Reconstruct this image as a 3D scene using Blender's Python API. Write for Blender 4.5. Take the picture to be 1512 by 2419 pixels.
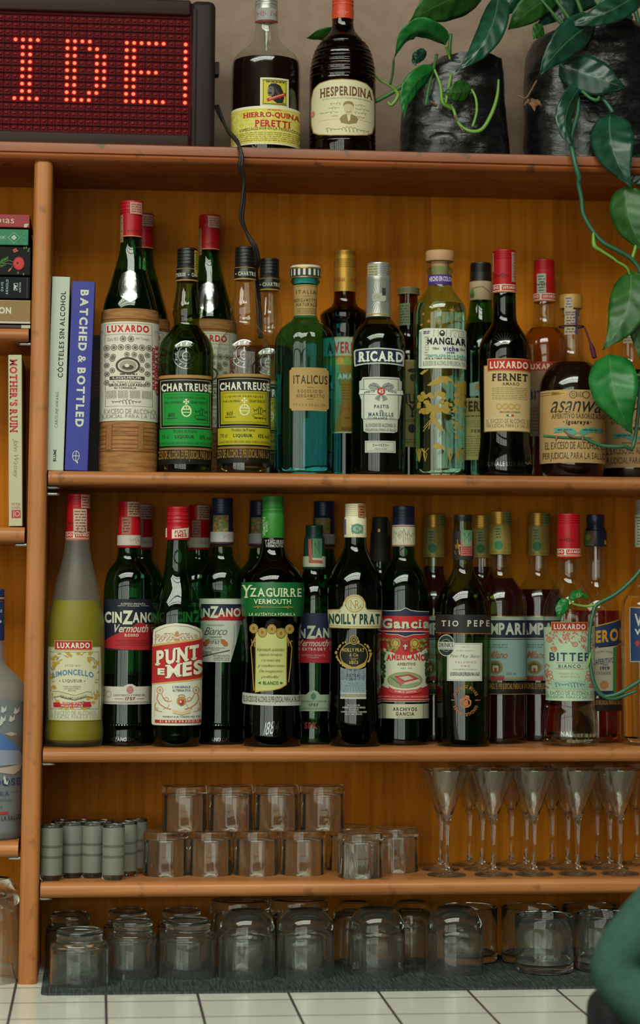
import bpy, bmesh, math, random
from mathutils import Vector, Matrix
random.seed(7)
for o in list(bpy.data.objects): bpy.data.objects.remove(o)
SC = bpy.context.scene
COL = SC.collection
# ------------------------------------------------------------------ camera
F = 5200.0                       # focal length in pixels of the 1512x2419 frame
PSI = math.atan(.100)            # heading to the right
THE = math.atan(.115)            # tilt up
RHO = .005                       # roll
HOR = 1420.0                     # eye level row
PPX, PPY = 756.0, HOR - F*math.tan(THE)
CZ = 1.41
_f = Vector((math.sin(PSI)*math.cos(THE), math.cos(PSI)*math.cos(THE), math.sin(THE)))
_r0 = Vector((math.cos(PSI), -math.sin(PSI), 0)); _u0 = _r0.cross(_f)
_r = _r0*math.cos(RHO) + _u0*math.sin(RHO); _u = _u0*math.cos(RHO) - _r0*math.sin(RHO)
def ray(u, v): return _f + _r*((u-PPX)/F) - _u*((v-PPY)/F)
_d = ray(756, HOR)
CAM = Vector((0, 0, 0)) - _d*2.81
CAM.z = CZ
def at(u, v, y):
    d = ray(u, v); t = (y-CAM.y)/d.y
    return CAM + d*t
def depth(u, v, y): return (y-CAM.y)/ray(u, v).y
def proj(p):
    q = p-CAM; w = q.dot(_f)
    return (PPX+F*q.dot(_r)/w, PPY-F*q.dot(_u)/w)
cam = bpy.data.cameras.new('camera'); camo = bpy.data.objects.new('camera', cam); COL.objects.link(camo)
m = Matrix((( _r.x, _u.x, -_f.x, CAM.x), (_r.y, _u.y, -_f.y, CAM.y), (_r.z, _u.z, -_f.z, CAM.z), (0, 0, 0, 1)))
camo.matrix_world = m
cam.sensor_fit = 'VERTICAL'; cam.sensor_height = 36; cam.lens = F/2419*36
cam.shift_y = -(1209.5-PPY)/2419; cam.shift_x = (756-PPX)/2419
cam.clip_start = .05; cam.clip_end = 60
cam.dof.use_dof = True; cam.dof.focus_distance = 2.815; cam.dof.aperture_fstop = 3.6
SC.camera = camo
# ------------------------------------------------------------------ world, lights, exposure
SC.view_settings.view_transform = 'Standard'; SC.view_settings.look = 'None'
SC.view_settings.exposure = 0.0; SC.view_settings.gamma = 1.0; SC.view_settings.use_curve_mapping = False
W = bpy.data.worlds.new('daylight'); SC.world = W; W.use_nodes = True
W.node_tree.nodes['Background'].inputs[0].default_value = (.75, .85, .9, 1)
W.node_tree.nodes['Background'].inputs[1].default_value = .6
def area(name, loc, sx, sy, rot, L, col):
    l = bpy.data.lights.new(name, 'AREA'); l.shape = 'RECTANGLE'; l.size = sx; l.size_y = sy
    l.energy = L*sx*sy*math.pi; l.color = col
    o = bpy.data.objects.new(name, l); COL.objects.link(o); o.location = loc; o.rotation_euler = rot
    return o
DAY = (.95, 1.0, .84)
area('daylight_through_windows', (-2.6, -4.36, 1.85), 5.2, 2.35, (math.radians(90), 0, 0), 2.35, DAY)
area('daylight_through_roof_light', (-1.25, -2.7, 3.55), 4.3, 1.8, (0, 0, 0), 9.5, DAY)
cy = SC.cycles
cy.max_bounces = 14; cy.diffuse_bounces = 3; cy.glossy_bounces = 5; cy.transmission_bounces = 14
cy.transparent_max_bounces = 40; cy.sample_clamp_indirect = 4.0; cy.caustics_reflective = False
cy.use_denoising = True; cy.blur_glossy = .3
# ------------------------------------------------------------------ materials
def lin(h):
    h = h.lstrip('#'); r = [int(h[i:i+2], 16)/255 for i in (0, 2, 4)]
    return tuple((c/12.92 if c <= .04045 else ((c+.055)/1.055)**2.4) for c in r)+(1,)
MATS = {}
def mat(name):
    m = bpy.data.materials.new(name); m.use_nodes = True
    return m, m.node_tree.nodes, m.node_tree.links
def pm(name, col, rough=.5, metal=0, trans=0, ior=1.45, spec=.5, coat=0, emit=0, sss=0):
    if name in MATS: return MATS[name]
    m, N, L = mat(name); b = N['Principled BSDF']; I = b.inputs
    c = lin(col) if isinstance(col, str) else tuple(col)+(1,)
    I['Base Color'].default_value = c; I['Roughness'].default_value = rough; I['Metallic'].default_value = metal
    I['Transmission Weight'].default_value = trans; I['IOR'].default_value = ior
    I['Specular IOR Level'].default_value = spec; I['Coat Weight'].default_value = coat
    if emit: I['Emission Color'].default_value = c; I['Emission Strength'].default_value = emit
    if sss: I['Subsurface Weight'].default_value = sss; I['Subsurface Radius'].default_value = (.01, .01, .01)
    MATS[name] = m; return m
def ink(h, rough=.5, metal=0):
    """paper or ink of one flat colour"""
    return pm('print_%s_%d_%d' % (h.strip('#'), rough*100, metal*100), h, rough, metal, spec=.35)
GOLD = lambda: ink('#b08a3e', .35, .75)
def thin(name, col, refl=.06, gloss_rough=.03, haze=0, hazecol=(.5, .5, .48)):
    """wall of a bottle: tinted see-through with a clear reflection"""
    if name in MATS: return MATS[name]
    m, N, L = mat(name); N.remove(N['Principled BSDF']); out = N['Material Output']
    tr = N.new('ShaderNodeBsdfTransparent'); tr.inputs[0].default_value = tuple(col)+(1,)
    gl = N.new('ShaderNodeBsdfGlossy'); gl.inputs['Roughness'].default_value = gloss_rough
    lw = N.new('ShaderNodeLayerWeight'); lw.inputs[0].default_value = .5
    p = N.new('ShaderNodeMath'); p.operation = 'POWER'; p.inputs[1].default_value = 4.5; L.new(lw.outputs['Facing'], p.inputs[0])
    a = N.new('ShaderNodeMath'); a.operation = 'MULTIPLY_ADD'; a.inputs[1].default_value = .75; a.inputs[2].default_value = refl
    L.new(p.outputs[0], a.inputs[0])
    mx = N.new('ShaderNodeMixShader'); L.new(a.outputs[0], mx.inputs[0])
    src = tr
    if haze:
        d = N.new('ShaderNodeBsdfDiffuse'); d.inputs[0].default_value = tuple(hazecol)+(1,)
        t2 = N.new('ShaderNodeBsdfTranslucent'); t2.inputs[0].default_value = tuple(hazecol)+(1,)
        m2 = N.new('ShaderNodeMixShader'); m2.inputs[0].default_value = .4; L.new(d.outputs[0], m2.inputs[1]); L.new(t2.outputs[0], m2.inputs[2])
        m3 = N.new('ShaderNodeMixShader'); m3.inputs[0].default_value = haze; L.new(tr.outputs[0], m3.inputs[1]); L.new(m2.outputs[0], m3.inputs[2])
        src = m3
    L.new(src.outputs[0], mx.inputs[1]); L.new(gl.outputs[0], mx.inputs[2]); L.new(mx.outputs[0], out.inputs[0])
    MATS[name] = m; return m
def glassm(name='drinking_glass', col=(.97, .985, .97), rough=0.0):
    if name in MATS: return MATS[name]
    m, N, L = mat(name); N.remove(N['Principled BSDF'])
    g = N.new('ShaderNodeBsdfGlass'); g.inputs['Color'].default_value = tuple(col)+(1,); g.inputs['Roughness'].default_value = rough
    g.inputs['IOR'].default_value = 1.47
    d = N.new('ShaderNodeBsdfDiffuse'); d.inputs[0].default_value = (.62, .66, .60, 1); mx = N.new('ShaderNodeMixShader'); mx.inputs[0].default_value = .017    # dusty film, its pale haze also added to brighten the glass
    L.new(g.outputs[0], mx.inputs[1]); L.new(d.outputs[0], mx.inputs[2]); L.new(mx.outputs[0], N['Material Output'].inputs[0]); MATS[name] = m; return m
def wood(name, c0, c1, axis=0, rough=.38, plank=0, wear=0, spec=.35):
    if name in MATS: return MATS[name]
    m, N, L = mat(name); b = N['Principled BSDF']
    tc = N.new('ShaderNodeTexCoord'); mp = N.new('ShaderNodeMapping'); L.new(tc.outputs['Object'], mp.inputs[0])
    sc = [70, 70, 70]; sc[axis] = 2.6; mp.inputs['Scale'].default_value = sc
    n1 = N.new('ShaderNodeTexNoise'); n1.inputs['Scale'].default_value = 1.0; n1.inputs['Detail'].default_value = 7; n1.inputs['Roughness'].default_value = .65; n1.inputs['Distortion'].default_value = .6
    L.new(mp.outputs[0], n1.inputs[0])
    n2 = N.new('ShaderNodeTexNoise'); n2.inputs['Scale'].default_value = 6; n2.inputs['Detail'].default_value = 3; L.new(tc.outputs['Object'], n2.inputs[0])
    mx = N.new('ShaderNodeMath'); mx.operation = 'MULTIPLY_ADD'; mx.inputs[1].default_value = .35; L.new(n2.outputs[0], mx.inputs[0]); 
    ml = N.new('ShaderNodeMath'); ml.operation = 'MULTIPLY'; ml.inputs[1].default_value = .65; L.new(n1.outputs[0], ml.inputs[0]); L.new(ml.outputs[0], mx.inputs[2])
    fac = mx.outputs[0]
    if plank:
        sx = N.new('ShaderNodeSeparateXYZ'); L.new(tc.outputs['Object'], sx.inputs[0])
        d = N.new('ShaderNodeMath'); d.operation = 'DIVIDE'; d.inputs[1].default_value = plank; L.new(sx.outputs[0], d.inputs[0])
        fl = N.new('ShaderNodeMath'); fl.operation = 'FLOOR'; L.new(d.outputs[0], fl.inputs[0])
        wn = N.new('ShaderNodeTexWhiteNoise'); wn.noise_dimensions = '1D'; L.new(fl.outputs[0], wn.inputs['W'])
        ad = N.new('ShaderNodeMath'); ad.operation = 'MULTIPLY_ADD'; ad.inputs[1].default_value = .2; L.new(wn.outputs[0], ad.inputs[0])
        sb = N.new('ShaderNodeMath'); sb.operation = 'SUBTRACT'; sb.inputs[1].default_value = .1; L.new(fac, sb.inputs[0]); L.new(sb.outputs[0], ad.inputs[2]); fac = ad.outputs[0]
    r = N.new('ShaderNodeValToRGB'); r.color_ramp.elements[0].position = .3; r.color_ramp.elements[1].position = .68
    r.color_ramp.elements[0].color = lin(c0); r.color_ramp.elements[1].color = lin(c1); L.new(fac, r.inputs[0])
    colr = r.outputs[0]
    if wear:
        n3 = N.new('ShaderNodeTexNoise'); n3.inputs['Scale'].default_value = 38; n3.inputs['Detail'].default_value = 5; L.new(tc.outputs['Object'], n3.inputs[0])
        r3 = N.new('ShaderNodeValToRGB'); r3.color_ramp.elements[0].position = .61; r3.color_ramp.elements[1].position = .68; L.new(n3.outputs[0], r3.inputs[0])
        mm = N.new('ShaderNodeMix'); mm.data_type = 'RGBA'; mm.inputs['B'].default_value = lin('#5a3a22')
        mf = N.new('ShaderNodeMath'); mf.operation = 'MULTIPLY'; mf.inputs[1].default_value = wear; L.new(r3.outputs[0], mf.inputs[0])
        L.new(mf.outputs[0], mm.inputs['Factor']); L.new(colr, mm.inputs['A']); colr = mm.outputs['Result']
    L.new(colr, b.inputs['Base Color']); b.inputs['Roughness'].default_value = rough; b.inputs['Specular IOR Level'].default_value = spec
    bp = N.new('ShaderNodeBump'); bp.inputs['Strength'].default_value = .12; bp.inputs['Distance'].default_value = .002; L.new(n1.outputs[0], bp.inputs['Height']); L.new(bp.outputs[0], b.inputs['Normal'])
    MATS[name] = m; return m
def noisy(name, c0, c1, scale, rough=.6, bump=.2, dist=.002, lo=.4, hi=.6, spec=.5, stretch=None):
    if name in MATS: return MATS[name]
    m, N, L = mat(name); b = N['Principled BSDF']
    tc = N.new('ShaderNodeTexCoord'); mp = N.new('ShaderNodeMapping'); L.new(tc.outputs['Object'], mp.inputs[0])
    if stretch: mp.inputs['Scale'].default_value = stretch
    n = N.new('ShaderNodeTexNoise'); n.inputs['Scale'].default_value = scale; n.inputs['Detail'].default_value = 6; L.new(mp.outputs[0], n.inputs[0])
    r = N.new('ShaderNodeValToRGB'); r.color_ramp.elements[0].position = lo; r.color_ramp.elements[1].position = hi
    r.color_ramp.elements[0].color = lin(c0); r.color_ramp.elements[1].color = lin(c1); L.new(n.outputs[0], r.inputs[0]); L.new(r.outputs[0], b.inputs['Base Color'])
    b.inputs['Roughness'].default_value = rough; b.inputs['Specular IOR Level'].default_value = spec
    bp = N.new('ShaderNodeBump'); bp.inputs['Strength'].default_value = bump; bp.inputs['Distance'].default_value = dist; L.new(n.outputs[0], bp.inputs['Height']); L.new(bp.outputs[0], b.inputs['Normal'])
    MATS[name] = m; return m
# ------------------------------------------------------------------ objects
def tag(o, label=None, cat=None, group=None, kind=None):
    if label: o['label'] = label
    if cat: o['category'] = cat
    if group: o['group'] = group
    if kind: o['kind'] = kind
    return o
def empty(name, loc, rz=0):
    o = bpy.data.objects.new(name, None); COL.objects.link(o); o.location = loc; o.rotation_euler = (0, 0, rz); o.empty_display_size = .02
    return o
def link(name, me, mats, parent=None, smooth=False):
    o = bpy.data.objects.new(name, me); COL.objects.link(o)
    for x in (mats if isinstance(mats, (list, tuple)) else [mats]): me.materials.append(x)
    if smooth: me.polygons.foreach_set('use_smooth', [True]*len(me.polygons))
    if parent: o.parent = parent
    me.update(); return o
def frombm(name, bm, mats, parent=None, smooth=False):
    me = bpy.data.meshes.new(name); bm.to_mesh(me); bm.free()
    return link(name, me, mats, parent, smooth)
def raw(name, vs, fs, mats, parent=None, smooth=False):
    me = bpy.data.meshes.new(name); me.from_pydata([tuple(v) for v in vs], [], fs)
    return link(name, me, mats, parent, smooth)
def dup(root, loc, rz=None, label=None):
    r = root.copy(); COL.objects.link(r); r.location = loc
    if rz is not None: r.rotation_euler = (0, 0, rz)
    if label: r['label'] = label
    for ch in list(root.children):
        c = ch.copy(); COL.objects.link(c); c.parent = r
        for g in list(ch.children):
            d = g.copy(); COL.objects.link(d); d.parent = c
    return r
def addbox(bm, x0, x1, y0, y1, z0, z1, bev=0, seg=2, mi=0):
    n0 = len(bm.faces)
    r = bmesh.ops.create_cube(bm, size=1)
    for v in r['verts']: v.co = Vector(((x0+x1)/2+v.co.x*(x1-x0), (y0+y1)/2+v.co.y*(y1-y0), (z0+z1)/2+v.co.z*(z1-z0)))
    if bev:
        es = list({e for v in r['verts'] for e in v.link_edges})
        bmesh.ops.bevel(bm, geom=es, offset=bev, segments=seg, affect='EDGES', profile=.5)
    bm.faces.ensure_lookup_table()
    for f in bm.faces[n0:]: f.material_index = mi
def box(name, x0, x1, y0, y1, z0, z1, m, parent=None, bev=0, seg=2):
    bm = bmesh.new(); addbox(bm, x0, x1, y0, y1, z0, z1, bev, seg)
    return frombm(name, bm, m, parent, bool(bev and seg > 2))
def pchip(xs, ys):
    n = len(xs); h = [xs[i+1]-xs[i] for i in range(n-1)]; d = [(ys[i+1]-ys[i])/h[i] for i in range(n-1)]
    mm = [d[0]]+[0]*(n-2)+[d[-1]]
    for i in range(1, n-1):
        if d[i-1]*d[i] > 0:
            w1 = 2*h[i]+h[i-1]; w2 = h[i]+2*h[i-1]; mm[i] = (w1+w2)/(w1/d[i-1]+w2/d[i])
    def f(x):
        if x <= xs[0]: return ys[0]
        if x >= xs[-1]: return ys[-1]
        i = 0
        while x > xs[i+1]: i += 1
        t = (x-xs[i])/h[i]; t2 = t*t; t3 = t2*t
        return ys[i]*(2*t3-3*t2+1)+h[i]*mm[i]*(t3-2*t2+t)+ys[i+1]*(-2*t3+3*t2)+h[i]*mm[i+1]*(t3-t2)
    return f
def lathe(name, prof, m, parent=None, seg=40, c0=True, c1=True, rip=None, smooth=True, auto=True):
    """prof: [(r, z)] bottom to top"""
    vs, fs = [], []; n = len(prof)
    for r, z in prof:
        for k in range(seg):
            a = 2*math.pi*k/seg; q = r*(rip(a, z) if rip else 1)
            vs.append((q*math.cos(a), q*math.sin(a), z))
    for i in range(n-1):
        for k in range(seg):
            k2 = (k+1) % seg; fs.append((i*seg+k, i*seg+k2, (i+1)*seg+k2, (i+1)*seg+k))
    if c0: vs.append((0, 0, prof[0][1])); j = len(vs)-1; fs += [(j, (k+1) % seg, k) for k in range(seg)]
    if c1: vs.append((0, 0, prof[-1][1])); j = len(vs)-1; b = (n-1)*seg; fs += [(j, b+k, b+(k+1) % seg) for k in range(seg)]
    o = raw(name, vs, fs, m, parent, smooth)
    if smooth and auto: sharp(o, 38)
    return o
def sharp(o, ang=38):
    me = o.data; bm = bmesh.new(); bm.from_mesh(me); ca = math.radians(ang)
    for e in bm.edges:
        if len(e.link_faces) == 2 and e.calc_face_angle(0) > ca: e.smooth = False
    bm.to_mesh(me); bm.free()
def tube(name, pts, rad, m, parent=None, seg=8, smoothn=4):
    """round tube along points; rad number or list"""
    P = [Vector(p) for p in pts]; n = len(P)
    R = rad if isinstance(rad, (list, tuple)) else [rad]*n
    Q, RR = [], []
    for i in range(n-1):
        p0, p1, p2, p3 = P[max(i-1, 0)], P[i], P[i+1], P[min(i+2, n-1)]
        for k in range(smoothn):
            t = k/smoothn
            Q.append(.5*((2*p1)+(p2-p0)*t+(2*p0-5*p1+4*p2-p3)*t*t+(3*p1-p0-3*p2+p3)*t**3)); RR.append(R[i]*(1-t)+R[i+1]*t)
    Q.append(P[-1]); RR.append(R[-1]); vs, fs = [], []; N = len(Q); prev = None
    for i in range(N):
        T = (Q[min(i+1, N-1)]-Q[max(i-1, 0)]).normalized()
        a = prev if prev is not None else Vector((.3, 1, .2))
        a = (a-T*a.dot(T)).normalized(); prev = a; b = T.cross(a)
        for k in range(seg):
            w = 2*math.pi*k/seg; vs.append(Q[i]+(a*math.cos(w)+b*math.sin(w))*RR[i])
    for i in range(N-1):
        for k in range(seg):
            k2 = (k+1) % seg; fs.append((i*seg+k, i*seg+k2, (i+1)*seg+k2, (i+1)*seg+k))
    fs.append(tuple(range(seg))[::-1]); fs.append(tuple((N-1)*seg+k for k in range(seg)))
    return raw(name, vs, fs, m, parent, True)
# ------------------------------------------------------------------ lettering: glyph outlines of the built-in font
CH = "ABCDEFGHIJKLMNOPQRSTUVWXYZabcdefghijklmnopqrstuvwxyz0123456789&.,-'%+()ÁÉÓÑáéóÈèº·"
GL = {}
def _glyphs():
    tmp = []
    for st, off0 in ((0, 0.0), (1, .022), (2, .042), (-1, -.012)):
        for c in CH:
            off = min(off0, .02) if c in 'MWmwij&' else off0
            cu = bpy.data.curves.new('g', 'FONT'); cu.body = c; cu.size = 1; cu.offset = off; cu.resolution_u = 3; cu.fill_mode = 'FRONT'
            o = bpy.data.objects.new('g', cu); COL.objects.link(o); tmp.append((st, c, o, cu))
    bpy.context.view_layer.update(); dg = bpy.context.evaluated_depsgraph_get()
    for st, c, o, cu in tmp:
        me = bpy.data.meshes.new_from_object(o.evaluated_get(dg))
        GL[(st, c)] = ([(v.co.x, v.co.y) for v in me.vertices], [tuple(p.vertices) for p in me.polygons])
        bpy.data.meshes.remove(me)
    for st, c, o, cu in tmp: bpy.data.objects.remove(o); bpy.data.curves.remove(cu)
_glyphs()
CAPH = max(y for x, y in GL[(0, 'H')][0])
SERB = set('AFHIKLMNPRTXYfhiklmnprxvBDEV'); SERT = set('HIKMNUVWXYBDEFLPRuvwxyklmnrbdhT')
def slices(V, Fc, y):
    seg = []
    for f in Fc:
        xs = []
        for i in range(len(f)):
            a, b = V[f[i]], V[f[(i+1) % len(f)]]
            if (a[1]-y)*(b[1]-y) < 0: xs.append(a[0]+(b[0]-a[0])*(y-a[1])/(b[1]-a[1]))
        if len(xs) >= 2: seg.append((min(xs), max(xs)))
    seg.sort(); out = []
    for a, b in seg:
        if out and a <= out[-1][1]+.004: out[-1] = (out[-1][0], max(b, out[-1][1]))
        else: out.append((a, b))
    return out
LAY = {}
def layout(txt, st=0, it=0, serif=0, gap=.1):
    k = (txt, st, it, serif, gap)
    if k in LAY: return LAY[k]
    V, T = [], []; x = 0
    for c in txt:
        if c == ' ': x += .28; continue
        gv, gf = GL.get((st, c)) or GL[(st, '.')]
        if not gv: continue
        x0 = min(p[0] for p in gv); x1 = max(p[0] for p in gv); b = len(V); pad = 0
        V += [(p[0]-x0+x, p[1]) for p in gv]; T += [tuple(i+b for i in f) for f in gf]
        if serif:
            th = .055*serif; ex = .07*serif; yt = max(p[1] for p in gv); rects = []
            if c in SERB:
                S = slices(gv, gf, .03)
                for i, (a, bb) in enumerate(S):
                    inner = c in 'MNXKAmn' and len(S) > 1
                    if bb-a < .3: rects.append((a-(0 if inner and i else ex), bb+(0 if inner and i < len(S)-1 else ex), 0, th))
            if c in SERT:
                S = slices(gv, gf, yt-.03)
                for i, (a, bb) in enumerate(S):
                    inner = c in 'MNWVUYXK' and len(S) > 1
                    if bb-a < .3: rects.append((a-(0 if inner and i else ex), bb+(0 if inner and i < len(S)-1 else ex), yt-th, yt))
            for a, bb, ya, yb in rects:
                n = len(V); V += [(a-x0+x, ya), (bb-x0+x, ya), (bb-x0+x, yb), (a-x0+x, yb)]; T.append((n, n+1, n+2, n+3))
            pad = ex*.5 if rects else 0
        x += (x1-x0)+gap+pad
    if it: V = [(p[0]+it*p[1], p[1]) for p in V]
    if not V: LAY[k] = ([], []); return LAY[k]
    ax = min(p[0] for p in V); bx = max(p[0] for p in V); ay = min(p[1] for p in V); by = max(p[1] for p in V)
    V = [((p[0]-ax)/(bx-ax or 1), (p[1]-ay)/(by-ay or 1)) for p in V]
    LAY[k] = (V, T); return LAY[k]
class Canvas:
    """flat print drawn in (s, z), bent onto its surface when built; coordinates come through conv(u, v)"""
    def __init__(s, conv, mapf, step=.0022, l0=1, lstep=.000035):
        s.conv, s.mapf, s.step, s.ls = conv, mapf, step, lstep
        s.bm = bmesh.new(); s.mats = []; s.n = l0
    def mi(s, m):
        if isinstance(m, str): m = ink(m)
        if m not in s.mats: s.mats.append(m)
        return s.mats.index(m)
    def faces(s, V, T, m, l=None):
        if l is None: l = s.n; s.n += 1
        else: s.n = max(s.n, l+1)
        k = s.mi(m); bv = [s.bm.verts.new((a, l*s.ls, b)) for a, b in V]
        for f in T:
            try: q = s.bm.faces.new([bv[i] for i in f]); q.material_index = k
            except ValueError: pass
        return s
    def poly(s, pts, m, l=None): return s.faces([s.conv(*p) for p in pts], [tuple(range(len(pts)))], m, l)
    def rect(s, u0, v0, u1, v1, m, r=0, l=None):
        if not r: 
            k = 6; P = [(u0+(u1-u0)*i/k, v0) for i in range(k+1)]+[(u1+(u0-u1)*i/k, v1) for i in range(k+1)]
            return s.poly(P, m, l)
        P = []
        for cx, cyy, a0 in ((u1-r, v0+r, -90), (u1-r, v1-r, 0), (u0+r, v1-r, 90), (u0+r, v0+r, 180)):
            for i in range(6): a = math.radians(a0+i*18); P.append((cx+r*math.cos(a), cyy+r*math.sin(a)))
        return s.poly(P, m, l)
    def frame(s, u0, v0, u1, v1, w, m, l=None):
        if l is None: l = s.n; s.n += 1
        s.rect(u0, v0, u1, v0+w, m, 0, l); s.rect(u0, v1-w, u1, v1, m, 0, l); s.rect(u0, v0+w, u0+w, v1-w, m, 0, l); s.rect(u1-w, v0+w, u1, v1-w, m, 0, l); return s
    def ell(s, cu, cv, ru, rv, m, l=None, n=22): return s.poly([(cu+ru*math.cos(2*math.pi*i/n), cv+rv*math.sin(2*math.pi*i/n)) for i in range(n)], m, l)
    def ring(s, cu, cv, ru, rv, w, m, l=None, n=26):
        P = [(cu+(ru-k*w)*math.cos(2*math.pi*i/n), cv+(rv-k*w)*math.sin(2*math.pi*i/n)) for i in range(n) for k in (0, 1)]
        return s.faces([s.conv(*p) for p in P], [(2*i, 2*i+1, (2*i+3) % (2*n), (2*i+2) % (2*n)) for i in range(n)], m, l)
    def line(s, pts, w, m, l=None):
        P = []; n = len(pts)
        for i in range(n):
            a = pts[max(i-1, 0)]; b = pts[min(i+1, n-1)]; dx, dy = b[0]-a[0], b[1]-a[1]; q = math.hypot(dx, dy) or 1
            P += [(pts[i][0]-dy/q*w/2, pts[i][1]+dx/q*w/2), (pts[i][0]+dy/q*w/2, pts[i][1]-dx/q*w/2)]
        return s.faces([s.conv(*p) for p in P], [(2*i, 2*i+1, 2*i+3, 2*i+2) for i in range(n-1)], m, l)
    def text(s, t, u0, v0, u1, v1, m, st=0, it=0, serif=0, bow=0, shear=0, rot=0, l=None, gap=.1, ang=0):
        """text filling the box u0..u1, v0 (top)..v1 (bottom); bow lifts the middle by that many pixels"""
        V, T = layout(t, st, it, serif, gap); P = []
        for a, b in V:
            if rot == 90: a, b = 1-b, a
            elif rot == -90: a, b = b, 1-a
            u = u0+(u1-u0)*a; v = v1+(v0-v1)*b - bow*(1-(2*a-1)**2) + shear*(a-.5)
            if ang: cu, cv, ca, sa = (u0+u1)/2, (v0+v1)/2, math.cos(ang), math.sin(ang); u, v = cu+(u-cu)*ca-(v-cv)*sa, cv+(u-cu)*sa+(v-cv)*ca
            P.append(s.conv(u, v))
        return s.faces(P, T, m, l)
    def dash(s, u0, v0, u1, v1, rows, m, l=None, fill=.55, seed=1):
        """rows of print too small to read"""
        if l is None: l = s.n; s.n += 1
        R = random.Random(seed); h = (v1-v0)/rows
        for i in range(rows):
            u = u0+R.random()*h*.6; y = v0+i*h+h*(1-fill)/2
            while u < u1:
                w = h*(.6+R.random()*1.6); e = min(u+w, u1); s.poly([(u, y), (e, y), (e, y+h*fill), (u, y+h*fill)], m, l); u += w+h*.35
        return s
    def curl(s, u0, v0, u1, v1, m, w=1.2, n=4, seed=1, l=None):
        """a looping handwritten stroke"""
        R = random.Random(seed); P = []; k = n*10
        for i in range(k+1):
            t = i/k; P.append((u0+(u1-u0)*t+math.sin(t*n*6.283)*(u1-u0)/n*.32, (v0+v1)/2-math.cos(t*n*6.283+.6)*(v1-v0)/2*(.55+.45*math.sin(t*9+seed))))
        return s.line(P, w, m, l)
    def build(s, name, parent):
        bm = s.bm
        bmesh.ops.triangulate(bm, faces=[f for f in bm.faces if len(f.verts) > 4], quad_method='BEAUTY', ngon_method='EAR_CLIP')
        if s.step:
            xs = [v.co.x for v in bm.verts]; a, b = min(xs), max(xs); k = int((b-a)/s.step)
            for i in range(1, k+1):
                bmesh.ops.bisect_plane(bm, geom=bm.verts[:]+bm.edges[:]+bm.faces[:], plane_co=(a+i*(b-a)/(k+1), 0, 0), plane_no=(1, 0, 0), dist=1e-7)
            zs = getattr(s, 'zcuts', None) or []
            if getattr(s, 'rz', None) and not zs:
                q = [v.co.z for v in bm.verts]; a, b = min(q), max(q); rr = [s.rz(a+(b-a)*i/20) for i in range(21)]
                if max(rr)-min(rr) > 2e-5: k = int((b-a)/.003); zs = [a+(b-a)*(i+.5)/(k+1) for i in range(k+1)]
            for z in zs: bmesh.ops.bisect_plane(bm, geom=bm.verts[:]+bm.edges[:]+bm.faces[:], plane_co=(0, 0, z), plane_no=(0, 0, 1), dist=1e-7)
        for v in bm.verts: v.co = s.mapf(v.co.x, v.co.z, v.co.y)
        return frombm(name, bm, s.mats, parent)
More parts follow.
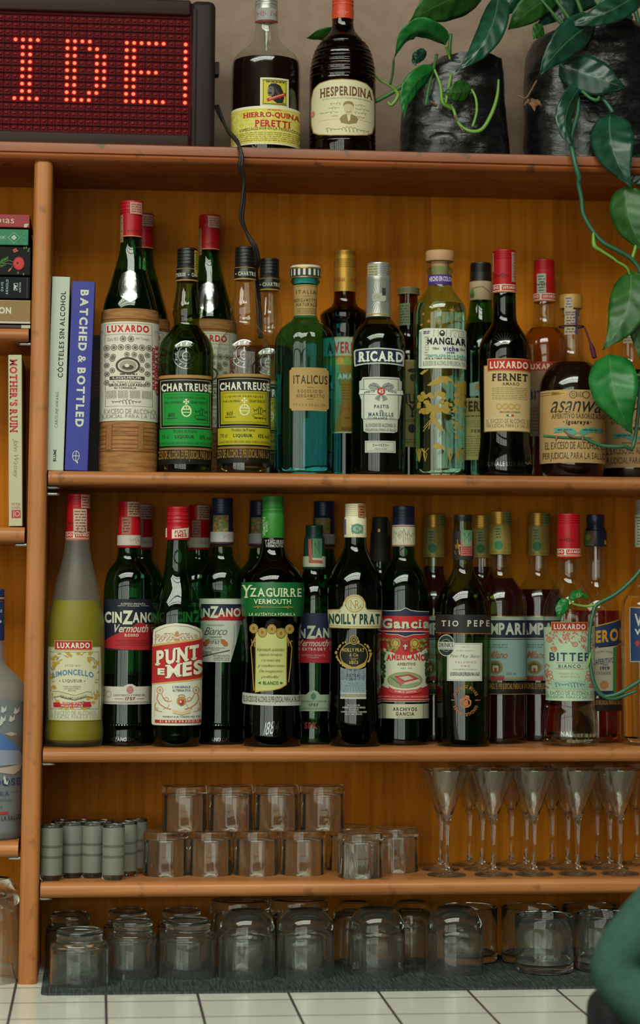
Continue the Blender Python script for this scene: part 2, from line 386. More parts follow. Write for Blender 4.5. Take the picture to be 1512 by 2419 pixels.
class Bottle:
    def __init__(b, name, label, cat, ax, yc, zb, prof, group=None, rc=None):
        """ax = (u, v, u, v) of the axis near cap and base; prof = [(v, half width in px)] from the neck down, the base is added"""
        b.ax, b.yc, b.zb = ax, yc, zb
        vm = (ax[1]+ax[3])/2; p = at(b.U(vm), vm, yc); b.x = p.x
        b.phi = math.atan2(CAM.x-b.x, yc-CAM.y)
        b.root = empty(name, (b.x, yc, zb), b.phi); tag(b.root, label, cat, group)
        pr = [(b.Z(v), b.H(v, hw)) for v, hw in prof][::-1]
        b.R0 = max(r for z, r in pr)
        rb = pr[0][1]
        pts = [(0.0035, rb)] + [q for q in pr if q[0] > .006]
        b.Rf = pchip([q[0] for q in pts], [q[1] for q in pts]); b.ztop = pts[-1][0]; b.rb = rb
        n = 46; zs = sorted(set([.0035+(b.ztop-.0035)*i/n for i in range(n+1)]))
        b.prof = [(rb*.86, 0), (rb*.955, .0008), (rb*.99, .002)]+[(b.Rf(z), z) for z in zs]
        b.can = None
    def U(b, v):
        a = b.ax; return a[0]+(a[2]-a[0])*(v-a[1])/(a[3]-a[1])
    def Z(b, v): return at(b.U(v), v, b.yc).z-b.zb
    def H(b, v, hw): return hw/F*depth(b.U(v), v, b.yc)
    def glass(b, m, rip=None, seg=48, name='glass_body'):
        return lathe(name, b.prof, m, b.root, seg, True, False, rip)
    def liquid(b, m, v, k=.93):
        zl = b.Z(v); P = [(b.rb*.7, .004), (b.rb*.9*k, .006)]; n = 24
        for i in range(n+1):
            z = .009+(zl-.009)*i/n; P.append((b.Rf(z)*k, z))
        return lathe('liquid', P, m, b.root, 36)
    def turn(b, name, prof, m, parent=None, seg=36, rip=None):
        """a turned part from its silhouette, top to bottom"""
        return lathe(name, [(b.H(v, hw), b.Z(v)) for v, hw in prof][::-1], m, parent or b.root, seg, True, True, rip)
    def shell(b, name, v0, v1, m, off=.0004, seg=40):
        """sleeve hugging the bottle between two rows"""
        z0, z1 = b.Z(v1), b.Z(v0); n = 10
        return lathe(name, [(b.Rf(z0+(z1-z0)*i/n)+off, z0+(z1-z0)*i/n) for i in range(n+1)], m, b.root, seg, False, False)
    def canvas(b, vm, R=None, l0=1, zc=0, extra=.0003):
        """print on the bottle around row vm (or on a part of radius R given in px)"""
        z0 = b.Z(vm); Rref = b.H(vm, R) if R else b.Rf(z0)
        def rz(z): return Rref if R else b.Rf(z)
        def conv(u, v):
            a = b.U(v); z = at(a, v, b.yc-Rref).z-b.zb; d = depth(a, v, b.yc-Rref*.8)
            x = (u-a)/F*d; r = rz(z); return (Rref*math.asin(max(-.985, min(.985, x/r))), z)
        def mapf(s, z, off):
            t = s/Rref; r = rz(z)+off+extra; return Vector((r*math.sin(t), -r*math.cos(t), z))
        c = Canvas(conv, mapf, l0=l0)
        if not R: c.rz = rz
        return c
    def copy(b, u, v, yc, label):
        p = at(u, v, yc); return dup(b.root, (p.x, yc, b.zb), math.atan2(CAM.x-p.x, yc-CAM.y), label)
# ------------------------------------------------------------------ levels
from mathutils import noise as mn
def atz(u, v, z):
    d = ray(u, v); t = (z-CAM.z)/d.z; return CAM+d*t
YL = -.012
ZT = at(756, 350, YL).z; ZTB = at(756, 393, YL).z
Z2, Z2B = at(756, 1118, 0).z, at(756, 1151, 0).z
Z3, Z3B = at(756, 1767, 0).z, at(756, 1801, 0).z
Z4, Z4B = at(756, 2081, 0).z, at(756, 2118, 0).z
ZL1, ZL1B = at(40, 774, 0).z, at(40, 803, 0).z
ZL2, ZL2B = at(40, 1245, 0).z, at(40, 1281, 0).z
ZL3, ZL3B = at(40, 1990, 0).z, at(40, 2027, 0).z
ZC = at(72, 2325, 0).z
XP0, XP1 = at(60.6, 1400, 0).x, at(105.7, 1400, 0).x
XR, XL = .66, -.66
YB = .192
# ------------------------------------------------------------------ room
def struct(name, *a, **k): o = box(name, *a, **k); o['kind'] = 'structure'; return o
plaster = noisy('plaster_wall', '#98806f', '#a08876', 60, .85, .15, .001)
plain = noisy('painted_wall', '#5f5850','#686058', 20, .85, .1)
struct('wall_back', -5.8, 3.6, YB+.012, YB+.13, 0, 3.5, plaster)
struct('floor', -5.9, 3.7, -4.6, YB+.13, -.1, 0, noisy('floor_tile', '#3c3029', '#483a31', 8, .5, .05))
struct('ceiling', -5.9, 3.7, -1.8, YB+.13, 3.5, 3.6, plain)
struct('ceiling', -5.9, 3.7, -4.6, -3.6, 3.5, 3.6, plain)
struct('ceiling', -5.9, -3.4, -3.6, -1.8, 3.5, 3.6, plain)
struct('ceiling', .9, 3.7, -3.6, -1.8, 3.5, 3.6, plain)
struct('wall_left', -5.9, -5.8, -4.6, YB+.13, 0, 3.5, plain)
struct('wall_right', 3.6, 3.7, -4.6, YB+.13, 0, 3.5, plain)
struct('wall_front', -5.8, 3.6, -4.32, -4.2, 0, .65, plain)
struct('wall_front', -5.8, 3.6, -4.32, -4.2, 3.05, 3.5, plain)
struct('wall_front', .1, 3.6, -4.32, -4.2, .65, 3.05, plain)
struct('wall_front', -5.8, -5.2, -4.32, -4.2, .65, 3.05, plain)
struct('wall_light_blocker', -3.2, 2.2, -1.72, -1.32, 0, 1.04, noisy('light_blocker_panel', '#4a2c18', '#5c3a20', 12, .5, .1))  # unseen low wall, added to keep low window light off the bottom bay
dark = pm('dark_window_paint', '#2b2a28', .5)
def winframe(name, bars):
    bm = bmesh.new()
    for b in bars: addbox(bm, *b)
    o = frombm(name, bm, dark); o['kind'] = 'structure'
bars = [(-5.2, .1, -4.3, -4.22, .65, .72), (-5.2, .1, -4.3, -4.22, 2.98, 3.05), (-5.2, .1, -4.29, -4.23, 2.3, 2.37)]
for x, w in ((-5.2, .08), (-4.5, .05), (-3.75, .05), (-3.0, .2), (-2.2, .05), (-1.5, .05), (-.8, .05), (.02, .08)): bars.append((x, x+w, -4.3, -4.2, .65, 3.05))
winframe('window_1', bars)
winframe('window_2', [(-3.4+k*.478, -3.37+k*.478, -3.6, -1.8, 3.42, 3.46) for k in range(10)]+[(-3.4, .9, -3.0, -2.96, 3.41, 3.45), (-3.4, .9, -2.4, -2.36, 3.41, 3.45)])
# ------------------------------------------------------------------ shelving
WX = wood('varnished_wood_edge', '#8d5229', '#c07e48', 0, .36, wear=.5)
WZ = wood('varnished_wood_post', '#8f5328', '#c07e45', 2, .36, wear=.4)
WP = wood('wood_back_panel', '#98540a', '#d27e16', 2, .6, plank=.086, spec=.1)
WT = wood('varnished_top_board', '#6e3418', '#a45a2c', 0, .34, wear=.9)
shel = empty('bar_shelving', (0, .1, ZC))
tag(shel, 'orange brown wooden bar shelving with rounded shelf edges and a plank back', 'shelving')
shel.rotation_euler = (0, 0, 0)
def sp(o): o.parent = shel; o.matrix_parent_inverse = Matrix.Translation((0, -.1, -ZC)); return o
def board(name, x0, x1, y0, y1, z0, z1, m, r=.009, groove=None, label=None):
    """board with a rounded front edge"""
    P = [(y1, z0), (y1, z1)]; n = 6
    if groove:
        zg = groove; P += [(y0+.006, z1), (y0+.001, z1-.002), (y0, z1-.006), (y0, zg+.0015), (y0+.003, zg), (y0+.003, zg-.001), (y0+.0015, zg-.003), (y0+.0025, z0+.004), (y0+.007, z0)]
    else:
        P += [(y0+r-r*math.sin(i/n*math.pi/2), z1-r+r*math.cos(i/n*math.pi/2)) for i in range(n+1)]
        P += [(y0+r-r*math.cos(i/n*math.pi/2), z0+r-r*math.sin(i/n*math.pi/2)) for i in range(n+1)]
    vs = [(x0, y, z) for y, z in P]+[(x1, y, z) for y, z in P]; k = len(P)
    fs = [tuple(range(k)), tuple(range(2*k-1, k-1, -1))]+[(i, k+i, k+(i+1) % k, (i+1) % k) for i in range(k)]
    o = raw(name, vs, fs, m, None, True); sharp(o, 50)
    return tag(o, label, 'shelf') if label else sp(o)
board('top_board', XL-.02, XR+.02, YL, YB+.01, ZTB, ZT, WT, groove=at(756, 377, YL).z)
board('shelf_board', XP1+.0015, XR-.02, 0, YB-.006, Z2B, Z2, WX, label='wooden shelf carrying the upper row of bottles and the two upright books')
board('shelf_board', XP1+.0015, XR-.02, 0, YB-.006, Z3B, Z3, WX, label='wooden shelf carrying the lower row of bottles')
board('shelf_board', XP1+.0015, XR-.02, 0, YB-.006, Z4B, Z4, WX, label='wooden shelf carrying the flutes and faceted glasses')
for z0, z1, lb in ((ZL1B, ZL1, 'short wooden shelf under the stack of books in the left bay'), (ZL2B, ZL2, 'short wooden shelf under the leaning cream book in the left bay'), (ZL3B, ZL3, 'short wooden shelf under the frosted vodka bottle in the left bay')): board('shelf_board', XL+.02, XP0-.003, .002, YB-.006, z0, z1, WX, label=lb)
def post(name, x0, x1):
    P = []; r = .008; n = 6
    for cx, a0 in ((x1-r, 0), (x0+r, 90)):
        for i in range(n+1): a = math.radians(a0+i*90/n); P.append((cx+r*math.cos(a), -.003+r-r*math.sin(a)))
    P += [(x0, YB-.006), (x1, YB-.006)]; k = len(P)
    vs = [(x, y, ZC) for x, y in P]+[(x, y, ZTB) for x, y in P]
    fs = [tuple(range(k))[::-1], tuple(range(k, 2*k))]+[(i, (i+1) % k, k+(i+1) % k, k+i) for i in range(k)]
    o = raw(name, vs, fs, WZ, None, True); sharp(o, 50); sp(o)
post('upright_post', XP0, XP1); post('end_panel', XL, XL+.02); post('end_panel', XR-.02, XR)
sp(box('back_panel', XL, XR, YB-.006, YB+.006, ZC, ZTB, WP))
steel = pm('brushed_steel', '#b9b7ad', .35, 1)
def pin(x0, x1, z):
    o = tube('shelf_pin', [(x0, .022, z), (x0+(x1-x0)*.5, .022, z), (x1, .022, z)], [.0024, .0024, .0018], steel, None, 10, 2); sp(o)
for z in (Z2B, Z3B, Z4B):
    pin(XP1-.002, XP1+.016, z-.0026)
for z in (ZL1B, ZL2B, ZL3B): pin(XP0+.002, XP0-.016, z-.0026)
pin(XP1-.002, XP1+.016, at(120, 1167, .022).z)
# ------------------------------------------------------------------ counter
gx0 = atz(36, 2340, ZC).x; gx1 = atz(1118, 2352, ZC).x; TW = (gx1-gx0)/5
gy0 = atz(300, 2366, ZC).y; gy1 = atz(25, 2334, ZC).y; TH = gy1-gy0
def tilemat():
    m, N, L = mat('glazed_white_tile'); b = N['Principled BSDF']
    tc = N.new('ShaderNodeTexCoord'); mp = N.new('ShaderNodeMapping'); mp.inputs['Location'].default_value = (-gx0+TW*20, -gy0+TH*20, 0); L.new(tc.outputs['Object'], mp.inputs[0])
    br = N.new('ShaderNodeTexBrick'); br.offset = 0; br.inputs['Scale'].default_value = 1
    br.inputs['Color1'].default_value = lin('#f0f1e4'); br.inputs['Color2'].default_value = lin('#eaecde'); br.inputs['Mortar'].default_value = lin('#4a3a3c')
    br.inputs['Mortar Size'].default_value = .0017; br.inputs['Mortar Smooth'].default_value = .15; br.inputs['Brick Width'].default_value = TW; br.inputs['Row Height'].default_value = TH
    n = N.new('ShaderNodeTexNoise'); n.inputs['Scale'].default_value = 260; L.new(tc.outputs['Object'], n.inputs[0])
    va = N.new('ShaderNodeVectorMath'); va.operation = 'MULTIPLY_ADD'; L.new(n.outputs['Color'], va.inputs[0]); va.inputs[1].default_value = (.0012, .0012, 0); L.new(mp.outputs[0], va.inputs[2])
    L.new(va.outputs[0], br.inputs[0]); L.new(br.outputs['Color'], b.inputs['Base Color'])
    rr = N.new('ShaderNodeMapRange'); rr.inputs[3].default_value = .12; rr.inputs[4].default_value = .8; L.new(br.outputs['Fac'], rr.inputs[0]); L.new(rr.outputs[0], b.inputs['Roughness'])
    bp = N.new('ShaderNodeBump'); bp.invert = True; bp.inputs['Distance'].default_value = .0012; L.new(br.outputs['Fac'], bp.inputs['Height']); L.new(bp.outputs[0], b.inputs['Normal'])
    return m
ctr = empty('tiled_counter', (0, -.05, 0)); tag(ctr, 'white tiled counter with dark grout under the wooden shelving', 'counter')
def cp(o): o.parent = ctr; o.matrix_parent_inverse = Matrix.Translation((0, .05, 0)); return o
cp(box('tile_top', -1.2, 1.2, -.33, YB+.01, ZC-.03, ZC, tilemat(), None, .003))
cp(box('base_cabinet', -1.2, 1.2, -.3, YB+.01, 0, ZC-.03, wood('cabinet_wood', '#5a3015', '#84501f', 2, .45)))
# woven bar mat
def matmat():
    m, N, L = mat('woven_rubber_mat'); b = N['Principled BSDF']
    tc = N.new('ShaderNodeTexCoord'); mp = N.new('ShaderNodeMapping'); mp.inputs['Scale'].default_value = (420, 26, 1); L.new(tc.outputs['Object'], mp.inputs[0])
    n = N.new('ShaderNodeTexNoise'); n.inputs['Scale'].default_value = 1; n.inputs['Detail'].default_value = 4; L.new(mp.outputs[0], n.inputs[0])
    r = N.new('ShaderNodeValToRGB'); r.color_ramp.elements[0].position = .4; r.color_ramp.elements[1].position = .72
    r.color_ramp.elements[0].color = lin('#1d2121'); r.color_ramp.elements[1].color = lin('#4b5552'); L.new(n.outputs[0], r.inputs[0]); L.new(r.outputs[0], b.inputs['Base Color'])
    b.inputs['Roughness'].default_value = .8
    bp = N.new('ShaderNodeBump'); bp.inputs['Strength'].default_value = .5; bp.inputs['Distance'].default_value = .001; L.new(n.outputs[0], bp.inputs['Height']); L.new(bp.outputs[0], b.inputs['Normal']); return m
mx0 = atz(97, 2345, ZC).x; my0 = atz(700, 2345, ZC).y
def matmesh():
    P = []; r = .012; x0, x1, y0, y1 = mx0, XR-.03, my0, .165
    for cx, cyy, a0 in ((x1-r, y1-r, 0), (x0+r, y1-r, 90), (x0+r, y0+r, 180), (x1-r, y0+r, 270)):
        for i in range(6): a = math.radians(a0+i*18); P.append((cx+r*math.cos(a), cyy+r*math.sin(a)))
    k = len(P); h = .0028
    vs = [(x, y, ZC+.0002) for x, y in P]+[(x, y, ZC+h) for x, y in P]
    fs = [tuple(range(k))[::-1], tuple(range(k, 2*k))]+[(i, (i+1) % k, k+(i+1) % k, k+i) for i in range(k)]
    o = raw('bar_mat', vs, fs, matmat()); tag(o, 'dark grey woven bar mat under the upturned tumblers on the white tiles', 'mat')
matmesh(); ZM = ZC+.003
# ------------------------------------------------------------------ LED sign
YS = .03
sx1 = at(508, 200, YS).x; px1 = at(447, 200, YS).x; sz1 = at(480, 3, YS).z; sx0 = -.74
sign = empty('led_sign', ((sx0+sx1)/2, YS+.04, ZT)); tag(sign, 'dark red electronic message sign showing lit red letters on the top board', 'sign')
def sg(o): o.parent = sign; o.matrix_parent_inverse = sign.matrix_world.inverted() if False else Matrix.Translation(-Vector(sign.location)); return o
case = noisy('sign_housing_plastic', '#2a1b18', '#33221f', 90, .5, .05, .0005, spec=.2)
o = box('housing', sx0, px1+.006, YS+.004, YS+.085, ZT, sz1, case, None, .006, 3); sg(o)
bm = bmesh.new(); addbox(bm, px1+.001, sx1, YS-.003, YS+.088, ZT+.0005, sz1+.001, .009, 4)
addbox(bm, px1+.004, px1+.009, YS-.005, YS, ZT+.004, sz1-.012, .001)
o = frombm('end_cap', bm, pm('sign_end_cap', '#2a1f1d', .5, spec=.2), None, True); sharp(o); sg(o)
o = box('top_rail', sx0, px1+.001, YS-.003, YS+.02, at(300, 33, YS).z, sz1+.0006, pm('sign_rail', '#33201e', .5, spec=.2), None, .003, 3); sg(o)
o = box('bottom_rail', sx0, px1+.001, YS-.003, YS+.02, ZT+.0004, at(300, 315, YS).z, pm('sign_rail', '#33201e', .5, spec=.2), None, .003, 3); sg(o)
o = box('latch', sx1-.001, at(520, 150, YS).x, YS+.02, YS+.04, at(510, 168, YS).z, at(510, 137, YS).z, case, None, .001); sg(o)
panel = box('display_panel', sx0+.004, px1+.002, YS+.003, YS+.006, ZT+.004, sz1-.006, noisy('display_face', '#560d14', '#651219', 300, .6, .1, spec=.08), None); sg(panel)
lit = set()
for c in (0, 1, 2, 3): lit |= {(c, 3), (c, 11)}
for r in range(4, 11): lit |= {(1, r), (2, r)}
for c in (7, 8, 9, 10): lit |= {(c, 3), (c, 11)}
for r in range(4, 11): lit |= {(7, r), (8, r)}
lit |= {(10, 4), (11, 4), (10, 10), (11, 10)}
for r in range(5, 10): lit |= {(11, r), (12, r)}
for c in range(15, 21): lit |= {(c, 3), (c, 11)}
for r in range(4, 11): lit |= {(15, r), (16, r)}
lit |= {(17, 7), (18, 7), (19, 7)}
for r in range(3, 12): lit.add((23, r))
p00 = at(37.6, 40.8, YS); q = at(439.6, 50.4, YS); dx = (q.x-p00.x)/23; p1 = at(439.6, 309, YS); dz = (q.z-p1.z)/15; zt = (p00.z+q.z)/2-.0003
def domes(name, cells, m, rx, rz, dep, parent):
    vs, fs = [], []
    for c, r in cells:
        x, z = p00.x+c*dx, zt-r*dz; b = len(vs); n = 8
        for ri, di in ((1, 0), (.8, .65), (.4, .95)):
            for k in range(n): a = 2*math.pi*k/n; vs.append((x+rx*ri*math.cos(a), YS+.003-dep*di, z+rz*ri*math.sin(a)))
        vs.append((x, YS+.003-dep, z))
        for j in (0, 1):
            for k in range(n): fs.append((b+j*n+k, b+j*n+(k+1) % n, b+(j+1)*n+(k+1) % n, b+(j+1)*n+k))
        for k in range(n): fs.append((b+2*n+k, b+2*n+(k+1) % n, b+3*n))
    o = raw(name, vs, fs, m, None, True); o.parent = parent; tag(o, kind='stuff'); return o
cells = [(c, r) for c in range(-11, 24) for r in range(16)]
domes('unlit_diodes', [c for c in cells if c not in lit], pm('unlit_diode', '#7c2422', .4, spec=.2), .0027, .0018, .0022, panel)
dim = {(1, 4), (2, 4), (1, 9), (2, 9), (7, 4), (15, 4)}
domes('lit_diodes', [c for c in cells if c in lit], pm('lit_diode', (1.0, .03, .012), .4, emit=11), .0024, .0024, .003, panel)
bm = bmesh.new()
for r in range(17):
    z = zt-(r-.5)*dz; addbox(bm, sx0+.01, px1, YS+.001, YS+.004, z-.0006, z+.0006)
for c in range(-11, 25):
    x = p00.x+(c-.5)*dx; addbox(bm, x-.0004, x+.0004, YS+.0018, YS+.004, zt-15.5*dz, zt+.5*dz)
o = frombm('louvre_grid', bm, pm('display_louvre', '#300a0e', .6, spec=.08)); o.parent = panel
cord = [at(509, 250, .06), at(520, 275, .05), at(540, 308, .03), at(555, 325, .005), at(564, 340, -.014), at(568, 368, -.019), at(566, 395, -.017), at(575, 425, -.005), at(577, 470, .0), at(573, 515, .005), at(583, 550, .01), at(600, 585, .012), at(607, 620, .03), at(606, 645, .07), at(612, 700, .09), at(618, 800, .095)]
blk = pm('black_cable', '#23201f', .5)
a = tube('power_cord', cord, .0022, blk, None, 8, 5); sg(a)
b_ = tube('cord_strand', [Vector(p)+Vector((.0032*math.cos(i*1.1), -.002-.0012*math.sin(i*1.1), 0)) for i, p in enumerate(cord)], .0021, blk, None, 8, 5); b_.parent = a
# ------------------------------------------------------------------ plants
def leafmat(name, c, c2, gloss=.35, tl=.2):
    if name in MATS: return MATS[name]
    m, N, L = mat(name); b = N['Principled BSDF']
    uv = N.new('ShaderNodeUVMap'); sx = N.new('ShaderNodeSeparateXYZ'); L.new(uv.outputs[0], sx.inputs[0])
    ab = N.new('ShaderNodeMath'); ab.operation = 'ABSOLUTE'; L.new(sx.outputs[1], ab.inputs[0])
    w = N.new('ShaderNodeMath'); w.operation = 'MULTIPLY_ADD'; w.inputs[1].default_value = -5.5; L.new(ab.outputs[0], w.inputs[0])
    t = N.new('ShaderNodeMath'); t.operation = 'MULTIPLY'; t.inputs[1].default_value = 40; L.new(sx.outputs[0], t.inputs[0]); L.new(t.outputs[0], w.inputs[2])
    s = N.new('ShaderNodeMath'); s.operation = 'SINE'; L.new(w.outputs[0], s.inputs[0])
    tc = N.new('ShaderNodeTexCoord'); n = N.new('ShaderNodeTexNoise'); n.inputs['Scale'].default_value = 45; L.new(tc.outputs['Object'], n.inputs[0])
    f = N.new('ShaderNodeMath'); f.operation = 'MULTIPLY_ADD'; f.inputs[1].default_value = .012; L.new(s.outputs[0], f.inputs[0]); L.new(n.outputs[0], f.inputs[2])
    r = N.new('ShaderNodeValToRGB'); r.color_ramp.elements[0].position = .32; r.color_ramp.elements[1].position = .7
    r.color_ramp.elements[0].color = lin(c); r.color_ramp.elements[1].color = lin(c2); L.new(f.outputs[0], r.inputs[0])
    mr = N.new('ShaderNodeMapRange'); mr.inputs[1].default_value = .02; mr.inputs[2].default_value = .06; mr.inputs[3].default_value = .3; mr.inputs[4].default_value = 0; L.new(ab.outputs[0], mr.inputs[0])
    mx = N.new('ShaderNodeMix'); mx.data_type = 'RGBA'; mx.inputs['B'].default_value = lin('#7ca06a'); L.new(mr.outputs[0], mx.inputs['Factor']); L.new(r.outputs[0], mx.inputs['A'])
    L.new(mx.outputs['Result'], b.inputs['Base Color']); b.inputs['Roughness'].default_value = gloss; b.inputs['Specular IOR Level'].default_value = .55
    bp = N.new('ShaderNodeBump'); bp.inputs['Strength'].default_value = .22; bp.inputs['Distance'].default_value = .001; L.new(s.outputs[0], bp.inputs['Height']); L.new(bp.outputs[0], b.inputs['Normal'])
    tr = N.new('ShaderNodeBsdfTranslucent'); L.new(r.outputs[0], tr.inputs[0]); ms = N.new('ShaderNodeMixShader'); ms.inputs[0].default_value = tl
    L.new(b.outputs[0], ms.inputs[1]); L.new(tr.outputs[0], ms.inputs[2]); L.new(ms.outputs[0], N['Material Output'].inputs[0]); MATS[name] = m; return m
DK = leafmat('dark_glossy_leaf', '#123826', '#235741', .3, .1); DB = leafmat('deep_blue_green_leaf', '#0f2f24', '#1f4a3a', .3, .08)
MG = leafmat('mid_green_leaf', '#23551f', '#3c722c', .38, .25); BG = leafmat('bright_green_leaf', '#1c6f2c', '#2f9040', .35, .3)
WT_ = pchip([0, .04, .12, .28, .45, .65, .8, .92, 1], [.02, .5, .86, 1, .95, .7, .4, .13, .0])
WO_ = pchip([0, .06, .2, .4, .6, .8, .93, 1], [.03, .35, .8, 1, .95, .62, .25, .0])
def leaf(par, B, T, wpx, m, bend=(0, 0, 0), twist=0, fold=.25, curl=.0, heart=1, side=0):
    b, t = at(*B), at(*T); mid = (b+t)/2; ym = (B[1]+T[1])/2
    mm = at((B[0]+T[0])/2+bend[0], ym+bend[1], (B[2]+T[2])/2+bend[2]); c = mm*2-mid
    wd = wpx/2/F*depth(mm.x and (B[0]+T[0])/2, ym, (B[2]+T[2])/2)
    n, k = 18, 5; vs, fs, uv = [], [], []
    wf = WT_ if heart else WO_
    for i in range(n+1):
        s = i/n; p = b*(1-s)**2+c*2*s*(1-s)+t*s*s; d = (b*(-2)*(1-s)+c*2*(1-2*s)+t*2*s).normalized()
        vw = (CAM-p).normalized(); x = d.cross(vw).normalized(); nn = x.cross(d).normalized()
        a = math.radians(twist); x2 = x*math.cos(a)+nn*math.sin(a); n2 = nn*math.cos(a)-x*math.sin(a)
        for j in range(-k, k+1):
            q = j/k; w = wd*wf(s)
            z = -fold*abs(q)*w + curl*w*q*q + .0012*math.sin(s*19+q*3)*abs(q)
            vs.append(p+x2*(q*w*(1+side*q))+n2*z-d*(abs(q)**1.5*w*.25*max(0, 1-s*6) if heart else 0)); uv.append((s, q))
    W2 = 2*k+1
    for i in range(n):
        for j in range(2*k): fs.append((i*W2+j, i*W2+j+1, (i+1)*W2+j+1, (i+1)*W2+j))
    o = raw('leaf', vs, fs, m, None, True); ul = o.data.uv_layers.new(name='uv')
    for lp in o.data.loops: ul.data[lp.index].uv = uv[lp.vertex_index]
    so = o.modifiers.new('thickness', 'SOLIDIFY'); so.thickness = .0004
    o.parent = par; o.matrix_parent_inverse = Matrix.Translation(-Vector(par.location)); return o
ST = pm('green_stem', '#3f6d3a', .45); ST2 = pm('pale_stem', '#6f9a3c', .45); ST3 = pm('blue_green_stem', '#2f6045', .4); BR = pm('dry_brown', '#7d5a3c', .8)
def stem(par, pts, rpx, m, name='stem'):
    R = [r/F*2.8 for r in rpx] if isinstance(rpx, (list, tuple)) else rpx/F*2.8
    o = tube(name, [at(*p) for p in pts], R, m, None, 8, 5); o.parent = par; o.matrix_parent_inverse = Matrix.Translation(-Vector(par.location)); return o
def bag(par, rows, yc, dp, seed):
    """thin plastic planting sack from its outline rows (v, left, right)"""
    vs, fs = [], []; n = 72; K = 36
    fl = pchip([r[0] for r in rows], [r[1] for r in rows]); fr = pchip([r[0] for r in rows], [r[2] for r in rows]); v0, v1 = rows[0][0], rows[-1][0]
    zb = ZT+.0005
    for i in range(K+1):
        v = v0+(v1-v0)*i/K; pl, pr_ = at(fl(v), v, yc), at(fr(v), v, yc); cx = (pl.x+pr_.x)/2; rx = (pr_.x-pl.x)/2
        zz = pl.z if i < K else zb
        zz = max(zz, zb)
        for k in range(n):
            a = 2*math.pi*k/n; ca, sa = math.cos(a), math.sin(a)
            q = Vector((cx+rx*math.copysign(abs(ca)**.8, ca), yc+dp*math.copysign(abs(sa)**.8, sa), zz))
            w = mn.noise(Vector((q.x*16+seed, q.y*16, q.z*48)))*.004+mn.noise(Vector((q.x*42, q.y*42+seed, q.z*95)))*.002
            if sa < .2: q.y -= abs(w)*1.4; 
            q.x += w*.5*ca
            if i < 4: q.z += .006*mn.noise(Vector((a*1.5+seed, 1, 0)))
            vs.append(q)
    for i in range(K):
        for k in range(n): k2 = (k+1) % n; fs.append((i*n+k, i*n+k2, (i+1)*n+k2, (i+1)*n+k))
    m = noisy('black_plastic_sack', '#0e0f0f', '#191a1a', 70, .26, .5, .003, spec=.6, stretch=(1, 1, 2.2))
    o = raw('planting_sack', vs, fs, m, None, True); o.parent = par; o.matrix_parent_inverse = Matrix.Translation(-Vector(par.location))
    i = 7; S = [vs[i*n+k] for k in range(n)]; c = sum(S, Vector())/n; sv = [c+(p-c)*.97 for p in S]+[c+Vector((0, 0, .01))]
    o = raw('soil', sv, [(k, (k+1) % n, n) for k in range(n)], noisy('potting_soil', '#1e1611', '#3a2a1e', 160, .9, .8, .004)); o.parent = par; o.matrix_parent_inverse = Matrix.Translation(-Vector(par.location))
p1 = at(1075, 300, .1); pot = empty('potted_pothos', (p1.x, .1, ZT)); tag(pot, 'pothos with bright green leaves in a black plastic sack, right of the ribbed bottle', 'potted plant')
bag(pot, [(148, 1030, 1182), (190, 975, 1187), (250, 952, 1190), (300, 948, 1196), (372, 946, 1203)], .095, .062, 1.3)
leaf(pot, (1150, -28, .06), (966, 53, .02), 106, MG, (-10, -6, -.02), 20, .15)
leaf(pot, (1052, 107, .03), (930, 140, .02), 62, BG, (-8, -50, -.02), 38, .35)
leaf(pot, (1178, -14, .03), (1075, 170, .0), 66, DK, (22, 12, -.01), -12, .3)
leaf(pot, (1026, 164, .02), (955, 280, .005), 50, BG, (-20, -12, -.01), 25, .3)
leaf(pot, (1114, 211, .015), (1046, 219, .0), 52, MG, (0, 2, -.012), 10, .2)
leaf(pot, (1008, 122, .05), (982, 156, .05), 30, DK, (-10, 0, 0), 20)
leaf(pot, (850, 90, .14), (724, 90, .12), 42, MG, (0, -8, 0), 35, .2, heart=0)
leaf(pot, (1185, 55, .09), (1150, 100, .09), 30, MG, (0, 0, 0), 20)
stem(pot, [(1052, 107, .03), (1062, 135, .04), (1066, 170, .04), (1064, 200, .035)], 3, ST2)
stem(pot, [(1065, 80, .05), (1062, 120, .05), (1068, 160, .06)], 5, ST)
stem(pot, [(1178, 188, .02), (1175, 225, .015), (1163, 265, .01), (1142, 302, .008), (1120, 311, .008), (1095, 303, .01), (1080, 285, .012), (1072, 260, .016), (1066, 248, .02)], [2.5, 4, 5, 5, 5, 4.5, 4, 4, 4], ST2)
stem(pot, [(1114, 211, .015), (1124, 232, .012), (1126, 265, .01), (1116, 300, .009)], 3.2, ST2)
stem(pot, [(1026, 164, .02), (1040, 200, .018), (1045, 240, .018), (1060, 252, .02), (1072, 258, .02)], [3, 4, 5, 6, 4], ST2)
stem(pot, [(1032, 130, .05), (1022, 170, .03), (1012, 210, .03), (1006, 250, .03)], [4, 4, 5, 4], ST)
stem(pot, [(1066, 175, .03), (1058, 215, .022), (1052, 250, .02)], 4, ST2)
stem(pot, [(886, 240, .06), (920, 222, .06), (955, 200, .06), (985, 180, .07)], [5, 5.5, 5.5, 5], ST)
stem(pot, [(850, 90, .14), (868, 130, .12), (888, 180, .08), (925, 205, .065), (940, 225, .05), (925, 248, .05), (916, 240, .05)], [2.5, 3, 3, 4, 5, 4.5, 3], ST2)
stem(pot, [(930, 140, .03), (928, 170, .04), (922, 200, .05)], 3, ST)
stem(pot, [(1075, 275, .008), (1080, 285, .0)], [4, 1.5], BR, 'root_nub')
stem(pot, [(1030, 250, .012), (1018, 240, .005)], [4, 2.5], BR, 'root_nub')
stem(pot, [(1090, 303, .006), (1094, 308, -.001)], [4, 1.5], BR, 'root_nub')
